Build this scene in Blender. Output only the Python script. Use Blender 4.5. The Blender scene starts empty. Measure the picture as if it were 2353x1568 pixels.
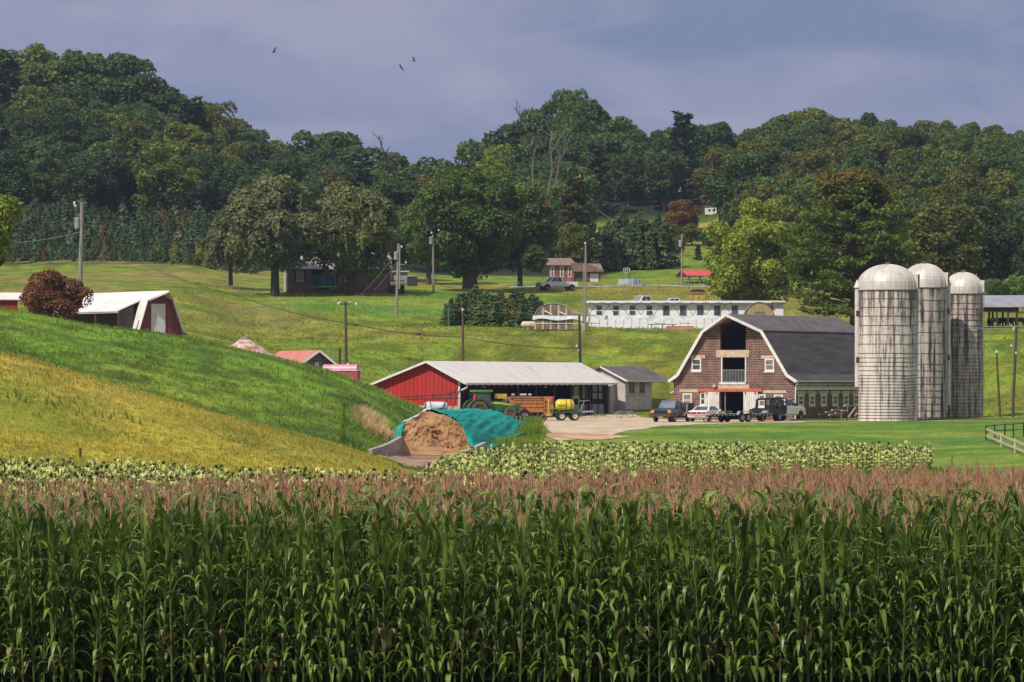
import bpy, math, random
import numpy as np
from mathutils import Vector, Matrix
R = math.radians
scene = bpy.context.scene
COL = scene.collection

# ------------------------------------------------------------------ camera
F = 9804.0          # focal length measured in pixels of a 2353 px wide frame (150 mm lens)
CZ = 3.5            # eye height above the farm yard
HV = 880.0          # row of the horizon
cam_d = bpy.data.cameras.new('camera')
cam = bpy.data.objects.new('camera', cam_d); COL.objects.link(cam)
cam.location = (0, 0, CZ); cam.rotation_euler = (R(90), 0, 0)
cam_d.lens = 150; cam_d.sensor_width = 36
cam_d.shift_y = 96.0/2353
cam_d.clip_start = 1; cam_d.clip_end = 12000
scene.camera = cam

# ------------------------------------------------------------------ sky and sun
SUN_AZ = 40      # degrees the sun stands to the left of straight behind the camera
SUN_EL = 48
w = bpy.data.worlds.new('World'); scene.world = w; w.use_nodes = True
nt = w.node_tree; N = nt.nodes; L = nt.links
for n in list(N): N.remove(n)
out = N.new('ShaderNodeOutputWorld'); bg = N.new('ShaderNodeBackground')
sky = N.new('ShaderNodeTexSky'); sky.sky_type = 'NISHITA'; sky.sun_disc = False
sky.sun_elevation = R(SUN_EL)
sdx, sdy = -math.sin(R(SUN_AZ)), -math.cos(R(SUN_AZ))
sky.sun_rotation = math.atan2(sdx, sdy) % (2*math.pi)
sky.altitude = 600; sky.dust_density = 1.0
# far cloud bank: soft blue-violet stratus, thinning towards the zenith
tc = N.new('ShaderNodeTexCoord'); mp = N.new('ShaderNodeMapping'); mp.inputs['Scale'].default_value = (9, 9, 26)
L.new(tc.outputs['Generated'], mp.inputs['Vector'])
nz = N.new('ShaderNodeTexNoise'); nz.inputs['Scale'].default_value = 1.6; nz.inputs['Detail'].default_value = 7; nz.inputs['Roughness'].default_value = .52
nz.inputs['Distortion'].default_value = .5
L.new(mp.outputs['Vector'], nz.inputs['Vector'])
cr = N.new('ShaderNodeValToRGB')
cr.color_ramp.elements[0].position = .38; cr.color_ramp.elements[0].color = (1.90, 2.42, 3.98, 1)
cr.color_ramp.elements[1].position = .64; cr.color_ramp.elements[1].color = (3.35, 3.48, 4.85, 1)
L.new(nz.outputs['Fac'], cr.inputs['Fac'])
sep = N.new('ShaderNodeSeparateXYZ'); L.new(tc.outputs['Generated'], sep.inputs[0])
mr = N.new('ShaderNodeMapRange'); mr.inputs['From Min'].default_value = .10; mr.inputs['From Max'].default_value = .45
mr.inputs['To Min'].default_value = 1; mr.inputs['To Max'].default_value = 0.35
L.new(sep.outputs['Z'], mr.inputs['Value'])
mx = N.new('ShaderNodeMix'); mx.data_type = 'RGBA'
L.new(mr.outputs['Result'], mx.inputs['Factor']); L.new(sky.outputs[0], mx.inputs['A']); L.new(cr.outputs[0], mx.inputs['B'])
# bright cloud tone added higher up, out of the frame, to fill the shade
mr3 = N.new('ShaderNodeMapRange'); mr3.inputs['From Min'].default_value = .22; mr3.inputs['From Max'].default_value = .5; L.new(sep.outputs['Z'], mr3.inputs['Value'])
cu = N.new('ShaderNodeMath'); cu.operation = 'MULTIPLY'; cu.inputs[1].default_value = .75; L.new(mr3.outputs['Result'], cu.inputs[0])
mx2 = N.new('ShaderNodeMix'); mx2.data_type = 'RGBA'; L.new(cu.outputs[0], mx2.inputs['Factor']); L.new(mx.outputs['Result'], mx2.inputs['A']); mx2.inputs['B'].default_value = (4.8, 4.7, 5.9, 1)
L.new(mx2.outputs['Result'], bg.inputs[0]); bg.inputs[1].default_value = .110
L.new(bg.outputs[0], out.inputs[0])

sd = bpy.data.lights.new('sun', 'SUN'); sd.energy = 4.3; sd.angle = R(.5); sd.color = (1, .95, .87)
sun = bpy.data.objects.new('sun', sd); COL.objects.link(sun)
tosun = Vector((sdx*math.cos(R(SUN_EL)), sdy*math.cos(R(SUN_EL)), math.sin(R(SUN_EL))))
sun.rotation_euler = tosun.to_track_quat('Z', 'Y').to_euler(); sun.location = (-100, 0, 200)
scene.view_settings.view_transform = 'Standard'; scene.view_settings.look = 'None'
scene.view_settings.exposure = -0.08; scene.view_settings.gamma = 1
scene.render.engine = 'CYCLES'
scene.cycles.max_bounces = 5; scene.cycles.diffuse_bounces = 2; scene.cycles.transmission_bounces = 3
scene.cycles.transparent_max_bounces = 6

# ------------------------------------------------------------------ pixel <-> place
def P(u, v, D): return Vector(((u-1176.5)/F*D, D, CZ-(v-HV)/F*D))
def X(u, D): return (u-1176.5)/F*D
def Z(v, D): return CZ-(v-HV)/F*D
class Frame:
    """local frame of a thing: origin o, x axis turned by yaw degrees"""
    def __init__(s, o, yaw):
        s.o = Vector(o); s.yaw = R(yaw)
        s.ax = Vector((math.cos(s.yaw), math.sin(s.yaw), 0)); s.ay = Vector((-math.sin(s.yaw), math.cos(s.yaw), 0))
    def loc(s, p):
        d = Vector(p)-s.o; return Vector((d.dot(s.ax), d.dot(s.ay), d.z))
    def hit(s, u, v, n, c):
        r = Vector(((u-1176.5)/F, 1, -(v-HV)/F)); o = Vector((0, 0, CZ))
        t = (c-(o-s.o).dot(n))/r.dot(n); return s.loc(o+r*t)
    def fy(s, u, v, c=0): q = s.hit(u, v, s.ay, c); return q.x, q.z
    def fx(s, u, v, c=0): q = s.hit(u, v, s.ax, c); return q.y, q.z

# ------------------------------------------------------------------ materials
MATS = {}
def newmat(name):
    m = bpy.data.materials.new(name); m.use_nodes = True; MATS[name] = m
    return m, m.node_tree.nodes, m.node_tree.links, m.node_tree.nodes['Principled BSDF']
def c4(c): return (c[0], c[1], c[2], 1)
def mat(name, c1, c2=None, sc=3, st=(1, 1, 1), rough=.7, bump=0, metal=0, lo=.35, hi=.65, detail=4, c3=None, tint=False, spec=.4, bsc=None):
    """plain surface: two or three tones mixed by noise, optional bump"""
    m, N, L, b = newmat(name)
    b.inputs['Roughness'].default_value = rough; b.inputs['Metallic'].default_value = metal
    b.inputs['Specular IOR Level'].default_value = spec
    c2 = c2 or tuple(x*.82 for x in c1)
    t = N.new('ShaderNodeTexCoord'); mp = N.new('ShaderNodeMapping'); mp.inputs['Scale'].default_value = st
    L.new(t.outputs['Object'], mp.inputs[0])
    n = N.new('ShaderNodeTexNoise'); n.inputs['Scale'].default_value = sc; n.inputs['Detail'].default_value = detail
    L.new(mp.outputs[0], n.inputs[0])
    r = N.new('ShaderNodeValToRGB'); L.new(n.outputs['Fac'], r.inputs[0])
    e = r.color_ramp.elements; e[0].position = lo; e[0].color = c4(c1); e[1].position = hi; e[1].color = c4(c2)
    if c3: q = e.new((lo+hi)/2); q.color = c4(c3)
    o = r.outputs[0]
    if tint:
        oi = N.new('ShaderNodeObjectInfo'); mm = N.new('ShaderNodeMix'); mm.data_type = 'RGBA'; mm.blend_type = 'MULTIPLY'; mm.inputs[0].default_value = 1
        L.new(o, mm.inputs['A']); L.new(oi.outputs['Color'], mm.inputs['B']); o = mm.outputs['Result']
    L.new(o, b.inputs['Base Color'])
    if bump:
        bp = N.new('ShaderNodeBump'); bp.inputs['Strength'].default_value = bump; bp.inputs['Distance'].default_value = .05
        if bsc:
            n2 = N.new('ShaderNodeTexNoise'); n2.inputs['Scale'].default_value = bsc; n2.inputs['Detail'].default_value = 3
            L.new(mp.outputs[0], n2.inputs[0]); L.new(n2.outputs['Fac'], bp.inputs['Height'])
        else: L.new(n.outputs['Fac'], bp.inputs['Height'])
        L.new(bp.outputs[0], b.inputs['Normal'])
    return m
def leafmat(name, dark, light, trans=.35, rough=.55, spec=.3, clump=.45, big=.2):
    """foliage: each leaf its own tone, clumps of tone, tinted by the object's colour, light passing through"""
    m, N, L, b = newmat(name)
    N.remove(b); outn = N['Material Output']
    g = N.new('ShaderNodeNewGeometry'); oi = N.new('ShaderNodeObjectInfo')
    t = N.new('ShaderNodeTexCoord'); n = N.new('ShaderNodeTexNoise'); n.inputs['Scale'].default_value = clump; n.inputs['Detail'].default_value = 2
    L.new(t.outputs['Object'], n.inputs[0])
    ad = N.new('ShaderNodeMath'); ad.operation = 'MULTIPLY_ADD'; ad.inputs[1].default_value = .55
    sb = N.new('ShaderNodeMath'); sb.operation = 'MULTIPLY_ADD'; sb.inputs[1].default_value = 1.6; sb.inputs[2].default_value = -.55
    L.new(n.outputs['Fac'], sb.inputs[0]); L.new(g.outputs['Random Per Island'], ad.inputs[0]); L.new(sb.outputs[0], ad.inputs[2])
    r = N.new('ShaderNodeMix'); r.data_type = 'RGBA'; r.clamp_factor = True
    r.inputs['A'].default_value = c4(dark); r.inputs['B'].default_value = c4(light); L.new(ad.outputs[0], r.inputs['Factor'])
    mm = N.new('ShaderNodeMix'); mm.data_type = 'RGBA'; mm.blend_type = 'MULTIPLY'; mm.inputs[0].default_value = 1
    L.new(r.outputs['Result'], mm.inputs['A']); L.new(oi.outputs['Color'], mm.inputs['B'])
    p = N.new('ShaderNodeBsdfPrincipled'); p.inputs['Roughness'].default_value = rough; p.inputs['Specular IOR Level'].default_value = spec
    L.new(mm.outputs['Result'], p.inputs['Base Color'])
    tr = N.new('ShaderNodeBsdfTranslucent'); L.new(mm.outputs['Result'], tr.inputs[0])
    ms = N.new('ShaderNodeMixShader'); ms.inputs[0].default_value = trans
    L.new(p.outputs[0], ms.inputs[1]); L.new(tr.outputs[0], ms.inputs[2]); L.new(ms.outputs[0], outn.inputs[0])
    return m
def brickmat(name, a, b2, mortar, axis='x', bw=.3, rh=.13, ms=.022, bias=0):
    m, N, L, b = newmat(name); b.inputs['Roughness'].default_value = .9; b.inputs['Specular IOR Level'].default_value = .2
    t = N.new('ShaderNodeTexCoord'); s = N.new('ShaderNodeSeparateXYZ'); c = N.new('ShaderNodeCombineXYZ')
    L.new(t.outputs['Object'], s.inputs[0]); L.new(s.outputs['X' if axis == 'x' else 'Y'], c.inputs[0]); L.new(s.outputs['Z'], c.inputs[1])
    k = N.new('ShaderNodeTexBrick'); k.inputs['Scale'].default_value = 1; k.inputs['Brick Width'].default_value = bw; k.inputs['Row Height'].default_value = rh
    k.inputs['Mortar Size'].default_value = ms; k.inputs['Color1'].default_value = c4(a); k.inputs['Color2'].default_value = c4(b2); k.inputs['Mortar'].default_value = c4(mortar)
    k.inputs['Bias'].default_value = bias
    L.new(c.outputs[0], k.inputs[0])
    n = N.new('ShaderNodeTexNoise'); n.inputs['Scale'].default_value = 1.1; n.inputs['Detail'].default_value = 6; L.new(t.outputs['Object'], n.inputs[0])
    mr = N.new('ShaderNodeMapRange'); mr.inputs['From Min'].default_value = .3; mr.inputs['From Max'].default_value = .7; mr.inputs['To Min'].default_value = .68; mr.inputs['To Max'].default_value = 1.25
    L.new(n.outputs['Fac'], mr.inputs[0])
    mm = N.new('ShaderNodeVectorMath'); mm.operation = 'SCALE'; L.new(k.outputs[0], mm.inputs[0]); L.new(mr.outputs[0], mm.inputs['Scale'])
    L.new(mm.outputs[0], b.inputs['Base Color'])
    return m
def ribmat(name, c1, c2, axis='X', period=.3, rough=.5, metal=0, depth=.5, stain=None, stst=(1, 1, .15)):
    """ribbed sheet or boards: dark seam lines every period metres, stained by noise"""
    m, N, L, b = newmat(name); b.inputs['Roughness'].default_value = rough; b.inputs['Metallic'].default_value = metal; b.inputs['Specular IOR Level'].default_value = .3
    t = N.new('ShaderNodeTexCoord'); s = N.new('ShaderNodeSeparateXYZ'); L.new(t.outputs['Object'], s.inputs[0])
    a = N.new('ShaderNodeMath'); a.operation = 'DIVIDE'; a.inputs[1].default_value = period; L.new(s.outputs[axis], a.inputs[0])
    f = N.new('ShaderNodeMath'); f.operation = 'FRACT'; L.new(a.outputs[0], f.inputs[0])
    g = N.new('ShaderNodeMath'); g.operation = 'LESS_THAN'; g.inputs[1].default_value = .22; L.new(f.outputs[0], g.inputs[0])
    mp = N.new('ShaderNodeMapping'); mp.inputs['Scale'].default_value = stst; L.new(t.outputs['Object'], mp.inputs[0])
    n = N.new('ShaderNodeTexNoise'); n.inputs['Scale'].default_value = 1.6; n.inputs['Detail'].default_value = 6; L.new(mp.outputs[0], n.inputs[0])
    r = N.new('ShaderNodeValToRGB'); e = r.color_ramp.elements; e[0].position = .36; e[0].color = c4(stain or c2); e[1].position = .6; e[1].color = c4(c1)
    L.new(n.outputs['Fac'], r.inputs[0])
    mm = N.new('ShaderNodeMix'); mm.data_type = 'RGBA'; mm.inputs['B'].default_value = c4(c2); L.new(r.outputs[0], mm.inputs['A'])
    q = N.new('ShaderNodeMath'); q.operation = 'MULTIPLY'; q.inputs[1].default_value = depth; L.new(g.outputs[0], q.inputs[0]); L.new(q.outputs[0], mm.inputs[0])
    L.new(mm.outputs['Result'], b.inputs['Base Color'])
    return m

# ------------------------------------------------------------------ mesh collector
class MB:
    def __init__(s): s.v = []; s.f = []
    def add(s, vs, fs):
        k = len(s.v); s.v += [tuple(p) for p in vs]; s.f += [tuple(i+k for i in f) for f in fs]; return s
    def box(s, x0, x1, y0, y1, z0, z1):
        return s.add([(x0,y0,z0),(x1,y0,z0),(x1,y1,z0),(x0,y1,z0),(x0,y0,z1),(x1,y0,z1),(x1,y1,z1),(x0,y1,z1)],
                     [(3,2,1,0),(4,5,6,7),(0,1,5,4),(1,2,6,5),(2,3,7,6),(3,0,4,7)])
    def prism(s, poly, y0, y1, ax='y'):
        """polygon given as (a,z) pushed along y (or x)"""
        n = len(poly)
        f = (lambda a, z, y: (a, y, z)) if ax == 'y' else ((lambda a, z, y: (y, a, z)) if ax == 'x' else (lambda a, z, y: (a, z, y)))
        vs = [f(a, z, y0) for a, z in poly]+[f(a, z, y1) for a, z in poly]
        return s.add(vs, [tuple(range(n)), tuple(reversed(range(n, 2*n)))]+[(i, i+n, (i+1) % n+n, (i+1) % n) for i in range(n)])
    def slab(s, path, y0, y1, t, ax='y'):
        """an open polyline of (a,z), given thickness t downwards, pushed along y"""
        low = [(a, z-t) for a, z in path]
        for i in range(len(path)-1):
            s.prism([path[i], path[i+1], low[i+1], low[i]], y0, y1, ax)
        return s
    def tube(s, pts, rad, n=6, caps=True):
        pts = [Vector(p) for p in pts]; rad = rad if hasattr(rad, '__len__') else [rad]*len(pts)
        k = len(s.v); up = Vector((0, 0, 1))
        for i, p in enumerate(pts):
            d = (pts[min(i+1, len(pts)-1)]-pts[max(i-1, 0)])
            if d.length < 1e-9: d = up.copy()
            d.normalize(); a = d.cross(Vector((0, 1, 0)) if abs(d.y) < .8 else Vector((1, 0, 0))).normalized(); b = d.cross(a)
            for j in range(n):
                t = 2*math.pi*j/n; s.v.append(tuple(p+a*(rad[i]*math.cos(t))+b*(rad[i]*math.sin(t))))
        for i in range(len(pts)-1):
            for j in range(n): s.f.append((k+i*n+j, k+i*n+(j+1) % n, k+(i+1)*n+(j+1) % n, k+(i+1)*n+j))
        if caps: s.f.append(tuple(k+j for j in reversed(range(n)))); s.f.append(tuple(k+(len(pts)-1)*n+j for j in range(n)))
        return s
    def lathe(s, prof, n=24, axis='z', o=(0, 0, 0), a0=0, a1=2*math.pi):
        """profile of (r,h) turned about an axis through o"""
        full = abs(a1-a0-2*math.pi) < 1e-6; m = n if full else n+1; k = len(s.v)
        for r, h in prof:
            for j in range(m):
                t = a0+(a1-a0)*j/n; c, d = r*math.cos(t), r*math.sin(t)
                p = (c, d, h) if axis == 'z' else ((h, c, d) if axis == 'x' else (c, h, d))
                s.v.append((p[0]+o[0], p[1]+o[1], p[2]+o[2]))
        for i in range(len(prof)-1):
            for j in range(n): s.f.append((k+i*m+j, k+i*m+(j+1) % m, k+(i+1)*m+(j+1) % m, k+(i+1)*m+j))
        return s
    def quad(s, a, b, c, d): return s.add([a, b, c, d], [(0, 1, 2, 3)])
    def make(s, name, m, parent=None, loc=None, smooth=False, bevel=0, bseg=2):
        me = bpy.data.meshes.new(name); me.from_pydata(s.v, [], s.f); me.validate(); me.update()
        o = bpy.data.objects.new(name, me); COL.objects.link(o)
        if m is not None: me.materials.append(m if not isinstance(m, str) else MATS[m])
        if smooth: me.polygons.foreach_set('use_smooth', [True]*len(me.polygons))
        if parent is not None: o.parent = parent
        if loc is not None: o.location = loc
        if bevel:
            bv = o.modifiers.new('bevel', 'BEVEL'); bv.width = bevel; bv.segments = bseg; bv.limit_method = 'ANGLE'; bv.angle_limit = R(40)
        return o
def npmesh(name, V, Fq, m, parent=None, mats=None, midx=None, smooth=False):
    """mesh straight from arrays; Fq is (n,3) or (n,4)"""
    me = bpy.data.meshes.new(name); k = Fq.shape[1]
    me.vertices.add(len(V)); me.vertices.foreach_set('co', np.ascontiguousarray(V, dtype=np.float32).ravel())
    me.loops.add(Fq.size); me.loops.foreach_set('vertex_index', np.ascontiguousarray(Fq, dtype=np.int32).ravel())
    me.polygons.add(len(Fq)); me.polygons.foreach_set('loop_start', np.arange(0, Fq.size, k, dtype=np.int32))
    try: me.polygons.foreach_set('loop_total', np.full(len(Fq), k, dtype=np.int32))
    except Exception: pass
    for q in (mats or [m]): me.materials.append(MATS[q] if isinstance(q, str) else q)
    if midx is not None: me.polygons.foreach_set('material_index', midx.astype(np.int32))
    if smooth: me.polygons.foreach_set('use_smooth', np.ones(len(Fq), dtype=bool))
    me.update(calc_edges=True)
    o = bpy.data.objects.new(name, me); COL.objects.link(o)
    if parent is not None: o.parent = parent
    return o
def tag(o, label=None, cat=None, group=None, kind=None):
    if label: o['label'] = label
    if cat: o['category'] = cat
    if group: o['group'] = group
    if kind: o['kind'] = kind
    return o
def empty(name, loc, yaw=0, label=None, cat=None, group=None):
    o = bpy.data.objects.new(name, None); COL.objects.link(o); o.location = loc; o.rotation_euler = (0, 0, R(yaw)); o.empty_display_size = .3
    return tag(o, label, cat, group)
def copy_tree(o, parent=None):
    c = o.copy(); COL.objects.link(c); c.parent = parent
    for ch in o.children: copy_tree(ch, c)
    return c
def setcol(o, c):
    o.color = c4(c)
    for ch in o.children: setcol(ch, c)
# ------------------------------------------------------------------ material library
mat('soil', (.07, .05, .03), (.12, .09, .05), sc=2)
mat('white_metal', (.80, .76, .68), (.66, .61, .54), sc=1.2, st=(1, 3, 1), rough=.45, lo=.4, hi=.75)
mat('white_paint', (.78, .75, .70), (.62, .58, .52), sc=2.5, rough=.55, lo=.45, hi=.8)
mat('white_siding', (.90, .87, .90), (.76, .73, .76), sc=2.5, st=(1, 1, 3), rough=.55, lo=.4, hi=.8)
mat('aged_white', (.66, .60, .52), (.38, .31, .25), sc=3, rough=.7, lo=.45, hi=.8)
mat('cream_stone', (.62, .50, .34), (.44, .33, .21), sc=2.5, rough=.8)
ribmat('red_boards', (.50, .035, .03), (.22, .012, .012), period=.42, stain=(.42, .035, .028), depth=.7)
ribmat('red_wood', (.30, .05, .04), (.13, .025, .02), period=.28, stain=(.16, .05, .045), depth=.6, stst=(3, 3, .3))
mat('shed_roof', (.80, .74, .64), (.52, .45, .37), sc=1.1, st=(2.5, .35, 1), rough=.5, lo=.42, hi=.72, c3=(.76, .69, .60))
ribmat('white_roof', (.84, .78, .74), (.62, .56, .50), period=.4, axis='Y', depth=.25, stain=(.70, .64, .58), stst=(1, .3, 1))
mat('shingle', (.058, .052, .050), (.125, .112, .108), sc=1.2, st=(3, .25, 1), rough=.9, lo=.35, hi=.8, bump=.3)
mat('shingle_upper', (.10, .085, .080), (.16, .135, .128), sc=.9, rough=.9)
mat('brown_roof', (.20, .13, .10), (.28, .19, .15), sc=2, rough=.9)
mat('grey_metal', (.34, .33, .35), (.25, .245, .26), sc=1, rough=.5)
ribmat('house_roof', (.52, .46, .46), (.34, .30, .31), period=.45, depth=.5)
brickmat('barn_brick', (.050, .024, .024), (.16, .062, .050), (.44, .32, .25), 'x', bw=.40, rh=.155, ms=.019)
brickmat('barn_brick_side', (.050, .024, .024), (.14, .058, .048), (.36, .27, .22), 'y', bw=.40, rh=.155, ms=.019)
brickmat('house_brick', (.24, .13, .085), (.32, .19, .13), (.34, .25, .19), 'x', bw=.25, rh=.09, ms=.01)
brickmat('red_brick', (.26, .06, .055), (.34, .09, .08), (.40, .22, .20), 'x', bw=.25, rh=.09, ms=.01)
brickmat('block_dark', (.11, .075, .07), (.17, .12, .11), (.32, .26, .22), 'x', bw=.4, rh=.2, ms=.03)
mat('stucco', (.60, .52, .48), (.48, .40, .36), sc=1.3, rough=.9, bump=.15)
mat('stucco_stain', (.30, .26, .24), (.14, .12, .11), sc=2.5, rough=.9)
mat('concrete', (.46, .40, .34), (.30, .25, .21), sc=1.6, rough=.9, bump=.2)
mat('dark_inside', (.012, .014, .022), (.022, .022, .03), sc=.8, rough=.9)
mat('dark_wood', (.035, .026, .022), (.07, .05, .04), sc=3, st=(4, 4, .5), rough=.85)
mat('old_wood', (.26, .19, .13), (.14, .095, .065), sc=3, st=(5, 5, .4), rough=.85)
mat('pale_wood', (.66, .53, .38), (.46, .35, .25), sc=3, st=(3, 3, .6), rough=.8)
mat('pole_grey', (.34, .30, .25), (.22, .19, .15), sc=2, st=(6, 6, .3), rough=.85)
mat('pole_brown', (.14, .075, .045), (.075, .042, .028), sc=2, st=(6, 6, .3), rough=.85)
mat('pole_dark', (.035, .026, .02), (.06, .045, .035), sc=2, st=(6, 6, .3), rough=.85)
mat('glass', (.035, .045, .055), (.10, .12, .13), sc=.9, rough=.12, spec=.8)
mat('pale_glass', (.30, .25, .24), (.16, .14, .14), sc=2.5, rough=.2, spec=.6)
mat('translucent_panel', (.26, .25, .22), (.16, .16, .15), sc=2, st=(6, 1, .3), rough=.5)
mat('galv', (.42, .42, .42), (.30, .30, .30), sc=2, rough=.4, metal=.3)
mat('wire', (.035, .035, .035), rough=.6)
mat('wire_pale', (.30, .30, .27), rough=.6)
mat('red_roof', (.60, .16, .11), (.52, .30, .24), sc=.8, st=(1, 2.5, 1), rough=.6, lo=.4, hi=.75)
mat('rust_roof', (.62, .50, .42), (.38, .13, .07), sc=1.6, st=(1, 1, .4), rough=.6, lo=.42, hi=.62)
mat('pavilion_red', (.66, .09, .06), (.52, .07, .05), sc=1, rough=.5)
mat('track_red', (.62, .13, .06), (.48, .11, .06), sc=3, rough=.6)
mat('pink_paint', (.72, .32, .38), (.60, .22, .28), sc=2, rough=.4)
mat('pink_deep', (.55, .08, .14), (.42, .06, .10), sc=2, rough=.4)
mat('beige_paint', (.74, .62, .44), (.60, .46, .30), sc=1.5, rough=.4)
mat('green_paint', (.015, .14, .035), (.010, .085, .022), sc=2, rough=.35, spec=.6)
mat('green_roof', (.10, .30, .08), (.06, .20, .05), sc=2, rough=.4)
mat('yellow_paint', (.78, .66, .03), (.62, .50, .03), sc=1.2, rough=.3, spec=.6)
mat('yellow_dull', (.62, .46, .08), (.50, .33, .06), sc=2, rough=.6)
mat('orange_paint', (.58, .25, .08), (.38, .14, .045), sc=2, st=(2, 2, .6), rough=.6, c3=(.52, .21, .065))
mat('orange_mark', (.75, .08, .03), rough=.5)
mat('maroon', (.10, .012, .02), (.06, .01, .015), rough=.5)
mat('black_paint', (.012, .014, .02), (.022, .024, .03), sc=2, rough=.35, spec=.6)
mat('black_matte', (.015, .015, .018), (.03, .03, .03), sc=2, rough=.8)
mat('tyre', (.022, .020, .018), (.06, .048, .038), sc=4, rough=.9)
mat('muddy_tyre', (.16, .11, .07), (.07, .05, .035), sc=6, rough=.9)
mat('rim_pale', (.62, .55, .42), (.45, .38, .28), sc=5, rough=.5)
mat('rim_grey', (.40, .40, .40), (.26, .26, .26), sc=5, rough=.35, metal=.4)
mat('navy_paint', (.018, .026, .055), (.03, .035, .06), sc=2, rough=.3, spec=.7)
mat('brown_dirty', (.09, .055, .04), (.04, .03, .03), sc=3, rough=.6)
mat('white_car', (.84, .82, .80), (.76, .74, .71), sc=1, rough=.25, spec=.6)
mat('silver_car', (.50, .49, .48), (.44, .43, .42), sc=1, rough=.3, spec=.6)
mat('red_lens', (.35, .01, .015), rough=.2, spec=.7)
mat('amber_lens', (.62, .22, .04), (.75, .45, .15), sc=8, rough=.2, spec=.7)
mat('windshield', (.20, .24, .26), (.10, .12, .14), sc=1.2, rough=.12, spec=.8)
mat('deck_wood', (.50, .34, .24), (.36, .24, .16), sc=3, st=(.4, 6, 1), rough=.8)
mat('blue_plastic', (.12, .22, .55), (.08, .15, .40), sc=2, rough=.5)
mat('blue_net', (.02, .03, .07), (.03, .04, .08), sc=2, rough=.9)
mat('green_pad', (.06, .34, .12), (.04, .24, .08), sc=2, rough=.6)
mat('bird_black', (.01, .01, .012), rough=.8)
mat('cow_black', (.012, .012, .015), (.02, .018, .018), sc=3, rough=.8)
mat('tarp', (.0, .36, .27), (.0, .19, .145), sc=1.6, st=(1, 3, 1), rough=.6, spec=.15, lo=.3, hi=.75, bump=.5, bsc=5)
mat('silage', (.43, .25, .11), (.17, .085, .04), sc=1.1, st=(1, 1, 1.8), rough=.95, bump=1.0, lo=.32, hi=.72, c3=(.37, .20, .09), bsc=4)
mat('white_sheet', (.72, .72, .72), (.55, .55, .56), sc=2, rough=.5)
mat('bark', (.10, .075, .055), (.05, .038, .03), sc=3, st=(3, 3, .5), rough=.9)
mat('bark_pale', (.30, .26, .23), (.18, .15, .13), sc=3, st=(3, 3, .5), rough=.9)
mat('bark_dead', (.20, .165, .15), (.12, .10, .09), sc=3, st=(3, 3, .5), rough=.9)
leafmat('leaf', (.034, .058, .013), (.185, .235, .05), trans=.36)
leafmat('leaf_bush', (.055, .035, .012), (.26, .115, .04), trans=.25, clump=.8)
leafmat('needle', (.034, .052, .013), (.13, .165, .048), trans=.12)
leafmat('willow_leaf', (.055, .065, .020), (.27, .275, .105), trans=.25, clump=.35)
leafmat('bright_leaf', (.085, .13, .018), (.46, .52, .09), trans=.35, clump=.5)
leafmat('grass_leaf', (.06, .125, .008), (.26, .36, .028), trans=.35, clump=.12)
leafmat('gold_leaf', (.17, .20, .02), (.52, .43, .055), trans=.3, clump=.12)
leafmat('dry_leaf', (.42, .28, .10), (.70, .52, .26), trans=.3, clump=1)
leafmat('corn_leaf', (.026, .080, .007), (.27, .37, .065), trans=.34, rough=.40, spec=.42, clump=1.2)
leafmat('corn_dry', (.17, .15, .05), (.34, .29, .12), trans=.25, clump=1)
leafmat('tassel', (.36, .18, .085), (.76, .45, .26), trans=.2, clump=1)
leafmat('corn_stalk', (.035, .07, .015), (.09, .14, .035), trans=0, clump=2)
leafmat('corn_ear', (.16, .24, .05), (.30, .36, .10), trans=.1, clump=2)
leafmat('sun_leaf', (.28, .34, .07), (.80, .80, .27), trans=.3, clump=.6)
leafmat('sun_head', (.018, .012, .006), (.07, .05, .015), trans=0, clump=2)
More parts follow.
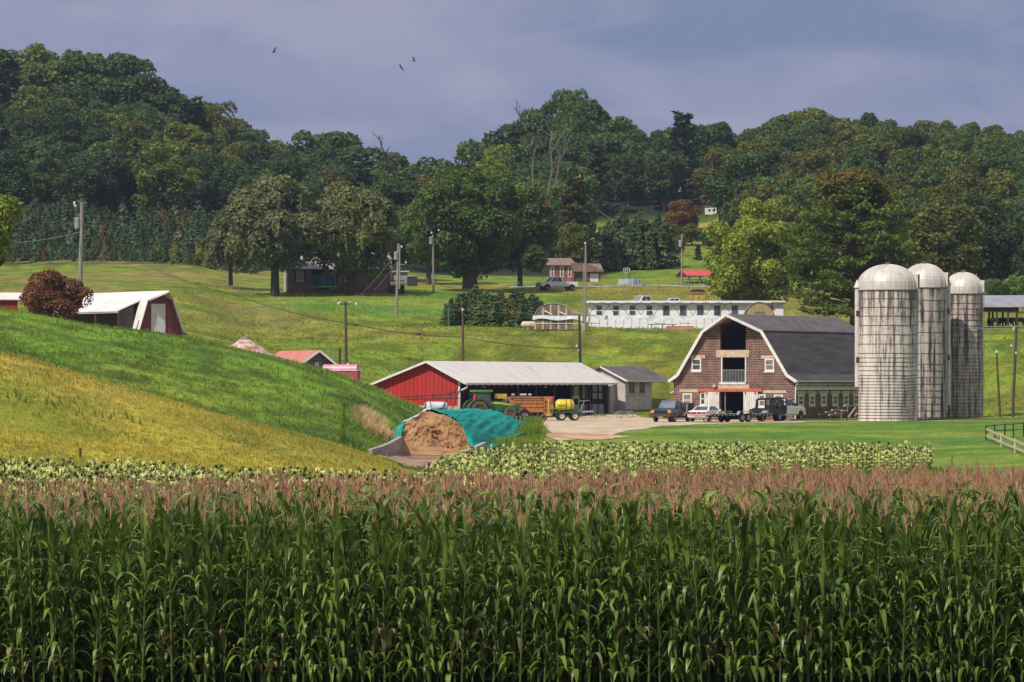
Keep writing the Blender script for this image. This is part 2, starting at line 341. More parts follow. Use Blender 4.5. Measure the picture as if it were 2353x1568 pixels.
# ------------------------------------------------------------------ terrain heights
UC = np.array([-900, 0, 200, 400, 600, 800, 900, 950, 1000, 1060, 1100, 1300, 1550, 1800, 2100, 2353, 3250.])
ROWS = [
 (0,    [1.9]*17), (30, [-.4]*17), (58, [-.7]*17), (90, [-.8]*17), (140, [-1.8]*17),
 (200,  [-.9,-1.5,-1.65,-1.8,-1.9,-1.9,-1.9,-1.9,-1.9,-1.9,-1.9,-1.9,-1.9,-1.9,-1.9,-1.9,-1.9]),
 (222,  [1.0,.2,-.5,-1.1,-1.6,-1.85,-1.9,-1.95,-1.95,-1.95,-1.95,-1.95,-1.95,-1.95,-1.95,-1.95,-1.8]),
 (262,  [8.0,5.36,3.9,2.39,.88,-.64,-1.5,-1.9,-1.95,-1.95,-1.95,-1.95,-1.95,-1.95,-1.95,-1.8,-1.2]),
 (285,  [7.2,4.5,3.1,1.6,.2,-1.0,-1.75,-1.95,-1.95,-1.95,-1.9,-1.85,-1.85,-1.85,-1.85,-1.6,-1.0]),
 (310,  [8.2,6.2,5.1,3.9,2.5,.9,-.9,-1.75,-1.8,-1.8,-1.7,-1.3,-1.45,-1.5,-1.45,-1.2,-.6]),
 (340,  [11.,9.3,8.1,7.2,5.75,3.85,2.3,1.2,.3,-.3,-.4,-.85,-.95,-.95,-.9,-.7,-.3]),
 (356,  [11.,9.1,8.0,7.1,5.6,3.9,2.3,1.4,.7,.1,-.1,-.5,-.5,-.45,-.45,-.35,0]),
 (372,  [10.8,8.9,7.9,6.9,5.3,3.6,2.2,1.6,.9,.35,.05,-.12,-.1,-.05,-.05,0,.2]),
 (395,  [10.5,8.5,7.7,6.5,5.0,3.3,2.1,1.6,1.1,.5,.2,.02,.02,.05,.1,.15,.3]),
 (412,  [10.5,8.5,7.8,6.8,5.2,3.8,2.5,1.9,1.3,.6,.4,.15,.15,.15,.2,.4,.6]),
 (430,  [11.,9,8.5,7.5,6,4.5,3.4,2.8,2.2,1.6,1.3,.4,.55,.9,.6,2.0,2.5]),
 (455,  [12,10.5,10,9.2,7.4,6.8,6.2,5.8,5.3,5.0,4.9,4.6,5.3,5.3,5.,5.6,6]),
 (480,  [13,12,12,11.3,9.0,9.4,9.6,9.6,9.6,9.55,9.5,9.5,9.5,9.5,9.5,9.5,9.5]),
 (505,  [15,14,14,14,12,12,11.6,11.5,11.3,11.1,11,10.1,10.0,10.0,10,10,10]),
 (550,  [18,17,17,16.4,15.2,15.1,15.1,15.1,15,14.8,14.7,14.2,14.1,14,13.5,12.5,12]),
 (600,  [20,18.8,19.3,19.7,17.7,17.5,17.4,17.3,17.3,17.3,17.3,17.3,17.3,17.3,17,15.5,15]),
 (640,  [23,21.5,21.5,21.4,20,20,20,19.8,19.6,19.5,19.5,19.2,19.5,20,20,18.5,18]),
 (700,  [29,27.5,27,27,25,23,23,22.5,22,22,22,23,24.2,24,25,25,25]),
 (760,  [36,34,34,33,30,27,26,26,26,26,26,28,29.1,29,33,33,33]),
 (800,  [45,42,42,39,34,30,29,28,28,28,28,32,32,35,39,39,39]),
 (860,  [56,53,50,45,38,33,31,30,30,30,30,40,40,45,46,44,44]),
 (920,  [62,59,57,50,40,35,32,31,31,31,31,46,44,48,48,46,46]),
 (1000, [58,54,52,46,38,34,31,30,30,30,30,44,42,45,45,43,43]),
 (1500, [30]*17), (4000, [25]*17), (9000, [0]*17)]
def pchip(x, y, xi):
    x = np.asarray(x, float); y = np.asarray(y, float); h = np.diff(x); d = np.diff(y)/h; m = np.zeros_like(y)
    for i in range(1, len(x)-1):
        if d[i-1]*d[i] > 0:
            w1 = 2*h[i]+h[i-1]; w2 = h[i]+2*h[i-1]; m[i] = (w1+w2)/(w1/d[i-1]+w2/d[i])
    m[0], m[-1] = d[0], d[-1]
    xi = np.clip(xi, x[0], x[-1]); k = np.clip(np.searchsorted(x, xi)-1, 0, len(x)-2); t = (xi-x[k])/h[k]
    return (y[k]*(1+2*t)*(1-t)**2+h[k]*m[k]*t*(1-t)**2+y[k+1]*t*t*(3-2*t)+h[k]*m[k+1]*t*t*(t-1))
GD = np.concatenate([np.arange(0, 200, 4), np.arange(200, 500, 1.5), np.arange(500, 1000, 4), np.arange(1000, 4001, 100), [5000, 7000, 9000]])
GU = np.concatenate([[-40000, -20000, -8000, -4000, -2500, -1700], np.arange(-1200, 3600, 12.), [4200, 5000, 8000, 20000, 42000]])
RD = [r[0] for r in ROWS]; RZ = np.array([r[1] for r in ROWS])
_a = np.array([pchip(RD, RZ[:, i], GD) for i in range(len(UC))]).T
HG = np.array([pchip(UC, row, GU) for row in _a])
# low rolling unevenness
_r = np.random.RandomState(5)
def vnoise(x, y, s, seed=0):
    """smooth value noise on arrays"""
    x = np.asarray(x, float)/s; y = np.asarray(y, float)/s; xi = np.floor(x).astype(np.int64); yi = np.floor(y).astype(np.int64)
    fx = x-xi; fy = y-yi; fx = fx*fx*(3-2*fx); fy = fy*fy*(3-2*fy)
    def h(a, b):
        n = (a*374761393+b*668265263+seed*974634777) & 0xffffffff
        n = ((n ^ (n >> 13))*1274126177) & 0xffffffff; return ((n ^ (n >> 16)) & 0xffff)/65535.
    return (h(xi, yi)*(1-fx)+h(xi+1, yi)*fx)*(1-fy)+(h(xi, yi+1)*(1-fx)+h(xi+1, yi+1)*fx)*fy
def fbm(x, y, s, seed=0): return vnoise(x, y, s, seed)*.55+vnoise(x, y, s/2.1, seed+1)*.28+vnoise(x, y, s/4.3, seed+2)*.17
_UU, _DD = np.meshgrid(GU, GD); _XX = (_UU-1176.5)/F*_DD
_amp = np.interp(_DD, [0, 100, 200, 300, 600, 900], [.05, .1, .22, .3, .5, 1.2])
_yard = np.exp(-((_DD-388)/16)**2)*np.clip((_UU-1040)/80, 0, 1)
HG = HG+(fbm(_XX, _DD, 9, 3)-.5)*_amp*(1-_yard)
def gz(x, y):
    """ground height at world x,y"""
    y = max(float(y), .5); u = x/y*F+1176.5
    u = min(max(u, GU[0]+1), GU[-1]-1); y = min(y, GD[-1]-1)
    i = int(np.searchsorted(GD, y))-1; j = int(np.searchsorted(GU, u))-1; i = max(i, 0); j = max(j, 0)
    a = (y-GD[i])/(GD[i+1]-GD[i]); b = (u-GU[j])/(GU[j+1]-GU[j])
    return float(HG[i, j]*(1-a)*(1-b)+HG[i, j+1]*(1-a)*b+HG[i+1, j]*a*(1-b)+HG[i+1, j+1]*a*b)
def gza(x, y):
    y = np.clip(y, .5, GD[-1]-1); u = np.clip(x/y*F+1176.5, GU[0]+1, GU[-1]-1)
    i = np.clip(np.searchsorted(GD, y)-1, 0, len(GD)-2); j = np.clip(np.searchsorted(GU, u)-1, 0, len(GU)-2)
    a = (y-GD[i])/(GD[i+1]-GD[i]); b = (u-GU[j])/(GU[j+1]-GU[j])
    return HG[i, j]*(1-a)*(1-b)+HG[i, j+1]*(1-a)*b+HG[i+1, j]*a*(1-b)+HG[i+1, j+1]*a*b
def G(u, D): x = X(u, D); return Vector((x, D, gz(x, D)))

# ------------------------------------------------------------------ what grows where (plain colours of the cover)
def lerp(a, b, t): return a+(b-a)*t[..., None]
SOIL = np.array((.07, .052, .03)); YEL = np.array((.42, .345, .038)); YELG = np.array((.25, .27, .025)); HAY = np.array((.45, .33, .06))
LUSH = np.array((.13, .225, .018)); LUSHD = np.array((.055, .105, .014)); LAWN = np.array((.095, .20, .020)); LAWNY = np.array((.20, .27, .035))
PAST = np.array((.175, .20, .020)); PASTB = np.array((.24, .205, .035)); DRY = np.array((.40, .28, .10)); FLOOR = np.array((.03, .035, .015)); DIRT = np.array((.50, .36, .24))
def sst(a, b, x): t = np.clip((x-a)/(b-a), 0, 1); return t*t*(3-2*t)
def cover(x, y):
    u = x/np.maximum(y, 1)*F+1176.5; n1 = fbm(x, y, 14, 11); n2 = fbm(x, y, 4, 21); n3 = fbm(x*.35, y, 7, 31); n4 = vnoise(x, y, 1.2, 41)
    c = np.zeros(x.shape+(3,))+SOIL
    # right lawn and general grass
    lawn = lerp(lerp(np.zeros_like(c)+LAWN, LAWNY, sst(.35, .65, n3)), YELG, .6*sst(.62, .8, n2))
    c = lerp(c, lawn, sst(140, 150, y))
    # left meadow that ripens yellow, with a crest edge orange
    crest = 262+(n1-.5)*3
    left = sst(1010, 880, u)
    ym = lerp(np.zeros_like(c)+YEL, YELG, sst(.42, .62, n1)); ym = lerp(ym, HAY, sst(235, 258, y)*sst(.3, .6, n2+.15)*.8)
    ym = lerp(ym, YELG*.6, .55*sst(.62, .8, n2))
    m = sst(196, 202, y)*(1-sst(crest, crest+3, y))*sst(960, 900, u)
    c = lerp(c, ym, m)
    lush = lerp(lerp(np.zeros_like(c)+LUSH, LUSHD, sst(.45, .7, n2)*.7), PAST, sst(.5, .75, n1)*.6)
    n5 = fbm(x, y, 1.9, 91); lush = lush*(.62+.76*sst(.3, .7, n5))[..., None]; past_k = (.72+.56*sst(.3, .7, fbm(x, y*.7, 2.6, 95)))
    lush = lerp(lush, LUSHD*.85, sst(4, -8, y-np.interp(u, [-200, 0, 300, 600, 700], [318, 312, 298, 284, 276])+(n2-.5)*14)*.9)  # darkens the grass in a strip behind the meadow crest
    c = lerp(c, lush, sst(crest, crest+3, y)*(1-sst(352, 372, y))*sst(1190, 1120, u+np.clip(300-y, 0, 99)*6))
    # rough slope between yard and the upper level
    past = lerp(lerp(np.zeros_like(c)+PAST, LUSH*1.15, sst(.45, .7, n2)*.6), PASTB, sst(.5, .72, n1)*.75)
    past = lerp(past, LUSHD, .6*sst(.62, .8, fbm(x*.4, y, 3, 77)))
    past = past*past_k[..., None]
    c = lerp(c, past, sst(352, 372, y)*sst(1190, 1120, u)); c = lerp(c, past, sst(404, 412, y))
    # mown lawn by the brick house, dry strip right of it
    lm = lerp(np.zeros_like(c)+LAWN*1.1, LAWNY, sst(.4, .6, n3))
    k = sst(497, 508, y)*(1-sst(565, 580, y))*sst(540, 640, u)*sst(1320, 1250, u); c = lerp(c, lm, k*.9)
    c = lerp(c, PASTB*1.15, sst(560, 570, y)*(1-sst(600, 606, y))*sst(930, 960, u)*.55)
    c = lerp(c, PASTB, sst(500, 560, y)*(1-sst(590, 600, y))*sst(1340, 1400, u)*sst(.35, .6, n1)*.8)
    c = lerp(c, lm, sst(596, 604, y)*(1-sst(690, 720, y))*sst(1000, 1060, u)*.55)
    # left pasture: browner patches
    c = lerp(c, DRY*np.array((.62, .74, .6)), sst(450, 520, y)*sst(700, 600, u)*sst(.46, .66, n1)*.7)
    c = lerp(c, LAWNY, sst(540, 560, y)*(1-sst(585, 605, y))*sst(560, 620, u)*sst(680, 640, u)*.6)
    # sand and stubble strip far up the valley
    c = lerp(c, DRY*1.1, sst(775, 782, y)*(1-sst(806, 815, y))*sst(1350, 1380, u)*sst(1700, 1660, u)*sst(.3, .5, n1))
    # woodland floor
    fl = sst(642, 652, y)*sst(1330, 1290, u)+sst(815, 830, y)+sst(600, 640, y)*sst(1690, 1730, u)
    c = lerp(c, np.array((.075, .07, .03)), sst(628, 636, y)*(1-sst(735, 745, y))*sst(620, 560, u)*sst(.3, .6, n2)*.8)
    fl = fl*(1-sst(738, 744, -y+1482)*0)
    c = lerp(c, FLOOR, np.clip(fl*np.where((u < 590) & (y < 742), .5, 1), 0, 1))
    c *= (.86+.28*n4)[..., None]
    return c
m, N, L, b = newmat('ground_cover')
at = N.new('ShaderNodeAttribute'); at.attribute_name = 'cover'
b.inputs['Roughness'].default_value = .95; b.inputs['Specular IOR Level'].default_value = .15
t = N.new('ShaderNodeTexCoord'); mp = N.new('ShaderNodeMapping'); mp.inputs['Scale'].default_value = (1, .45, 1); L.new(t.outputs['Object'], mp.inputs[0])
n = N.new('ShaderNodeTexNoise'); n.inputs['Scale'].default_value = 2.2; n.inputs['Detail'].default_value = 5; n.inputs['Roughness'].default_value = .7; L.new(mp.outputs[0], n.inputs[0])
n2 = N.new('ShaderNodeTexNoise'); n2.inputs['Scale'].default_value = .35; n2.inputs['Detail'].default_value = 4; L.new(mp.outputs[0], n2.inputs[0])
mr = N.new('ShaderNodeMapRange'); mr.inputs['From Min'].default_value = .32; mr.inputs['From Max'].default_value = .68; mr.inputs['To Min'].default_value = .62; mr.inputs['To Max'].default_value = 1.32; L.new(n.outputs['Fac'], mr.inputs[0])
mr2 = N.new('ShaderNodeMapRange'); mr2.inputs['From Min'].default_value = .3; mr2.inputs['From Max'].default_value = .7; mr2.inputs['To Min'].default_value = .8; mr2.inputs['To Max'].default_value = 1.2; L.new(n2.outputs['Fac'], mr2.inputs[0])
mu = N.new('ShaderNodeMath'); mu.operation = 'MULTIPLY'; L.new(mr.outputs[0], mu.inputs[0]); L.new(mr2.outputs[0], mu.inputs[1])
sc_ = N.new('ShaderNodeVectorMath'); sc_.operation = 'SCALE'; L.new(at.outputs['Color'], sc_.inputs[0]); L.new(mu.outputs[0], sc_.inputs['Scale']); L.new(sc_.outputs[0], b.inputs['Base Color'])
bp = N.new('ShaderNodeBump'); bp.inputs['Strength'].default_value = .7; bp.inputs['Distance'].default_value = .25; L.new(n.outputs['Fac'], bp.inputs['Height']); L.new(bp.outputs[0], b.inputs['Normal'])
def gridmesh(name, U, D, m, off=0, kind='structure', hole=None):
    UU, DD = np.meshgrid(U, D); XX = (UU-1176.5)/F*DD; ZZ = gza(XX, DD)+off
    V = np.stack([XX, DD, ZZ], -1).reshape(-1, 3); nu = len(U)
    idx = np.arange(len(U)*len(D)).reshape(len(D), nu)
    Q = np.stack([idx[:-1, :-1], idx[:-1, 1:], idx[1:, 1:], idx[1:, :-1]], -1).reshape(-1, 4)
    if hole is not None:
        cx = V[Q].mean(1); keep = hole(cx[:, 0]/cx[:, 1]*F+1176.5, cx[:, 1]); Q = Q[keep]
    o = npmesh(name, V, Q, m, smooth=True); tag(o, kind=kind)
    return o, XX, DD
DG = GD.copy(); DG[0] = .5
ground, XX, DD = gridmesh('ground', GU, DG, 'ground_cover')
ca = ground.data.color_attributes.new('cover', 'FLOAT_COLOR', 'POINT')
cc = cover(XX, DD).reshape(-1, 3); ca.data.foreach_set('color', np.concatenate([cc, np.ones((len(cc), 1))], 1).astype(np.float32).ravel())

# sheets lying on the ground: yard, track, bunker apron
mat('yard_dirt', (.58, .46, .31), (.42, .30, .19), sc=.35, st=(1, .35, 1), rough=.95, lo=.35, hi=.68, detail=8, c3=(.53, .41, .27))
mat('apron_dirt', (.40, .25, .15), (.17, .09, .06), sc=.45, st=(.7, .6, 1), rough=.95, lo=.4, hi=.62, detail=8)
mat('drive_grey', (.40, .40, .38), (.32, .32, .30), sc=1, rough=.9)
def wob(u, D, s, k): return (fbm(u/40., D/6., 1., k)-.5)*s
def yard_in(u, D):
    w_ = wob(u, D, 26, 7); front = np.interp(u, [1180, 1240, 1270, 1300, 1400, 1450, 1500, 1600, 1850], [384, 376, 349, 343, 346, 356, 363, 369, 374])+wob(u, D, 5, 9)
    back = np.interp(u, [1000, 1180, 1300, 1440, 1480, 1550, 1850], [399, 420, 433, 431, 411, 399, 392])
    return (u+w_*.5 > 1090) & (D > front) & (D < back) & (u+w_ < 1850)
gridmesh('farm_yard', np.arange(1060, 1880, 4.), np.arange(340, 442, 1.), 'yard_dirt', .03, hole=yard_in)
mat('churned_dirt', (.62, .40, .22), (.36, .21, .12), sc=.5, st=(1, .3, 1), rough=.95, lo=.36, hi=.66, detail=8, bump=.4)
gridmesh('dirt_patch', np.arange(1225, 1450, 4.), np.arange(322, 352, .8), 'churned_dirt', .045, hole=lambda u, D: (D > np.interp(u, [1240, 1262, 1290, 1380, 1440], [352, 334, 329, 333, 345])+wob(u, D, 6, 14)) & (D < np.interp(u, [1240, 1300, 1440], [348, 351, 347])+wob(u, D, 4, 15)))
gridmesh('farm_track', np.arange(1800, 2700, 8.), np.arange(372, 392, .8), 'yard_dirt', .035, hole=lambda u, D: (np.abs(D-np.interp(u, [1800, 1900, 2353, 2700], [382, 383.5, 386, 387])-wob(u, D, 2, 3)) < np.interp(u, [1800, 1950, 2353, 2700], [3.2, 2.0, 1.2, 1.0])))
gridmesh('bunker_apron', np.arange(830, 1110, 4.), np.arange(268, 345, 1.2), 'apron_dirt', .03,
         hole=lambda u, D: (u > np.interp(D, [270, 280, 290, 300, 330], [930, 888, 868, 872, 905])+wob(u, D, 20, 5)) & (u < np.interp(D, [270, 290, 300, 330], [1000, 1080, 1075, 1100])) & (D > 272+wob(u, D, 8, 6)) & (D < np.interp(u, [860, 910, 940, 1060, 1100], [296, 306, 322, 322, 308])))
gridmesh('driveway', np.arange(1170, 1640, 8.), np.arange(588, 600, 1.), 'drive_grey', .04, hole=lambda u, D: np.abs(D-594-(u-1400)*.004) < 1.6)
gridmesh('shed_floor', np.arange(1040, 1440, 5.), np.arange(384, 440, 1.), 'drive_grey', .05, hole=lambda u, D: (D > 392+(u-1056)*.095+1.2) & (D < 400+(u-1056)*.095) & (u > 1060) & (u < 1410))
# ------------------------------------------------------------------ building helpers
def beam(mb, p0, p1, w=.1, h=.1):
    p0, p1 = Vector(p0), Vector(p1); d = (p1-p0).normalized()
    up = Vector((0, 0, 1)) if abs(d.z) < .95 else Vector((0, 1, 0))
    a = d.cross(up).normalized()*(w/2); b = a.cross(d).normalized()*(h/2)
    mb.add([p0-a-b, p0+a-b, p0+a+b, p0-a+b, p1-a-b, p1+a-b, p1+a+b, p1-a+b], [(3,2,1,0),(4,5,6,7),(0,1,5,4),(1,2,6,5),(2,3,7,6),(3,0,4,7)])
    return mb
def PB(mb, side, c, a0, a1, d0, d1, z0, z1):
    """box on a wall: side f (faces -y), r (faces +x), l (faces -x); c wall plane; d outwards"""
    if side == 'f': mb.box(a0, a1, c-d1, c-d0, z0, z1)
    elif side == 'r': mb.box(c+d0, c+d1, a0, a1, z0, z1)
    else: mb.box(c-d1, c-d0, a0, a1, z0, z1)
    return mb
def window(par, side, c, a0, a1, z0, z1, fw=.1, fm='white_paint', gm='glass', mid=True, sill='white_paint', lintel=None, muntin=False, name='window'):
    m = MB(); e = .05
    PB(m, side, c, a0, a0+fw, 0, e, z0, z1); PB(m, side, c, a1-fw, a1, 0, e, z0, z1)
    PB(m, side, c, a0+fw, a1-fw, 0, e, z1-fw, z1); PB(m, side, c, a0+fw, a1-fw, 0, e, z0, z0+fw)
    if mid: PB(m, side, c, a0+fw, a1-fw, .005, e-.004, (z0+z1)/2-.035, (z0+z1)/2+.035)
    if muntin: PB(m, side, c, (a0+a1)/2-.025, (a0+a1)/2+.025, .006, e-.006, z0+fw, z1-fw)
    o = m.make(name, fm, par)
    PB(MB(), side, c, a0+fw*.5, a1-fw*.5, .004, .02, z0+fw*.5, z1-fw*.5).make('pane', gm, o)
    if sill: PB(MB(), side, c, a0-.06, a1+.06, 0, .1, z0-.14, z0-.002).make('sill', sill, o)
    if lintel: PB(MB(), side, c, a0-.4, a1+.4, 0, .04, z1+.003, z1+.32).make('lintel', lintel, o)
    return o
def rect(fr, side, c, x0, y0, x1, y1, cv):
    """two picture corners -> a0,a1,z0,z1 on a wall plane of the frame"""
    f = fr.fy if side == 'f' else fr.fx
    (a, z), (b, z2) = f(*cv(x0, y0), c), f(*cv(x1, y1), c)
    return min(a, b), max(a, b), min(z, z2), max(z, z2)

# ================================================================== brick barn
c4v = lambda x, y: (1409.3+x/4.267, 704.6+y/4.267)
o_ = (15.2, 401.03, 0.0); BW = 12.54; BL = 23
bf = Frame(o_, -28.74)
barn = empty('barn', o_, -28.74, 'brown brick gambrel barn with dark shingle roof and white rake boards behind the parked trucks', 'barn')
def bq(x0, y0, x1, y1, side='f', c=0): return rect(bf, side, c, x0, y0, x1, y1, c4v)
oa, ob, _, ot = bq(1048, 128, 1300, 420); _, _, oz, _ = bq(1048, 200, 1300, 425)
ma, mb_, mz0, mz1 = bq(1070, 500, 1293, 745)
da, db, _, dz1 = bq(1050, 838, 1280, 1060)
RK = [(-.33, 3.72), (.62, 4.30), (1.72, 6.04), (3.22, 8.37), (6.27, 9.91), (9.32, 8.37), (10.82, 6.04), (11.92, 4.30), (12.87, 3.72)]
def rz(x): return float(np.interp(x, [p[0] for p in RK], [p[1] for p in RK]))-.12
wm = MB()
def wallpoly(xa, xb, z0):
    xs = [xa]+[p[0] for p in RK if xa < p[0] < xb]+[xb]
    return [(xb, z0), (xa, z0)]+[(x, rz(x)) for x in xs]
wm.prism(wallpoly(0, oa, -1.2), 0, .3); wm.prism(wallpoly(ob, BW, -1.2), 0, .3)
wm.box(oa, ob, .001, .299, mz1, oz)           # between hay door and middle opening
wm.box(oa, ma, .001, .299, mz0, mz1-.001); wm.box(mb_, ob, .001, .299, mz0, mz1-.001)
wm.box(oa, ob, .002, .298, dz1, mz0-.001)
wm.box(oa, da, .003, .297, -1.2, dz1-.001) if da > oa else None
wm.box(db, ob, .003, .297, -1.2, dz1-.001) if db < ob else None
wm.prism([(oa, rz(oa)), (oa, ot-.5), ((oa+ob)/2, ot+.0), (ob, ot-.5), (ob, rz(ob)), (6.27, 9.79)], .004, .296)
wall = wm.make('gable_wall', 'barn_brick', barn)
MB().box(BW-.3, BW, .3, BL, -1.2, 3.75).make('side_wall', 'barn_brick_side', barn)
MB().box(0, .3, .3, BL, -1.2, 3.75).make('side_wall', 'barn_brick_side', barn)
m_ = MB(); m_.prism(wallpoly(.3, BW-.3, -1.2), BL-.3, BL); m_.make('rear_wall', 'barn_brick', barn)
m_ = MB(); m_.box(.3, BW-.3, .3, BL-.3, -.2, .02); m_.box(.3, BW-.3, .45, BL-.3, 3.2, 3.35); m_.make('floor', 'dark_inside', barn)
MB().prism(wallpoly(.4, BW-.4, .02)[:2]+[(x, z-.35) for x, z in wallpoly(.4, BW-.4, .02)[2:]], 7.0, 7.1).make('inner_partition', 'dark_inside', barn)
roof = MB(); roof.slab(RK[:4], -.45, BL+.4, .16); roof.slab(RK[5:], -.45, BL+.4, .16); roof.make('lower_roof', 'shingle', barn)
up = MB(); up.slab(RK[3:6], -.45, BL+.4, .14)
tip = (6.27, -1.75, 9.91)
up.add([(3.22, -.451, 8.37), (6.27, -.451, 9.91), (9.32, -.451, 8.37), tip, (3.22, -.451, 8.23), (6.27, -.451, 9.75), (9.32, -.451, 8.23), (6.27, -1.75, 9.75)],
       [(0, 3, 1), (1, 3, 2), (4, 5, 7), (5, 6, 7), (0, 4, 7, 3), (3, 7, 6, 2)])
upo = up.make('upper_roof', 'shingle_upper', barn)
mt = MB(); mt.box(9.3, 9.42, -.44, BL+.39, 8.33, 8.42); mt.make('roof_seam_strip', 'grey_metal', barn)
tr = MB()
for i in list(range(3))+[5, 6, 7]: beam(tr, (RK[i][0], -.49, RK[i][1]-.1), (RK[i+1][0], -.49, RK[i+1][1]-.1), .08, .28)
for s_ in (3, 5): beam(tr, (RK[s_][0], -.49, RK[s_][1]-.1), (6.27, -1.79, 9.81), .08, .27)
tr.make('rake_board', 'white_paint', barn)
sf = MB(); sf.add([(3.35, -.44, 8.2), (6.27, -.44, 9.7), (9.2, -.44, 8.2), (6.27, -1.68, 9.7)], [(0, 1, 3), (1, 2, 3)]); sf.make('hood_soffit', 'cream_stone', barn)
g = MB(); g.box(12.86, 13.0, -.5, BL+.3, 3.58, 3.72); g.box(12.55, 12.86, -.4, BL+.3, 3.585, 3.63); g.make('gutter', 'white_paint', barn)
g = MB(); g.tube([(12.93, -.35, 3.6), (12.9, -.3, 3.35), (12.66, -.12, 3.1), (12.64, -.12, 0)], .06, 8); g.make('downspout', 'white_paint', barn)
# beams, sills, track
a = bq(1010, 428, 1335, 498); MB().box(a[0], a[1], -.07, 0, a[2], a[3]).make('lintel', 'cream_stone', barn)
a = bq(1030, 766, 1335, 805); MB().box(a[0], a[1], -.07, 0, a[2], a[3]).make('lintel', 'cream_stone', barn)
a = bq(1045, 745, 1300, 764); MB().box(a[0], a[1], -.14, 0, a[2], a[3]).make('opening_sill', 'white_paint', barn)
MB().box(ma-.12, ma, -.05, 0, mz0, mz1).make('door_jamb', 'white_paint', barn); MB().box(mb_, mb_+.1, -.05, 0, mz0, mz1).make('door_jamb', 'white_paint', barn)
a = bq(1070, 620, 1293, 745); m_ = MB(); m_.box(a[0], a[1], .02, .08, a[3]-.06, a[3]); m_.box(a[0], a[1], .02, .08, a[2]+.03, a[2]+.09)
for i in range(15): x = a[0]+(a[1]-a[0])*(i+.5)/15; m_.box(x-.022, x+.022, .035, .07, a[2]+.09, a[3]-.06)
m_.make('railing', 'galv', barn)
a = bq(835, 805, 1465, 835); MB().box(a[0], a[1], -.2, 0, a[2], a[3]).make('door_track', 'track_red', barn)
a = bq(980, 766, 1028, 800); m_ = MB(); m_.lathe([(0, 0), (.16, .02), (.16, .3), (0, .36)], 12, 'y', ((a[0]+a[1])/2, -.4, (a[2]+a[3])/2)); m_.make('barn_light', 'cream_stone', barn, smooth=True)
ribmat('white_boards', (.78, .74, .68), (.40, .36, .31), period=.24, depth=.7, stain=(.58, .52, .46), stst=(2, 2, .5))
for (x0, x1, y1) in ((905, 1045, 1068), (1283, 1422, 1068)):
    a = bq(x0, 835, x1, y1); d_ = MB().box(a[0], a[1], -.16, -.08, a[2], a[3]).make('sliding_door', 'white_boards', barn)
    for q in (.15, .85): x = a[0]+(a[1]-a[0])*q; MB().box(x-.04, x+.04, -.2, -.161, a[3]-.28, a[3]-.02).make('hanger', 'dark_wood', d_)
a = bq(1140, 855, 1185, 945); window(barn, 'f', 7.0, a[0], a[1]+.15, a[2], a[3], gm='white_paint', sill=None, muntin=True)
MB().tube([bf.fy(*c4v(1097, 845), .2)[0:1]+(.2, dz1), bf.fy(*c4v(1097, 845), .2)[0:1]+(.2, 0)], .05, 8).make('door_post', 'galv', barn)
for (x0, y0, x1, y1, gm) in ((770, 510, 862, 630, 'glass'), (1487, 514, 1578, 632, 'pale_glass')):
    a = bq(x0, y0, x1, y1); window(barn, 'f', 0, a[0], a[1], a[2], a[3], fw=.12, gm=gm, lintel='cream_stone')
for (x0, y0, x1, y1, gm) in ((682, 852, 770, 985, 'pale_glass'), (852, 842, 905, 968, 'glass'), (1425, 862, 1495, 985, 'pale_glass'), (1577, 864, 1665, 985, 'pale_glass')):
    a = bq(x0, y0, x1, y1); window(barn, 'f', 0, a[0], a[1], a[2], a[3], fw=.12, gm=gm)
for (x0, x1, y0, y1) in ((650, 833, 812, 842), (1467, 1697, 820, 850)):
    a = bq(x0, y0, x1, y1); MB().box(a[0], a[1], -.05, 0, a[2], a[3]).make('lintel', 'cream_stone', barn)
# side wall: lattice frieze, board, windows
brickmat('lattice', (.02, .018, .02), (.03, .025, .025), (.66, .60, .54), 'y', bw=.30, rh=.24, ms=.055)
MATS['lattice'].node_tree.nodes['Brick Texture'].offset = 0
MB().box(BW, BW+.06, .1, BL, 3.05, 3.58).make('lattice_frieze', 'lattice', barn)
MB().box(BW, BW+.10, .1, BL, 2.84, 3.05).make('frieze_board', 'white_paint', barn)
for xr in (1865, 1975, 2088, 2200, 2305):
    y1 = bf.fx(*c4v(xr, 900), BW)[0]
    window(barn, 'r', BW, y1-1.25, y1, 1.35, 2.42, fw=.17, lintel='cream_stone', sill='cream_stone')
for k in range(3):
    y1 = bf.fx(*c4v(2305, 900), BW)[0]+2.35*(k+1); window(barn, 'r', BW, y1-1.25, y1, 1.35, 2.42, fw=.17, lintel='cream_stone', sill='cream_stone')
m_ = MB(); m_.slab([(-1.1, 2.62), (0, 2.95)], 1.5, 9, .1); m_.make('side_awning', 'white_paint', barn)
# wooden rails, planks beside the barn
cq = lambda x, y: (2960*.61276+x/12.8, 1480*.61276+y/12.8)
rack = empty('plank_rack', (0, 0, 0), 0, 'rack of weathered planks and rails along the shaded side of the brick barn', 'plank rack')
D_ = 388.5
rack.location = (X(1960, D_), D_, gz(X(1960, D_), D_))
def rp(x, y, D): p = P(*cq(x, y), D); return p-rack.location
for (x0, y0, x1, y1, D0, D1) in ((1610, 330, 2080, 325, 388, 390), (1440, 395, 1690, 390, 388, 389), (1250, 458, 1600, 450, 389, 391), (1530, 472, 1690, 470, 387.6, 388), (1070, 518, 1240, 515, 389, 390), (1350, 540, 1600, 545, 388, 390), (880, 580, 1250, 575, 389, 391), (1165, 600, 1500, 590, 388, 390)):
    beam(MB(), rp(x0, y0, D0), rp(x1, y1, D1), .18, .1).make('plank', 'pale_wood' if (x0 % 20) else 'old_wood', rack)
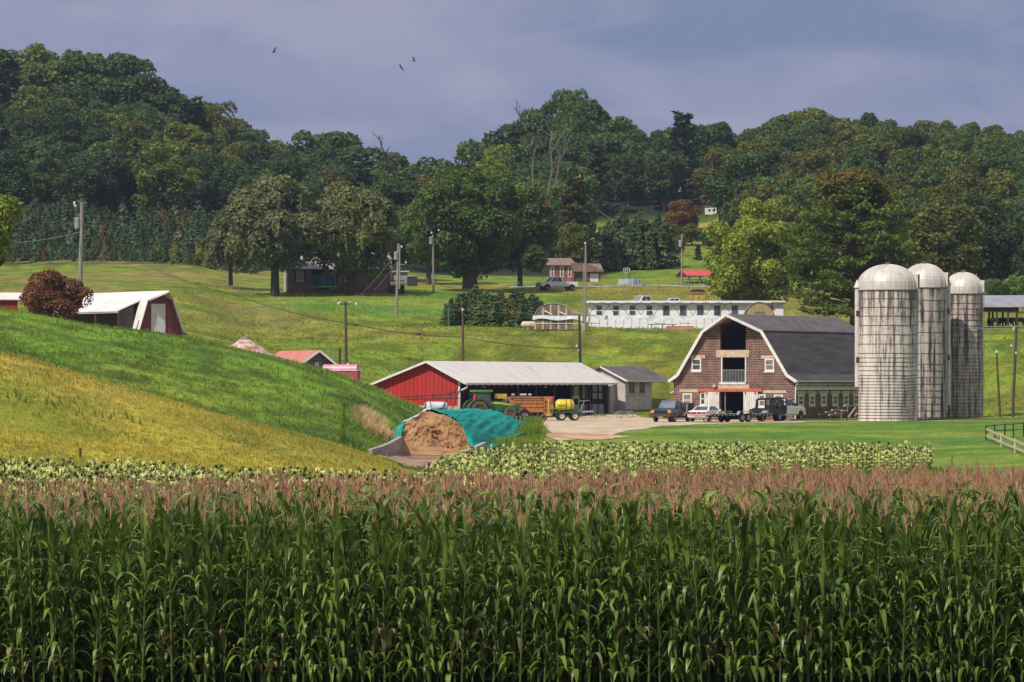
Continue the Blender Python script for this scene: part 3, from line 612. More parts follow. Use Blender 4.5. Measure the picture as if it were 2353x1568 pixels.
for (x, y0) in ((1705, 340), (1955, 330), (1530, 470), (1200, 560)):
    p = rp(x, y0, 388.2); MB().box(p.x-.06, p.x+.06, p.y-.06, p.y+.06, -.3, p.z).make('post', 'old_wood', rack)
beam(MB(), rp(1735, 670, 387.8), rp(1940, 390, 388.1), .1, .1).make('brace', 'pale_wood', rack)
beam(MB(), rp(1920, 620, 387.9), rp(2090, 520, 388.3), .1, .1).make('brace', 'pale_wood', rack)

# ================================================================== red shed with long open front
NX, NY = -4.84, 394.0
sf_ = Frame((NX, NY, 0), math.degrees(math.atan2(34, 14.38)))   # x = along the open front (away), y = across (left)
SL = 37.5; SWD = 9.12; RZ_ = 5.51
shed = empty('machine_shed', (NX, NY, 0), math.degrees(math.atan2(34, 14.38)), 'long open-fronted machine shed with red gable wall and pale metal roof', 'shed')
gp = [(-.0, -.5), (0, 3.86), (3.13, 5.38), (9.12, 3.18), (9.12, -.5)]
red = [(0, 1.35), (0, 3.86), (3.13, 5.38), (9.12, 3.18), (9.12, 1.35)]
MB().prism(red, 0, .12, 'x').make('gable_wall', 'red_boards', shed)
ribb = MATS['red_boards'].node_tree
for n_ in ribb.nodes:
    if n_.type == 'SEPXYZ':
        for l_ in list(ribb.links):
            if l_.from_node == n_: tgt = l_.to_socket; ribb.links.remove(l_); ribb.links.new(n_.outputs['Y'], tgt)
MB().box(-.03, .15, 0, 9.12, -.6, 1.35).make('foundation', 'concrete', shed)
MB().box(0, SL-.3, 9.0, 9.12, 0, 3.18).make('rear_wall', 'red_boards', shed)
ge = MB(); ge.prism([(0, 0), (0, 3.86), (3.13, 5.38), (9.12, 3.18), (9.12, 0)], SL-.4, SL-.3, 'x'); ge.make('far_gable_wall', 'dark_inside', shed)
rf = MB(); rf.slab([(-.87, 3.50), (3.13, 5.53)], -.55, SL+.1, .1, 'x'); rf.make('front_roof', 'shed_roof', shed)
rf = MB(); rf.slab([(3.13, 5.53), (9.62, 3.10)], -.55, SL+.1, .1, 'x'); rf.make('rear_roof', 'shed_roof', shed)
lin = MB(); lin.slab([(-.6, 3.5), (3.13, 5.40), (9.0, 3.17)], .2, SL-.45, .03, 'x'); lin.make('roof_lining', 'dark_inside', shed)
tr = MB(); beam(tr, (-.6, -.87, 3.42), (-.6, 3.13, 5.45), .06, .2); beam(tr, (-.6, 3.13, 5.45), (-.6, 9.62, 3.02), .06, .2); tr.make('rake_board', 'white_paint', shed)
MB().box(-.5, SL+.05, -.98, -.88, 3.32, 3.48).make('gutter', 'white_paint', shed)
g = MB(); g.tube([(-.35, -.92, 3.34), (-.32, -.85, 3.05), (-.15, -.1, 2.75), (-.12, -.08, 2.5), (-.12, -.08, .2)], .085, 10); g.make('downspout', 'white_paint', shed, smooth=True)
g = MB(); g.tube([(-.35, 9.5, 3.0), (-.2, 9.2, 2.6), (-.12, 9.2, 1.0)], .06, 8); g.make('downspout', 'white_paint', shed)
MB().box(-.03, .02, -.04, .12, -.3, 3.85).make('corner_board', 'white_paint', shed)
for i in range(9):
    x = .25+i*(SL-.9)/8; MB().box(x-.1, x+.1, 0, .2, -.3, 3.84).make('post', 'dark_wood', shed)
for i in range(9):
    x = .35+i*(SL-.9)/8; m_ = MB(); beam(m_, (x, -.5, 3.5), (x, 9, 3.05), .06, .2); beam(m_, (x, .2, 3.6), (x, 3.1, 5.25), .05, .15); beam(m_, (x, 3.1, 5.25), (x, 9, 3.1), .05, .15); beam(m_, (x, 3.1, 5.2), (x, 3.1, 3.5), .05, .1); m_.make('truss', 'dark_wood', shed)
for i in range(26): x = .6+i*1.4; MB().box(x-.05, x+.05, -.86, -.8, 3.2, 3.32).make('rafter_end', 'white_paint', shed)
# boarded end bay with translucent panels
z0 = 0
kb = MB(); kb.box(SL-9.2, SL-.75, .22, .30, .1, 1.35); kb.make('kick_wall', 'grey_metal', shed)
for (x0, x1, a0, a1) in ((28.4, 30.0, 1.9, 3.2), (31.0, 32.9, 1.9, 3.2), (33.6, 36.2, 1.9, 2.5), (33.6, 36.2, 2.65, 3.3)):
    m_ = MB(); m_.box(x0, x1, .24, .28, a0, a1); m_.make('translucent_panel', 'translucent_panel', shed)
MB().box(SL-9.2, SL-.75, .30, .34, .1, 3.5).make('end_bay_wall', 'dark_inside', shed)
for i in range(6): MB().box(SL-9.2+i*1.65, SL-9.08+i*1.65, .14, .235, .1, 3.5).make('stud', 'dark_wood', shed)
for x in (6, 14, 21, 29): MB().lathe([(0, 0), (.1, .02), (.12, .1), (0, .2)], 10, 'z', (x, .1, 3.0)).make('flood_lamp', 'white_paint', shed)

# ================================================================== stucco milk house
MX, MY = X(1437, 430), 430.0
mf = Frame((MX, MY, .35), 55); mh = empty('milk_house', (MX, MY, .35), 55, 'small pinkish stucco house with grey hipped-back roof between shed and brick barn', 'house')
HW = 4.9; HD = 5.6; e = 3.44
MB().box(0, HW, 0, .2, -.8, e).make('front_wall', 'stucco', mh)
g = MB(); g.prism([(.2, -.8), (.2, e), (HD/2, e+1.25), (HD-.2, e), (HD-.2, -.8)], 0, .2, 'x'); g.make('gable_wall', 'stucco', mh)
g = MB(); g.prism([(.2, -.8), (.2, e), (HD/2, e+1.25), (HD-.2, e), (HD-.2, -.8)], HW-.2, HW, 'x'); g.make('far_gable_wall', 'stucco', mh)
MB().box(0, HW, HD-.2, HD, -.8, e).make('rear_wall', 'stucco', mh)
g = MB(); g.slab([(-.45, e-.05), (HD/2, e+1.4), (HD+.45, e-.05)], -.35, HW+2.7, .13, 'x'); g.make('roof', 'shingle_upper', mh)
g = MB(); g.box(-.35, HW+2.7, -.52, -.46, e-.2, e-.03); beam(g, (-.4, -.45, e-.12), (-.4, HD/2, e+1.33), .06, .16); g.make('fascia', 'white_paint', mh)
MB().box(HW, HW+2.6, .0, HD, e-.25, e-.2).make('porch_ceiling', 'dark_wood', mh)
MB().box(HW+2.45, HW+2.6, HD-.3, HD-.15, -.8, e-.25).make('porch_post', 'white_paint', mh)
cm = lambda x, y: (1347.9+x/9.144, 839.4+y/9.144)
for (x0, x1) in ((890, 1005), (1115, 1218)):
    a = rect(mf, 'f', 0, x0, 340, x1, 592, cm); window(mh, 'f', 0, a[0], a[1], a[2], a[3], fw=.1, fm='old_wood', sill='cream_stone')
MB().box(-.02, HW+.02, -.03, 0, -.8, .45).make('stained_base', 'stucco_stain', mh)
MB().tube([(2.2, HD/2, e+1.3), (2.2, HD/2, e+1.8)], .05, 8).make('vent_pipe', 'galv', mh)
# entrance wing, steps at the gable side
g = MB(); g.box(-1.0, 0, 1.2, 3.6, -.8, 2.9); g.make('entry_wing', 'stucco', mh)
g = MB(); g.slab([(-1.3, 2.85), (0, 3.15)], 1.0, 3.8, .12); g.make('entry_roof', 'white_paint', mh)
st_ = empty('stone_steps', G(1410, 421.), 25, 'low stained block steps at the left foot of the stucco house', 'steps')
for k in range(4): MB().box(0+k*.3, 2.4, 0+k*.12, 1.2, -.2+k*.16, -.04+k*.16-.003).make('step', 'stucco_stain', st_)

# ================================================================== long white poultry house
cw = lambda x, y: (1164.1+x/3.491, 612.7+y/3.491)
PD = 488.; px0 = X(1355.5, PD); pz = 9.55
pf = Frame((px0, PD, pz), 0); ph = empty('poultry_house', (px0, PD, pz), 0, 'long low white house with a row of small windows on the slope behind the barn', 'farm building')
PL = X(1800, PD)-px0
MB().box(0, PL, 0, .2, -.6, 3.15).make('front_wall', 'white_siding', ph)
MB().box(0, PL, 7.8, 8, -.6, 3.4).make('rear_wall', 'white_siding', ph)
g = MB(); g.box(0, .2, .2, 7.8, -.6, 3.15); g.make('end_wall', 'white_siding', ph); MB().box(PL-.2, PL, .2, 7.8, -.6, 3.15).make('end_wall', 'white_siding', ph)
g = MB(); g.slab([(-.5, 3.26), (4, 3.42), (8.4, 3.3)], -.4, PL+.3, .12, 'x'); g.make('roof', 'white_metal', ph)
MB().box(-.42, PL-1.4, -.58, -.5, 3.08, 3.30).make('fascia', 'white_siding', ph)
for i, xc in enumerate((742, 877, 1010, 1145, 1280, 1415, 1553, 1690, 1830, 1968, 2110)):
    a = rect(pf, 'f', 0, xc-27, 312, xc+27, 395, cw)
    window(ph, 'f', 0, a[0], a[1], a[2], a[3], fw=.06, fm='white_siding' if i < 4 else 'grey_metal', gm='glass', mid=i < 4, sill=None)
# hoop greenhouse skeleton in front of it
ch = lambda x, y: (1164.1+x/9.6, 674+y/9.6)
HDp = 477.; hz = Z(757, HDp); gx = X(1228, HDp)
gh = empty('hoop_greenhouse', (gx, HDp, hz), 0, 'bare hoop greenhouse frame with weathered arched board end wall and torn white skirt', 'greenhouse')
hf = Frame((gx, HDp, hz), 0)
arch = []
for t in np.linspace(0, math.pi, 17): arch.append((2.15-2.2*math.cos(t), .95+1.95*math.sin(t)**.85))
for i in range(20):
    x0 = -.02+i*.218; xm = x0+.1; z1 = float(np.interp(xm, [p[0] for p in arch], [p[1] for p in arch]))
    MB().prism([(x0, 0), (x0+.19, 0), (x0+.19, z1-.04), (x0, z1-.04)], (i % 3)*.01, .05+(i % 3)*.01).make('wall_board', 'old_wood' if i % 4 else 'pale_wood', gh)
MB().tube([(p[0], -.03, p[1]) for p in arch], .05, 6).make('end_arch', 'galv', gh)
for (x0, y0, x1, y1) in ((835, 385, 1010, 480), (1160, 410, 1300, 470)):
    a, b = hf.fy(*ch(x0, y0)), hf.fy(*ch(x1, y1)); beam(MB(), (a[0], -.1, a[1]), (b[0], -.1, b[1]), .06, .14).make('loose_board', 'white_paint', gh)
LG = X(1655, HDp)-gx
sk = MB(); npt = 40
tp, bt = [], []
for i in range(npt+1):
    x = -.2+LG*i/npt; sag = .13*math.sin(i*.9)+.1*math.sin(i*.37)
    tp.append((x, -.12+.03*math.sin(i*1.7), 1.5+sag*.35)); bt.append((x, -.25+.04*math.sin(i*1.3), 1.02+sag))
for i in range(npt): sk.quad(bt[i], bt[i+1], tp[i+1], tp[i])
skm = sk.make('plastic_skirt', 'white_sheet', gh); so = skm.modifiers.new('t', 'SOLIDIFY'); so.thickness = .03
MB().box(-.2, LG, -.06, .0, .62, .69).make('side_rail', 'white_paint', gh)
for i in range(19):
    x = 4.6+i*(LG-4.6)/18; MB().box(x-.03, x+.03, -.05, .02, -.3, 1.5).make('side_post', 'galv', gh)
for i in range(11):
    x0 = 6.1+i*1.45
    for sg in (0, 1):
        pts = [(x0+(q if sg == 0 else 1.5-q)*1.0, .3, 1.45+1.55*math.sin(q/1.5*math.pi/2)**.8) for q in np.linspace(0, 1.5, 7)]
        MB().tube(pts, .03, 5).make('hoop_rib', 'dark_wood', gh)
MB().tube([(4.3, 2, 2.35), (7.2, 2, 2.38)], .03, 5).make('ridge_pipe', 'galv', gh)
g = MB(); g.add([(4.2, 1.2, 2.1), (7.2, 1.2, 1.5), (7.2, 1.25, 1.42), (4.2, 1.25, 1.85)], [(0, 1, 2, 3)]); gg = g.make('collapsed_cover', 'pale_wood', gh); gg.modifiers.new('t', 'SOLIDIFY').thickness = .05
tb = empty('garden_bench', G(1522, 481), 0, 'low dark bench of planks standing outside the poultry house wall', 'bench')
MB().box(-1.6, 1.6, -.2, .2, .55, .62).make('seat', 'dark_wood', tb)
for x in (-1.2, 0, 1.2): MB().box(x-.05, x+.05, -.18, .18, -.2, .55).make('leg', 'dark_wood', tb)
bb = empty('brick_edging', G(1563, 481), 0, 'low rust red planter box at the foot of the poultry house', 'planter')
MB().box(-1.6, 1.6, -.3, .3, -.1, .35).make('planter_box', 'red_roof', bb); MB().box(-1.5, 1.5, -.2, .2, .3, .40).make('soil', 'soil', bb)
ye = empty('greenhouse_end', (X(1745, 484), 484, Z(757, 484)), 0, 'arched end wall of tan vertical boards with a small window beyond the barn roof', 'greenhouse')
ea = [(-1.75*math.cos(t), 1.0+2.05*math.sin(t)) for t in np.linspace(0, math.pi, 19)]
ribmat('tan_boards', (.50, .38, .20), (.20, .14, .08), period=.22, depth=.7, stain=(.36, .26, .14), stst=(3, 3, .4))
MB().prism([(1.75, -.4), (-1.75, -.4)]+ea, 0, .15).make('end_wall', 'tan_boards', ye)
MB().tube([(p[0], -.02, p[1]) for p in ea], .06, 6).make('end_arch', 'old_wood', ye); window(ye, 'f', 0, -.55, .55, 1.15, 2.0, fw=.08, fm='old_wood', gm='translucent_panel', sill=None)
for i in range(3): MB().tube([(p[0], 1.0+i, p[1]) for p in ea], .03, 5).make('hoop_rib', 'galv', ye)

# propane tank with posts
td = 479.5; tz = gz(X(1235, 479.5), 479.5)
pt = empty('propane_tank', (X(1235.4, td), td, tz-.08), 0, 'long beige gas tank lying on blocks by the collapsed greenhouse', 'gas tank')
prof = [(0, -1.88)]+[(.375*math.sin(q), -1.55-.33*math.cos(q)) for q in np.linspace(.25, math.pi/2, 6)]+[(.375*math.cos(q), 1.55+.33*math.sin(q)) for q in np.linspace(0, 1.35, 6)]+[(0, 1.88)]
MB().lathe(prof, 20, 'x', (0, 0, .68)).make('tank', 'beige_paint', pt, smooth=True)
for x in (-1.1, 1.1): MB().box(x-.12, x+.12, -.3, .3, 0, .36).make('saddle', 'concrete', pt)
MB().lathe([(0, 1.2), (.14, 1.19), (.16, 1.0)], 12).make('valve_dome', 'beige_paint', pt)
for i, xx in enumerate((195, 228, 540, 845, 1065, 1110)):
    pp = P(*ch(xx, 640), td-.8); MB().box(-.05, .05, -.05, .05, 0, .95).make('guard_post', 'old_wood', None, loc=(pp.x, pp.y, gz(pp.x, pp.y)-.1))
    tag(bpy.context.scene.collection.objects[-1], 'short weathered guard post beside the beige gas tank', 'post', 'guard posts round the gas tank')

# ================================================================== brick house under the willows
ck = lambda x, y: (643.3+x/6.982, 569.8+y/6.982)
h1x, h1d = X(662, 548), 548.; h1z = Z(672, h1d)
h1f = Frame((h1x, h1d, h1z), 6); h1 = empty('brick_house', (h1x, h1d, h1z), 6, 'single storey tan brick house with pale metal roof half hidden by willows', 'house')
W1 = 12.95
def hw(par, x0, x1, z1=3.12): return MB().box(x0, x1, 0, .2, -.6, z1)
hw(0, 0, 3.15).make('front_wall', 'house_brick', h1); hw(0, 5.6, W1, 3.0).make('front_wall', 'house_brick', h1)
MB().box(3.15, 5.6, 1.5, 1.7, -.2, 3.0).make('porch_wall', 'blue_net', h1); MB().box(3.15, 5.6, .0, 1.5, -.6, .12).make('porch_floor', 'concrete', h1)
for x in (3.0, 5.55): MB().box(x, x+.15, -.08, 0, -.2, 3.05).make('porch_post', 'green_roof' if x > 4 else 'old_wood', h1)
g = MB(); g.prism([(0, -.6), (0, 3.1), (3.6, 5.1), (7.2, 3.1), (7.2, -.6)], -.2, 0, 'x'); g.make('end_wall', 'stucco', h1)
g = MB(); g.prism([(0, -.6), (0, 3.0), (3.6, 5.0), (7.2, 3.0), (7.2, -.6)], W1, W1+.2, 'x'); g.make('end_wall', 'house_brick', h1)
g = MB(); g.slab([(-.5, 2.98), (3.6, 5.25), (7.7, 2.98)], -.5, W1+.5, .1, 'x'); g.make('roof', 'house_roof', h1)
MB().box(-.45, W1+.45, -.56, -.5, 2.8, 2.97).make('fascia', 'dark_wood', h1)
a = rect(h1f, 'f', 0, 268, 355, 375, 530, ck); w1 = window(h1, 'f', 0, a[0], a[1], a[2], a[3], fw=.1)
MB().box(a[0]-.36, a[0]-.03, -.04, 0, a[2], a[3]).make('shutter', 'black_paint', h1); MB().box(a[1]+.03, a[1]+.36, -.04, 0, a[2], a[3]).make('shutter', 'black_paint', h1)
a = rect(h1f, 'f', 0, 1040, 430, 1110, 530, ck); window(h1, 'f', 0, a[0], a[1], a[2], a[3], fw=.07)
MB().box(.0, W1, -.03, 0, -.6, .35).make('brick_base', 'red_brick', h1)
# trampoline
tp_ = empty('trampoline', P(749, 671.5, 541), 0, 'round trampoline with green rim and dark safety net before the brick house porch', 'trampoline')
MB().lathe([(1.68, .58), (1.68, .72), (1.35, .74), (1.35, .6)], 28).make('rim_pad', 'green_pad', tp_)
MB().lathe([(0, .66), (1.35, .66)], 28).make('mat', 'black_matte', tp_)
MB().lathe([(1.6, .74), (1.6, 2.25)], 28).make('safety_net', 'blue_net', tp_)
for k in range(6):
    t = k*math.pi/3+.35; c, s = math.cos(t)*1.64, math.sin(t)*1.64
    MB().tube([(c, s, 0), (c, s, 2.3)], .04, 6).make('pole', 'green_roof', tp_)
# deck and sheds
dk = empty('deck', P(911, 675, 545), 0, 'dark raised wooden deck with railing at the right end of the brick house', 'deck')
g = MB(); g.box(-1.0, 1.0, -.9, .9, .95, 1.08); g.make('platform', 'dark_wood', dk)
g = MB(); g.box(-1.0, 1.0, -.9, -.85, .0, .95); g.box(.95, 1.0, -.9, .9, 0, .95); g.make('skirting', 'dark_wood', dk)
g = MB(); g.box(-1, 1, -.92, -.86, 1.6, 1.7)
for i in range(9): g.box(-1+i*.25-.03, -1+i*.25+.03, -.91, -.87, 1.08, 1.6)
g.make('railing', 'dark_wood', dk)
for i in range(3): MB().box(-.35, .15, -1.2+i*.1, -.95+i*.1, .25+i*.3, .31+i*.3).make('step', 'pale_wood', dk)
gs = empty('garden_shed', P(920, 647, 560), 0, 'small grey board shed with pale flat roof behind the deck', 'shed')
MB().box(-.85, .9, 0, 2, -.3, 1.35).make('wall', 'grey_metal', gs); g = MB(); g.slab([(-1.1, 1.38), (1.15, 1.38)], -.3, 2.3, .16); g.make('roof', 'house_roof', gs)
g2 = empty('lean_to', P(947, 652, 558), 0, 'low dark lean-to between the small grey shed and a leaning tree', 'shed')
MB().box(-.65, .65, 0, 1.4, -.3, .85).make('wall', 'dark_wood', g2); g = MB(); g.slab([(-.75, .9), (.75, 1.05)], -.1, 1.5, .06); g.make('roof', 'grey_metal', g2)

# ================================================================== red brick house with garage
cg = lambda x, y: (980.3+x/4.267, 520.8+y/4.267)
hx, hd = X(1262, 612), 612.; hz2 = Z(652, hd)
h2 = empty('garage_house', (hx, hd, hz2), 12, 'red brick bungalow with brown roof, white shutters and white garage door', 'house')
MB().box(0, 3.7, 0, .2, -.8, 2.75).make('front_wall', 'red_brick', h2)
MB().box(3.7, 5.6, .6, .8, -.8, 2.2).make('link_wall', 'house_brick', h2)
MB().box(5.6, 7.5, 0, .2, -.8, 1.9).make('garage_wall', 'red_brick', h2)
g = MB(); g.prism([(0, -.8), (0, 1.9), (2.4, 2.9), (4.8, 1.9), (4.8, -.8)], 7.4, 7.6, 'x'); g.make('end_wall', 'red_brick', h2)
g = MB(); g.slab([(-.4, 2.7), (3, 3.75), (6.4, 2.7)], -.5, 3.9, .12, 'x'); g.make('roof', 'brown_roof', h2)
g = MB(); g.prism([(3.0, 2.95), (5.4, 2.95), (8.1, 1.85), (3.4, 1.85)], -.5, -.4); g.slab([(-.5, 1.85), (1.6, 2.95), (4.4, 1.85)], 3.4, 7.9, .12, 'x'); g.make('garage_roof', 'brown_roof', h2)
for x in (.5, 1.9, 3.05): window(h2, 'f', 0, x-.32, x+.22, .9, 2.45, fw=.12, fm='white_paint', sill=None)
gd = MB().box(6.05, 7.25, -.05, 0, -.3, 1.45).make('garage_door', 'white_paint', h2)
for i in range(4): MB().box(6.15+i*.28, 6.35+i*.28, -.07, -.051, .75, .95).make('door_light', 'glass', gd)
MB().box(3.9, 5.5, -.5, .5, -.8, .8).make('hedge', 'leaf', h2)
# pool, float, hoop, pavilion
pl = empty('paddling_pool', P(1446, 655.5, 600), 0, 'pale blue above-ground pool standing on the lawn before dark conifers', 'pool')
mat('pool_wall', (.40, .44, .58), (.32, .36, .50), sc=2, rough=.5)
MB().lathe([(1.46, 0), (1.46, .82), (1.38, .84), (1.38, .72), (0, .72)], 28).make('pool_wall', 'pool_wall', pl)
for k in range(10): t = k*math.pi/5; MB().box(-.04, .04, -.02, .02, 0, .86).make('upright', 'white_paint', pl, loc=(1.49*math.cos(t), 1.49*math.sin(t), 0))
fl = empty('pool_float', P(1473, 657, 596), 10, 'bright blue inflatable lying on the grass beside the pool', 'inflatable')
MB().lathe([(.42, .0), (.56, .1), (.56, .25), (.42, .3), (.3, .2), (.3, .08)], 16).make('ring', 'blue_plastic', fl, smooth=True)
MB().box(-.3, .3, -.2, .2, .02, .12).make('seat', 'white_sheet', fl)
bh = empty('basketball_hoop', P(1446, 655, 604), 0, 'basketball hoop with white-edged backboard against dark trees', 'basketball hoop')
MB().tube([(0, .3, 0), (0, .3, 2.0), (-.35, 0, 2.1)], .05, 6).make('pole', 'black_paint', bh)
m_ = MB(); bx0, bx1, bz0, bz1 = -.82, .08, 1.75, 2.4
for q in ((bx0, bx1, bz1-.06, bz1), (bx0, bx1, bz0, bz0+.06), (bx0, bx0+.06, bz0, bz1), (bx1-.06, bx1, bz0, bz1), (-.55, -.2, 2.12, 2.17), (-.55, -.5, 1.85, 2.12), (-.25, -.2, 1.85, 2.12)): m_.box(q[0], q[1], -.03, 0, q[2], q[3])
bbd = m_.make('backboard', 'white_paint', bh); MB().box(bx0+.06, bx1-.06, .001, .02, bz0+.06, bz1-.06).make('backboard_pane', 'glass', bbd)
MB().lathe([(.2, 0), (.22, .03)], 14, 'z', (-.37, -.25, 1.78)).make('rim', 'orange_mark', bh); MB().lathe([(.2, 1.78), (.1, 1.5)], 12, 'z', (-.37, -.25, 0)).make('net', 'white_sheet', bh)
pv = empty('picnic_pavilion', P(1572, 656, 603), 20, 'open picnic shelter with bright red metal roof beyond the white poultry house', 'pavilion')
g = MB(); g.slab([(-1.9, 1.35), (.3, 2.15)], -.4, 3.9, .09, 'x'); g.make('front_roof', 'pavilion_red', pv)
g = MB(); g.slab([(.3, 2.15), (2.5, 1.35)], -.4, 3.9, .09, 'x'); g.make('rear_roof', 'pavilion_red', pv)
g = MB(); g.prism([(-1.7, 1.33), (.3, 2.02), (2.3, 1.33)], -.3, -.2, 'x'); g.make('gable', 'dark_wood', pv)
for x in (0, 1.7, 3.4):
    for y in (-1.6, 2.1): MB().box(x-.05, x+.05, y-.05, y+.05, -.2, 1.34).make('post', 'galv', pv)
for k in range(3):
    t_ = MB(); t_.box(-.5, .5, -.3, .3, .68, .74); t_.box(-.5, .5, -.6, -.4, .4, .44); t_.box(-.5, .5, .4, .6, .4, .44)
    q = empty('picnic_table', Vector(pv.location)+Vector((.2+k*1.35, -.4+.4*k, .1)), 20, 'grey picnic table under the red roofed shelter', 'table', 'picnic tables under the red shelter')
    t_.make('table_top', 'galv', q)
    for s in (-.4, .4): g = MB(); beam(g, (s, -.5, 0), (s, .15, .7), .05, .05); beam(g, (s, .5, 0), (s, -.15, .7), .05, .05); g.make('leg', 'grey_metal', q)
wb = empty('white_house', G(1634, 824), 0, 'tiny white building with two dark windows below the woods far up the valley', 'house')
MB().box(-1.1, 1.1, 0, 3, 0, 1.6).make('wall', 'white_paint', wb)
for x in (-.55, .3): window(wb, 'f', 0, x, x+.42, .65, 1.05, fw=.03, fm='black_paint', gm='dark_inside', mid=False, sill=None)
g = MB(); g.slab([(-1.25, 1.62), (1.25, 1.78)], -.2, 3.2, .08); g.make('roof', 'grey_metal', wb)
wb2 = empty('white_cottage', P(1637, 484, 846), 0, 'sliver of white gable roof showing between trees above the tiny white building', 'house')
g = MB(); g.prism([(-.9, -1), (.6, -1), (.6, 1.2), (-.15, 1.0), (-.9, .8)], 0, 3); g.make('wall', 'stucco', wb2)
g = MB(); g.slab([(-1.0, .7), (.45, 1.55)], -.2, 3.1, .12); g.make('roof', 'white_paint', wb2)

# ================================================================== open cattle shelter on the right
cs = lambda x, y: (2242.5+x/15.05, 667.9+y/15.05)
sd_ = 490.; sx = X(2190, sd_); sz = Z(752, sd_)
cshed = empty('cattle_shelter', (sx, sd_, sz), 3, 'open-sided shelter with grey metal roof on the slope right of the silos', 'shelter')
SW = X(2352, sd_)-sx
g = MB(); g.slab([(-.3, 2.35), (4.2, 3.75)], -.3, SW-.4, .08, 'x'); g.make('front_roof', 'grey_metal', cshed)
g = MB(); g.slab([(4.2, 3.75), (8.7, 2.35)], -.3, SW-.4, .08, 'x'); g.make('rear_roof', 'grey_metal', cshed)
g = MB(); g.slab([(-.3, 2.35), (4.2, 3.75)], SW-.4, SW+3, .08, 'x'); g.make('side_roof', 'galv', cshed)
MB().box(0, SW-.5, 0, .12, 1.75, 2.3).make('header_beam', 'dark_wood', cshed)
for xx in (560, 640, 740, 1040, 1130, 1430, 1520):
    dd = {560: 6, 640: 3, 740: .1, 1040: 6, 1130: .1, 1430: .1, 1520: 5}[xx]
    x = X(cs(xx, 0)[0], sd_+dd)-sx; MB().box(x-.1, x+.1, dd-.1, dd+.1, -.5, 2.4).make('post', 'dark_wood', cshed)
MB().box(3.2, 12, -.05, .0, .05, .12).make('rail', 'grey_metal', cshed); MB().box(3.2, SW, -.02, .05, -.6, .0).make('kerb_board', 'dark_wood', cshed)

# ================================================================== buildings behind the left hill
cl = lambda x, y: (x/3.656, 612.7+y/3.656)
lx, ld, lz = -37.75, 428., 8.0
lb = empty('red_gambrel_barn', (lx, ld, lz), 34, 'small weathered red gambrel barn with white roof and white sliding door', 'barn')
LL = 15.6
g = MB(); g.prism([(5.2, -1.5), (0, -1.5), (0, .55), (1.15, 3.72), (2.66, 4.6), (4.17, 3.72), (5.2, .75)], 0, .2); g.make('gable_wall', 'red_wood', lb)
g = MB(); g.slab([(-.1, .1), (1.12, 3.85)], -.35, 1.25, .12); g.slab([(1.12, 3.85), (2.66, 4.76)], -.35, LL, .12); g.make('left_roof', 'white_roof', lb)
g = MB(); g.slab([(2.66, 4.76), (4.2, 3.85), (5.35, .75), (5.95, .45)], -.35, LL, .12); g.make('right_roof', 'white_roof', lb)
g = MB(); g.add([(1.12, -.351, 3.85), (2.66, -.351, 4.76), (4.2, -.351, 3.85), (2.66, -2.1, 4.76), (1.12, -.351, 3.73), (2.66, -.351, 4.62), (4.2, -.351, 3.73), (2.66, -2.1, 4.64)], [(0, 3, 1), (1, 3, 2), (4, 5, 7), (5, 6, 7), (0, 4, 7, 3), (3, 7, 6, 2)]); g.make('hay_hood', 'white_roof', lb)
g = MB(); g.slab([(-1.5, 2.75), (1.12, 3.84)], 1.0, LL, .1); g.make('dormer_roof', 'white_roof', lb)
MB().box(-1.42, -1.34, 1.05, LL, 2.52, 2.72).make('dormer_fascia', 'white_paint', lb)
g = MB(); g.box(.2, .3, 1.0, LL, -1.5, 3.4); g.make('inner_wall', 'dark_wood', lb)
g = MB(); g.prism([(-1.3, -1.2), (-1.3, 2.6), (.2, 3.2), (.2, -1.2)], 1.0, 1.12); g.make('dormer_cheek', 'dark_wood', lb)
for y in (1.2, 6, 11): MB().box(-1.35, -1.2, y, y+.15, -1.5, 2.6).make('post', 'red_wood', lb)
MB().box(1.75, 3.35, -.1, 0, .55, 3.45).make('sliding_door', 'white_paint', lb)
g = MB(); g.box(1.7, 3.5, -.12, -.05, .38, .5); g.box(1.8, 2.0, -.1, 0, -.4, .38); g.box(2.9, 3.1, -.1, 0, -.4, .38); g.make('lower_frame', 'white_paint', lb)
g = MB(); beam(g, (1.3, -.39, 3.75), (2.66, -2.14, 4.66), .06, .14); beam(g, (4.1, -.39, 3.8), (5.32, -.39, .72), .06, .12); beam(g, (5.32, -.39, .72), (5.95, -.39, .4), .06, .12); beam(g, (-.05, -.39, .12), (1.14, -.39, 3.78), .06, .2); g.make('rake_board', 'white_paint', lb)
rs = empty('red_outbuilding', (X(-60, 402), 402, 8.2), 8, 'low red shed with white roof at the left edge beside the russet bush', 'shed')
MB().box(0, 4.1, 0, 3.5, -1, 3.15).make('wall', 'red_boards', rs); g = MB(); g.slab([(-.3, 3.2), (1.8, 3.85), (4.5, 3.2)], -.3, LL-11, .1, 'x'); g.make('roof', 'white_metal', rs)
ro = empty('round_bin', (X(562, 372), 372, 3.6), 0, 'round silo cap of rust-streaked white metal peeping over the grassy ridge', 'silo')
MB().lathe([(2.28, 0), (2.28, 2.3)], 24).make('wall', 'rust_roof', ro, smooth=True)
rc = MB().lathe([(2.4, 2.28), (1.6, 2.95), (.45, 3.62), (.3, 3.66)], 24).make('roof', 'rust_roof', ro)
for k in range(24): t = 2*math.pi*k/24; beam(MB(), (2.4*math.cos(t), 2.4*math.sin(t), 2.3), (.4*math.cos(t), .4*math.sin(t), 3.66), .05, .05).make('roof_rib', 'aged_white', ro)
MB().lathe([(.4, 3.62), (.42, 3.8), (0, 3.9)], 14).make('vent_cap', 'grey_metal', ro)
rb = empty('block_shed', (X(688, 386), 386, 3.4), 20, 'dark block shed with faded red metal roof half sunk behind the ridge', 'shed')
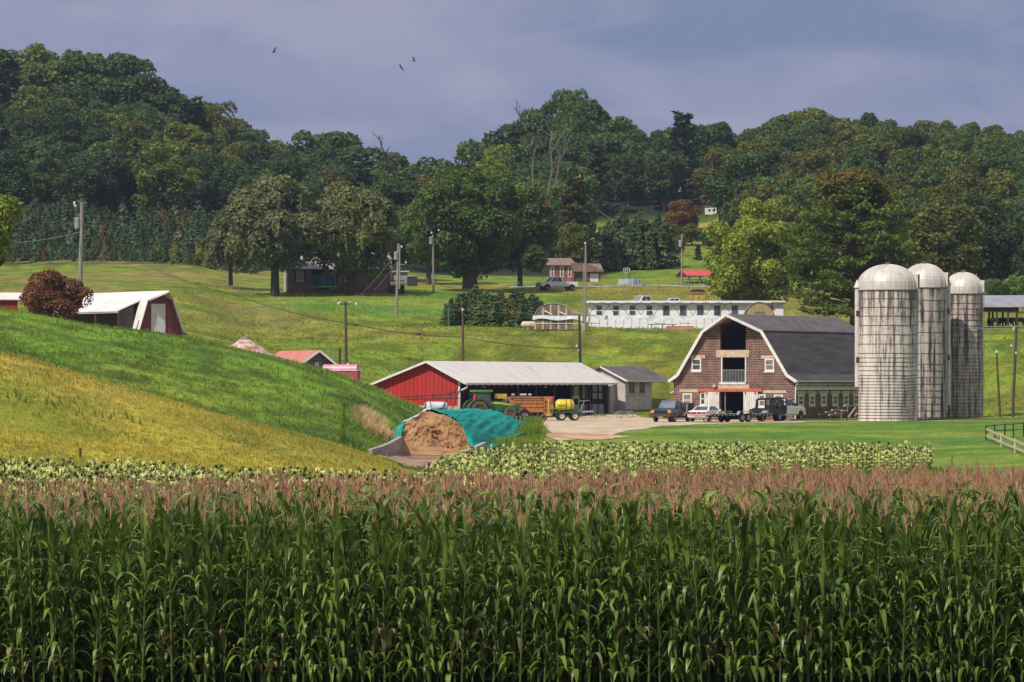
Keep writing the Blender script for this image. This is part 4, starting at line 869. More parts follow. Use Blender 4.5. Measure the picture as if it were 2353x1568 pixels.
g = MB(); g.prism([(3.2, -.5), (0, -.5), (0, 1.75), (1.75, 2.9), (3.2, 1.75)], 0, .2); g.make('gable_wall', 'block_dark', rb)
g = MB(); g.box(0, .2, .2, 7, -.5, 1.7); g.box(3.0, 3.2, .2, 7, -.5, 1.7); g.make('side_wall', 'block_dark', rb)
g = MB(); g.slab([(-.35, 1.62), (1.75, 3.05)], -.5, 12.0, .08); g.make('left_roof', 'red_roof', rb); g = MB(); g.slab([(1.75, 3.05), (3.6, 1.62)], -.5, 12.0, .08); g.make('right_roof', 'red_roof', rb)
g = MB(); beam(g, (-.35, -.52, 1.55), (1.75, -.52, 3.0), .05, .2); beam(g, (1.75, -.52, 3.0), (3.6, -.52, 1.55), .05, .2); g.make('rake_board', 'white_paint', rb)
window(rb, 'f', 0, 1.45, 1.85, 1.0, 1.95, fw=.04, gm='white_paint', mid=False, sill=None)
pk = empty('pink_tank', (X(785, 349), 349, 4.05), -12, 'faded pink fuel tank with domed top resting on the ridge', 'tank')
g = MB(); ap = [(math.cos(t)*.42, .5+.45*math.sin(t)) for t in np.linspace(0, math.pi, 11)]
g.prism([(p[0], p[1]) for p in ap], -1.5, 1.35, 'x'); g.make('domed_lid', 'pink_paint', pk)
g = MB(); g.box(-1.55, 1.5, -.55, .55, .42, .5); g.make('lid_flange', 'white_sheet', pk)
g = MB(); g.box(-1.5, 1.45, -.5, .5, -.4, .42); g.make('tank_body', 'pink_deep', pk)
MB().tube([(1.0, 0, .9), (1.0, 0, 1.15)], .06, 8).make('filler_cap', 'pink_deep', pk); MB().box(.45, .6, -.06, .06, .94, 1.08).make('filler_neck', 'aged_white', pk)

# ================================================================== silos
def silomat(name, pale, mid, dark, topdirt, streak=1.0, bias=0.0):
    m, N, L, b = newmat(name); b.inputs['Roughness'].default_value = .9; b.inputs['Specular IOR Level'].default_value = .2
    t = N.new('ShaderNodeTexCoord')
    def noise(sc, st, det=5, rg=.6):
        mp = N.new('ShaderNodeMapping'); mp.inputs['Scale'].default_value = st; L.new(t.outputs['Object'], mp.inputs[0])
        n = N.new('ShaderNodeTexNoise'); n.inputs['Scale'].default_value = sc; n.inputs['Detail'].default_value = det; n.inputs['Roughness'].default_value = rg; L.new(mp.outputs[0], n.inputs[0]); return n.outputs['Fac']
    s1 = noise(1, (2.6, 2.6, .12)); s2 = noise(1, (5.5, 5.5, .6)); s3 = noise(1.2, (1, 1, 1.0)); s4 = noise(3, (1.5, 1.5, 3.5), 4, .75)
    sp = N.new('ShaderNodeSeparateXYZ'); L.new(t.outputs['Object'], sp.inputs[0])
    hgt = N.new('ShaderNodeMapRange'); hgt.inputs['From Min'].default_value = 4.5; hgt.inputs['From Max'].default_value = 12.2; hgt.inputs['To Min'].default_value = 0; hgt.inputs['To Max'].default_value = topdirt; L.new(sp.outputs['Z'], hgt.inputs[0])
    def add(a, b2, f):
        n = N.new('ShaderNodeMath'); n.operation = 'MULTIPLY_ADD'; L.new(a, n.inputs[0]); n.inputs[1].default_value = f
        if isinstance(b2, float): n.inputs[2].default_value = b2
        else: L.new(b2, n.inputs[2])
        return n.outputs[0]
    v = add(s1, -.5*streak-.25-.15-.15+0.28+bias, streak); v = add(s2, v, .5); v = add(s3, v, .35); v = add(s4, v, .35); q = N.new('ShaderNodeMath'); q.operation = 'ADD'; L.new(v, q.inputs[0]); L.new(hgt.outputs[0], q.inputs[1])
    r = N.new('ShaderNodeValToRGB'); e = r.color_ramp.elements; e[0].position = .30; e[0].color = c4(pale); e[1].position = .58; e[1].color = c4(dark); k = e.new(.45); k.color = c4(mid)
    L.new(q.outputs[0], r.inputs[0])
    L.new(r.outputs[0], b.inputs['Base Color']); return m
silomat('silo_stave', (.76, .67, .60), (.53, .45, .40), (.17, .125, .105), .20, 1.25, .035)
silomat('silo_stave_grey', (.50, .44, .38), (.30, .25, .215), (.055, .045, .042), -.03, 1.9, .10)
silomat('silo_stave_brown', (.66, .56, .50), (.36, .28, .25), (.10, .075, .07), .08, 1.2, .10)
mat('dome_metal', (.70, .64, .57), (.50, .43, .36), sc=1.1, st=(1, 1, .6), rough=.42, lo=.4, hi=.75, metal=.1)
mat('hoop_iron', (.16, .10, .085), (.08, .055, .05), sc=2, rough=.8)
def silo(u, D, r, vtop, vseam, hoops, m, label, chute_ang=None, hatch_ang=-15, dometop=1.0, chute_z=(1.2, 12.2), dome_r=None):
    x = X(u, D); z = gz(x, D)-.1; H = Z(vseam, D)-z; dh = Z(vtop, D)-Z(vseam, D)
    o = empty('silo', (x, D, z), 0, label, 'silo', 'the three concrete stave silos')
    MB().lathe([(r, -.5), (r, H)], 48).make('stave_wall', m, o, smooth=True)
    rr = dome_r or r+.05; n = 20
    d = MB(); prof = [(rr, H-.05)]+[(rr*math.cos(q), H+.18*dh+(dh*.82)*math.sin(q)) for q in np.linspace(0, 1.42, 9)]+[(.12, H+dh*.995)]
    do = d.lathe(prof, n*2).make('dome', 'dome_metal', o)
    for k in range(n):
        t = 2*math.pi*k/n; c, s = math.cos(t), math.sin(t)
        MB().tube([(p[0]*c*1.004, p[0]*s*1.004, p[1]) for p in prof], .03, 4).make('dome_rib', 'aged_white', do)
    MB().lathe([(.35, H+dh*.97), (.3, H+dh+.1), (0, H+dh+.22)], 12).make('vent_cap', 'hoop_iron', do)
    MB().lathe([(rr+.02, H-.12), (rr+.02, H-.02)], 40).make('dome_rim', 'hoop_iron', do)
    base = None
    for k, hzz in enumerate(hoops):
        if base is None:
            base = MB().lathe([(r+.005, -.022), (r+.03, -.022), (r+.03, .022), (r+.005, .022)], 48).make('hoop', 'hoop_iron', o, loc=(0, 0, hzz*H)); 
        else:
            c = base.copy(); COL.objects.link(c); c.parent = o; c.location = (0, 0, hzz*H)
    # dormer hatch in the dome
    t = R(hatch_ang); hx_, hy_ = math.cos(t)*(rr*.93), math.sin(t)*(rr*.93)
    h = MB().box(-.25, .3, -.45, .45, H+.1, H+dh*.62).make('dome_hatch', 'aged_white', do, loc=(hx_, hy_, 0)); h.rotation_euler = (0, 0, t)
    MB().box(.301, .31, -.3, .3, H+.15, H+dh*.55).make('hatch_opening', 'dark_inside', h)
    if chute_ang is not None:
        t = R(chute_ang); cx, cy = math.cos(t)*(r+.12), math.sin(t)*(r+.12)
        cm_ = MB().lathe([(.24, chute_z[0]), (.24, H+.25)], 14).make('chute', 'aged_white', o, loc=(cx, cy, 0), smooth=True)
        MB().lathe([(.36, H+.2), (.05, H+.9)], 14).make('chute_cap', 'dome_metal', cm_)
        for zz in (H*.45, H*.8): MB().box(-.14, .14, -.26, -.242, zz, zz+.5).make('chute_door', 'dark_wood', cm_)
    # ladder
    t = R(-22); lx_, ly_ = math.cos(t)*(r+.12), math.sin(t)*(r+.12); l = MB()
    l.tube([(0, -.2, .8), (0, -.2, H)], .025, 4); l.tube([(0, .2, .8), (0, .2, H)], .025, 4)
    for k in range(26): l.tube([(0, -.2, 1+k*(H-1.2)/26), (0, .2, 1+k*(H-1.2)/26)], .018, 4)
    lo = l.make('ladder', 'galv', o, loc=(lx_, ly_, 0)); lo.rotation_euler = (0, 0, t)
    return o
hp1 = [0.008+.023*i for i in range(16)]+[.39+.032*i for i in range(4)]+[.52, .59, .66, .73, .80, .865, .93]
hp2 = [.02+.05*i for i in range(9)]+[.5+.08*i for i in range(6)]
hp3 = [.01+.0275*i for i in range(19)]+[.56+.045*i for i in range(9)]
silo(2040, 385, 2.66, 608, 666.5, hp1, 'silo_stave', 'largest nearest silo, pale staves with brown streaks under its ribbed dome, beside the barn', chute_ang=186, chute_z=(3.2, 12))
silo(2124, 399, 2.08, 606, 661, hp2, 'silo_stave_grey', 'middle silo, dark vertically striped, wedged between the pale one and the brown one', chute_ang=-8, chute_z=(1.4, 12))
silo(2214, 405, 1.83, 626, 675, hp3, 'silo_stave_brown', 'smallest silo on the right, dark brown blocks with closely spaced hoops')
# ------------------------------------------------------------------ vehicles: x forward, y to the left side, z up
def wheel(par, x, y, r, w_=.24, tm='tyre', rm='rim_grey', rr=.58, name='wheel'):
    s = 1 if y > 0 else -1
    t = MB().lathe([(r*rr, -w_/2), (r*.93, -w_/2), (r, -w_*.35), (r, w_*.35), (r*.93, w_/2), (r*rr, w_/2)], 22, 'y').make(name, tm, par, loc=(x, y, r), smooth=False)
    MB().lathe([(0, s*w_*.30), (r*.18, s*w_*.34), (r*.22, s*w_*.22), (r*rr*.85, s*w_*.22), (r*rr*1.0, s*w_*.5)], 16, 'y').make('rim', rm, t, smooth=False)
    return t
def body(par, prof, hw, m, name='body', top=None, bev=.04):
    """side profile (x,z) pushed to +-hw"""
    return MB().prism(prof, -hw, hw).make(name, m, par, bevel=bev)
def cabin(par, b0, b1, z0, t0, t1, z1, hwb, hwt, m, gm, name='cabin', pillars=(), side_doors=None, front=True, rear=True, gz0=.06):
    """tapered greenhouse: base b0..b1 at z0, roof t0..t1 at z1, with glass panes set on its faces"""
    V = [(b0, -hwb, z0), (b1, -hwb, z0), (b1, hwb, z0), (b0, hwb, z0), (t0, -hwt, z1), (t1, -hwt, z1), (t1, hwt, z1), (t0, hwt, z1)]
    o = MB().add(V, [(3,2,1,0),(4,5,6,7),(0,1,5,4),(1,2,6,5),(2,3,7,6),(3,0,4,7)]).make(name, m, par, bevel=.03)
    V = [Vector(v) for v in V]
    def pane(a, b, c, d, u0, u1, v0, v1, off, nm, g=gm):
        def pt(u, v): return (a*(1-u)+b*u)*(1-v)+(d*(1-u)+c*u)*v
        n = (b-a).cross(d-a).normalized()*off
        q = [pt(u0, v0)+n, pt(u1, v0)+n, pt(u1, v1)+n, pt(u0, v1)+n]
        w_ = MB().quad(*q).make(nm, g, o); w_.modifiers.new('t', 'SOLIDIFY').thickness = .006
    if front: pane(V[1], V[2], V[6], V[5], .06, .94, .08, .92, .012, 'windshield', 'windshield')
    if rear: pane(V[3], V[0], V[4], V[7], .08, .92, .12, .9, .012, 'rear_window')
    cuts = [0.07]+list(pillars)+[.93]
    for i in range(len(cuts)-1):
        pane(V[0], V[1], V[5], V[4], cuts[i]+.02, cuts[i+1]-.02, gz0, .9, .012, 'side_window')
        pane(V[2], V[3], V[7], V[6], 1-cuts[i+1]+.02, 1-cuts[i]-.02, gz0, .9, .012, 'side_window')
    return o
def arch(par, x, r, hw, z, m='black_matte', w_=.02):
    """dark wheel well on both sides"""
    for s in (-1, 1):
        g = MB(); pts = [(x+math.cos(t)*r*1.17, z+math.sin(t)*r*1.17) for t in np.linspace(0, math.pi, 11)]
        g.prism(pts, s*hw, s*(hw+w_*.5)); g.make('wheel_well', m, par)
# -- old blue pickup with dump bed
D_ = 381.5; gp_ = P(1537, 972, D_); gp_.z = gz(gp_.x, gp_.y)+.03
pu = empty('pickup_truck', (gp_.x+.35, gp_.y+1.6, gp_.z), 247, 'old navy blue pickup with amber headlights and tall dump bed, facing left in the yard', 'pickup')
body(pu, [(2.75, .55), (2.78, .95), (2.66, 1.12), (1.25, 1.24), (-.35, 1.24), (-.4, .5), (2.6, .5)], .95, 'navy_paint', bev=.06)
cabin(pu, -.3, 1.42, 1.2, .0, .78, 1.92, .88, .74, 'navy_paint', 'glass', name='cab')
MB().box(.05, .78, -.72, .72, 1.922, 1.94).make('roof_panel', 'silver_car', pu)
MB().box(2.70, 3.0, -1.0, 1.0, .48, .74).make('bumper', 'brown_dirty', pu, bevel=.03)
MB().box(2.76, 2.82, -.62, .62, .78, 1.06).make('grille', 'black_paint', pu)
for s in (-1, 1): MB().box(2.74, 2.84, s*.80-.15, s*.80+.15, .82, 1.06).make('headlight', 'amber_lens', pu)
m_ = MB(); m_.box(3.0, 3.03, -.25, .25, .42, .5); m_.tube([(2.95, 0, .4), (3.05, .1, .38), (2.95, .25, .42)], .03, 5); m_.make('tow_bracket', 'galv', pu)
bd = MB(); bd.box(-2.7, -.5, -1.05, -1.0, .92, 1.68); bd.box(-2.7, -.5, 1.0, 1.05, .92, 1.68); bd.box(-.55, -.5, -1, 1, .92, 1.75); bd.box(-2.7, -2.65, -1, 1, .92, 1.62); bd.box(-2.7, -.5, -1, 1, .88, .94)
for s in (-1, 1):
    for x in (-2.6, -1.9, -1.2, -.6): bd.box(x-.05, x+.05, s*1.05-.04, s*1.05+.04, .9, 1.7)
bd.make('dump_bed', 'brown_dirty', pu)
MB().lathe([(0, -.45), (.11, -.43), (.11, .43), (0, .45)], 12, 'z', (-.72, 1.12, 1.15)).make('cylinder_tank', 'galv', pu)
MB().box(-2.6, 2.5, -.45, .45, .42, .52).make('chassis', 'black_matte', pu)
for x in (1.85, -1.75):
    for s in (-1, 1): wheel(pu, x, s*.86, .38, .26, 'muddy_tyre', 'rim_grey')
arch(pu, 1.85, .38, .955, .42)
for s in (-1, 1): MB().box(1.2, 1.4, s*1.02-.1, s*1.02+.1, 1.2, 1.42).make('mirror', 'black_paint', pu)
# -- white sedan seen from behind
D_ = 383.; gp_ = P(1623, 972, D_); zz = gz(gp_.x, gp_.y+2)+.03
sd2 = empty('sedan', (X(1625, 384.3), 384.3, zz), 65, 'white saloon car with red tail light band, seen from behind near the barn door', 'car')
prof = [(-2.42, .42), (-2.46, .62), (-2.40, .90), (-2.2, .98), (-1.3, 1.02), (1.0, .98), (2.1, .84), (2.42, .66), (2.44, .38), (-2.3, .30)]
body(sd2, prof, .90, 'white_car', bev=.07)
cabin(sd2, -1.75, 1.05, .98, -1.0, .25, 1.40, .84, .62, 'white_car', 'glass', pillars=(.38, .62))
MB().box(-2.49, -2.4, -.84, .84, .70, .88).make('tail_light', 'red_lens', sd2)
for s in (-.5, 0, .5): MB().box(-2.5, -2.485, s-.06, s+.06, .76, .83).make('reversing_light', 'white_sheet', sd2)
MB().box(-2.55, -2.42, -.88, .88, .42, .64).make('bumper', 'white_car', sd2, bevel=.03); MB().box(-2.56, -2.545, -.25, .25, .46, .58).make('licence_plate', 'silver_car', sd2)
MB().box(-.95, .45, -.91, -.895, .42, .74).make('dark_door_panel', 'black_matte', sd2)
for x in (1.45, -1.5):
    for s in (-1, 1): wheel(sd2, x, s*.80, .32, .2)
arch(sd2, 1.45, .32, .905, .34); arch(sd2, -1.5, .32, .905, .34)
MB().tube([(-1.0, -.5, 1.38), (-1.35, -.55, 1.75)], .012, 4).make('aerial', 'wire', sd2)
for s in (-1, 1): MB().box(.62, .76, s*.98-.08, s*.98+.08, .98, 1.1).make('mirror', 'white_car', sd2)
# -- gooseneck trailer
ty = 47; tz_ = -.03
tl = empty('flatbed_trailer', (X(1688, 379.6), 379.6, gz(X(1688, 379.6), 379.6)+.03), ty, 'low gooseneck flatbed trailer with grey fenders parked behind the sedan', 'trailer')
MB().box(-4.3, 4.0, -1.05, 1.05, .66, .74).make('deck', 'deck_wood', tl)
g = MB()
for s in (-1, 1):
    beam(g, (-4.3, s*1.08, .62), (4.0, s*1.08, .62), .06, .16)
for k in range(14): g.box(-4.0+k*.6, -3.92+k*.6, -1.05, 1.05, .52, .655)
g.make('frame', 'black_matte', tl)
for k in range(16): MB().box(-4.1+k*.52, -3.98+k*.52, -1.125, -1.112, .58, .66).make('stake_pocket', 'rim_pale', tl)
for s in (-1, 1):
    g = MB(); g.prism([(-1.05, .66), (-.85, .98), (.85, .98), (1.05, .66), (.95, .66), (.80, .92), (-.80, .92), (-.95, .66)], s*1.06-(.0 if s > 0 else .30), s*1.06+(.30 if s > 0 else 0)); g.make('fender', 'grey_metal', tl)
    for x in (-.42, .42): wheel(tl, x, s*1.2, .40, .22, 'tyre', 'rim_grey')
g = MB(); g.prism([(-4.3, .74), (-5.2, .64), (-5.2, .56), (-4.3, .6)], -1.0, 1.0); g.make('ramp', 'deck_wood', tl)
g = MB()
for s in (-.75, .75):
    beam(g, (3.9, s, .7), (4.1, s, 2.02), .12, .14); beam(g, (4.1, s, 2.02), (6.5, s*.4, 2.1), .12, .16)
beam(g, (4.1, -.75, 2.0), (4.1, .75, 2.0), .12, .12); beam(g, (6.4, 0, 2.05), (6.5, 0, 1.2), .14, .14); beam(g, (3.95, -.75, 1.0), (4.0, .75, 1.0), .08, .08)
g.make('gooseneck', 'black_matte', tl)
MB().box(4.2, 4.6, -.3, .3, .72, 1.05).make('battery_box', 'white_sheet', tl)
MB().box(3.2, 3.9, -.9, -.3, .76, .84).make('strap_coil', 'green_roof', tl)
g = MB(); g.box(3.7, 3.85, -.2, -.05, .1, .7); g.box(-5.0, -4.8, -.95, -.75, .12, .32); g.make('jack_leg', 'yellow_dull', tl)
# -- white flatbed truck
D_ = 386.; fx0 = X(1787, D_)
ft = empty('flatbed_truck', (fx0, D_+.6, gz(fx0, D_)+.03), 57, 'white crew truck with black flatbed and spare wheel, nosing right past the barn corner', 'truck')
body(ft, [(1.15, .62), (1.15, 1.30), (2.75, 1.30), (3.35, 1.22), (3.55, 1.08), (3.58, .55), (1.2, .5)], .98, 'white_car', name='nose', bev=.07)
body(ft, [(-.1, .5), (-.1, 1.32), (1.15, 1.32), (1.15, .5)], .97, 'white_car', name='body', bev=.03)
cabin(ft, -.05, 2.05, 1.3, .12, 1.15, 2.02, .93, .78, 'white_car', 'glass', name='cab', pillars=(.55,), gz0=.12)
g = MB(); g.box(-3.1, -.2, -1.15, 1.15, .92, 1.08); g.box(-3.1, -.3, -1.15, -1.08, .62, .92); g.box(-3.1, -.3, 1.08, 1.15, .62, .92); g.box(-3.15, -3.08, -1.15, 1.15, .62, .95); g.make('flatbed', 'black_paint', ft)
g = MB(); g.box(-.3, -.18, -1.1, -1.0, 1.08, 2.08); g.box(-.3, -.18, 1.0, 1.1, 1.08, 2.08); g.box(-.3, -.18, -1.0, 1.0, 1.98, 2.08); g.box(-.3, -.2, -1.0, 1.0, 1.08, 1.45)
for y in (-.5, 0, .5): g.box(-.28, -.2, y-.03, y+.03, 1.45, 1.98)
g.make('headache_rack', 'black_paint', ft)
g = MB(); g.box(-2.9, -2.2, -.95, .95, 1.08, 1.18)
for (y, z) in ((-.85, 2.0), (-.2, 2.05), (.8, 1.9)): beam(g, (-2.6, y, 1.1), (-2.5, y*.9, z), .08, .08)
beam(g, (-2.6, .8, 1.9), (-1.0, .6, 1.95), .08, .08); beam(g, (-2.55, -.85, 1.95), (-2.55, .8, 1.9), .07, .07); g.make('bale_arms', 'black_matte', ft)
sw = wheel(ft, -1.1, -.75, .42, .26, name='spare_wheel'); sw.location.z = 1.52
for s in (-1, 1):
    wheel(ft, 2.62, s*.90, .42, .28); w1_ = wheel(ft, -1.45, s*.98, .42, .26); wheel(ft, -1.45, s*.68, .42, .24)
arch(ft, 2.62, .42, .985, .46)
MB().box(1.3, 1.5, -1.25, -1.02, 1.35, 1.62).make('mirror', 'black_paint', ft); MB().box(1.3, 1.5, 1.02, 1.25, 1.35, 1.62).make('mirror', 'black_paint', ft)
MB().box(.1, 2.0, -.99, -.95, .5, .58).make('running_board', 'black_matte', ft)
MB().box(3.5, 3.66, -.95, .95, .5, .75).make('bumper', 'galv', ft, bevel=.03)
MB().box(-3.18, -3.15, -1.1, -.85, .72, .88).make('tail_light', 'red_lens', ft); MB().box(-3.18, -3.15, .85, 1.1, .72, .88).make('tail_light', 'red_lens', ft)
# -- pickups farther off
def small_pickup(loc, yaw, label, m='white_car'):
    o = empty('pickup_truck', loc, yaw, label, 'pickup')
    body(o, [(2.7, .5), (2.75, .95), (2.6, 1.08), (1.2, 1.16), (-2.6, 1.16), (-2.65, .5)], .93, m, bev=.05)
    cabin(o, -.6, 1.5, 1.12, -.35, .8, 1.82, .86, .70, m, 'glass', name='cab', pillars=(.5,))
    MB().box(2.68, 2.84, -.93, .93, .45, .68).make('bumper', 'black_paint', o)
    for s in (-1, 1): MB().box(2.7, 2.78, s*.72-.16, s*.72+.16, .8, 1.0).make('headlight', 'galv', o)
    MB().box(2.72, 2.79, -.5, .5, .76, 1.0).make('grille', 'black_paint', o)
    MB().box(-2.5, -.7, -.8, .8, 1.162, 1.18).make('cargo_bed', 'black_matte', o)
    for x in (1.8, -1.75):
        for s in (-1, 1): wheel(o, x, s*.84, .38, .24)
    arch(o, 1.8, .38, .935, .4); arch(o, -1.75, .38, .935, .4)
    return o
small_pickup(G(1281, 576), 200, 'white pickup parked on grass in front of the red brick garage house')
small_pickup(P(1482, 713, 545), 215, 'white pickup of which only the cab shows above the white poultry house roof')
small_pickup(P(1552, 718, 545), 190, 'white vehicle whose roof just shows between a pickup cab and the yellow hopper wagon')
# -- yellow hopper wagon
yw = empty('hopper_wagon', P(1603, 703, 540), 0, 'yellow hopper wagon heaped with dark load behind the poultry house roof', 'wagon')
g = MB(); g.add([(-.95, -.9, .45), (.85, -.9, .45), (.85, .9, .45), (-.95, .9, .45), (-1.25, -1.1, 1.6), (1.2, -1.1, 1.6), (1.2, 1.1, 1.6), (-1.25, 1.1, 1.6)], [(3,2,1,0),(0,1,5,4),(1,2,6,5),(2,3,7,6),(3,0,4,7)]); h_ = g.make('hopper', 'yellow_dull', yw); h_.modifiers.new('t', 'SOLIDIFY').thickness = .05
g = MB()
for x in (-.7, 0, .75): beam(g, (x, -.97, .5), (x*1.25, -1.17, 1.6), .07, .07)
g.make('hopper_rib', 'yellow_paint', yw); MB().box(-1.3, 1.25, -1.2, -1.1, 1.56, 1.66).make('top_rail', 'red_roof', yw)
g = MB().lathe([(1.15, 1.5), (1.0, 1.85), (.6, 2.1), (0, 2.15)], 18); g.make('load', 'black_matte', yw, smooth=True)
for x in (-.8, .7):
    for s in (-1, 1): wheel(yw, x, s*.9, .38, .24)
# -- green tractor
def tractor():
    x0, D = X(1112, 389.5), 389.5
    o = empty('tractor', (x0, D, gz(x0, D)+.04), 16, 'green tractor with cab and yellow-striped bonnet at the left end of the open shed', 'tractor')
    MB().prism([(.55, .75), (.55, 1.62), (.9, 1.66), (2.55, 1.36), (2.95, 1.2), (3.0, .8), (2.6, .7)], -.38, .38).make('bonnet', 'green_paint', o, bevel=.05)
    for s in (-1, 1): MB().prism([(.62, 1.40), (.62, 1.57), (1.4, 1.54), (2.5, 1.30), (2.5, 1.22), (1.4, 1.40)], s*.385-.01, s*.385+.01).make('side_stripe', 'yellow_paint', o)
    g = MB(); g.prism([(.6, 1.64), (.9, 1.69), (2.55, 1.40), (2.95, 1.24), (2.9, 1.18), (.6, 1.58)], -.2, .2); g.make('bonnet_top', 'galv', o)
    cabin(o, -.95, .55, 1.15, -.85, .42, 2.45, .70, .66, 'green_paint', 'glass', name='cab', pillars=(.45,), gz0=.15)
    MB().box(-1.15, .65, -.82, .82, 2.45, 2.66).make('cab_roof', 'green_roof', o, bevel=.06)
    for s in (-1, 1):
        MB().lathe([(.5, -.26), (.80, -.26), (.86, -.16), (.86, .16), (.80, .26), (.5, .26)], 26, 'y').make('rear_wheel', 'muddy_tyre', o, loc=(-.75, s*.95, .86))
        q = MB()
        for k in range(22):
            t = 2*math.pi*k/22; q.add([(math.cos(t)*.84, -.24, math.sin(t)*.84), (math.cos(t+.09)*.84, -.24, math.sin(t+.09)*.84), (math.cos(t+.2)*.90, .0, math.sin(t+.2)*.90), (math.cos(t+.11)*.9, 0, math.sin(t+.11)*.9)], [(0, 1, 2, 3)]); q.add([(math.cos(t)*.84, .24, math.sin(t)*.84), (math.cos(t+.09)*.84, .24, math.sin(t+.09)*.84), (math.cos(t+.2)*.90, 0, math.sin(t+.2)*.90), (math.cos(t+.11)*.9, 0, math.sin(t+.11)*.9)], [(3, 2, 1, 0)])
        q.make('tyre_lugs', 'muddy_tyre', o, loc=(-.75, s*.95, .86))
        MB().lathe([(0, s*.1), (.5, s*.16)], 18, 'y').make('rim', 'muddy_tyre', o, loc=(-.75, s*.95, .86))
        g = MB(); pts = [(math.cos(t)*.98, math.sin(t)*.98) for t in np.linspace(.35, 2.9, 12)]
        g.slab([(-.75+p[0], .86+p[1]) for p in reversed(pts)], s*.95-.3, s*.95+.3, .05); g.make('fender', 'green_paint', o)
        wheel(o, 2.25, s*.85, .56, .34, 'muddy_tyre', 'muddy_tyre')
    g = MB(); g.box(3.0, 3.3, -.42, .42, .55, .95); g.prism([(2.85, .55), (3.05, .55), (3.4, 1.35), (3.2, 1.35)], .3, .42); g.prism([(2.85, .55), (3.05, .55), (3.4, 1.35), (3.2, 1.35)], -.42, -.3); g.make('front_bracket', 'green_paint', o)
    g = MB(); g.lathe([(.0, 0), (.09, .05), (.09, .5), (0, .55)], 10, 'z', (-1.05, -.72, 1.75)); g.make('hazard_light', 'orange_mark', o)
    MB().tube([(.9, -.3, 1.6), (.9, -.3, 2.3)], .05, 8).make('exhaust_pipe', 'black_matte', o)
    MB().box(-1.0, 2.6, -.3, .3, .5, .95).make('chassis', 'black_matte', o)
    return o
tractor()
# -- brown feed wagon
x0, D = X(1218, 393), 393.
fw_ = empty('feed_wagon', (x0, D, gz(x0, D)+.04), 18, 'rust brown ribbed feed wagon beside the green tractor, maroon drawbar below', 'wagon')
g = MB(); g.prism([(-2.1, 1.0), (-2.3, 2.05), (1.0, 2.12), (1.0, .72), (-1.5, .72)], -1.0, 1.0); g.make('hopper', 'orange_paint', fw_, bevel=.03)
g = MB(); g.prism([(1.02, .35), (1.02, 2.14), (1.95, 2.16), (1.92, .9), (1.8, .38)], -1.08, 1.0); g.make('front_box', 'orange_paint', fw_, bevel=.02)
g = MB()
for z in (1.25, 1.6, 1.9): g.box(-1.9, .95, -1.06, -1.003, z-.04, z+.04)
g.box(-2.3, 1.0, -1.1, -1.0, 2.05, 2.16); g.make('side_rib', 'orange_paint', fw_)
g = MB()
for z in (.95, 1.62): g.box(1.02, 1.95, -1.12, -1.085, z-.015, z+.015)
g.make('box_seam', 'brown_dirty', fw_)
MB().box(1.3, 1.45, -1.13, -1.082, 1.75, 2.0).make('warning_mark', 'orange_mark', fw_)
for (x, z) in ((1.12, 1.25), (1.55, 1.4), (1.15, 1.72)): MB().box(x-.04, x+.04, -1.11, -1.082, z-.06, z+.06).make('latch', 'black_matte', fw_)
for s in (-1, 1): wheel(fw_, -.9, s*.95, .52, .34, 'tyre', 'grey_metal')
MB().box(-1.9, 2.5, -.5, .5, .35, .5).make('drawbar', 'maroon', fw_)
g = MB(); g.prism([(-1.55, .7), (-.9, 1.12), (-.25, .7)], -1.12, -1.0); g.make('mudguard', 'brown_dirty', fw_)
g = MB(); g.prism([(-2.9, 1.1), (-2.3, 1.9), (-2.1, 1.0)], -.7, .7); g.make('rear_chute', 'brown_dirty', fw_)
# -- small row implement with wheel in front
x0, D = X(1248, 385), 385.
im = empty('row_implement', (x0, D, gz(x0, D)+.03), 10, 'low green implement bar on one small rusty-rimmed wheel at the yard edge', 'farm implement')
wheel(im, 0, -.1, .34, .2, 'muddy_tyre', 'maroon'); g = MB(); beam(g, (-.5, 0, .34), (.1, 0, .34), .1, .1); beam(g, (-.6, -.3, .2), (-.4, .4, .75), .08, .08); beam(g, (-3.6, .3, .45), (-.4, .2, .45), .1, .12); g.make('frame', 'green_paint', im)
for k in range(9): MB().lathe([(0, -.02), (.22, 0), (0, .02)], 12, 'x', (-3.5+k*.36, .25, .28)).make('disc', 'rim_pale', im)
# -- yellow tank sprayer
x0, D = X(1298, 391.5), 391.5
sp_ = empty('crop_sprayer', (x0, D, gz(x0, D)+.04), 8, 'green wheeled sprayer frame carrying a bright yellow tank before the open shed', 'sprayer')
prof = [(0, -.88), (.35, -.85), (.50, -.68), (.54, -.5), (.54, .5), (.50, .66), (.35, .82), (0, .85)]
tk = MB().lathe(prof, 24, 'x', (0, 0, 1.42)).make('tank', 'yellow_paint', sp_, smooth=True)
for x in (.05, .5): MB().lathe([(.55, -.03), (.57, -.03), (.57, .03), (.55, .03)], 24, 'x', (x, 0, 1.42)).make('tank_strap', 'black_paint', tk)
MB().lathe([(.13, 0), (.13, .09), (0, .1)], 12, 'z', (-.2, 0, 1.95)).make('tank_lid', 'black_paint', tk)
g = MB(); g.box(-1.3, 1.5, -.5, .5, .72, .84); g.box(-1.3, -1.2, -.5, .5, .84, 1.0)
for (a_, b_) in (((-.9, -.5, .78), (-.8, -.6, .4)), ((.8, -.5, .78), (.8, -.6, .4))): beam(g, a_, b_, .1, .1)
beam(g, (-.6, -.4, .84), (-.5, -.2, 1.1), .1, .1); beam(g, (.6, -.4, .84), (.5, -.2, 1.1), .1, .1); g.make('frame', 'green_paint', sp_)
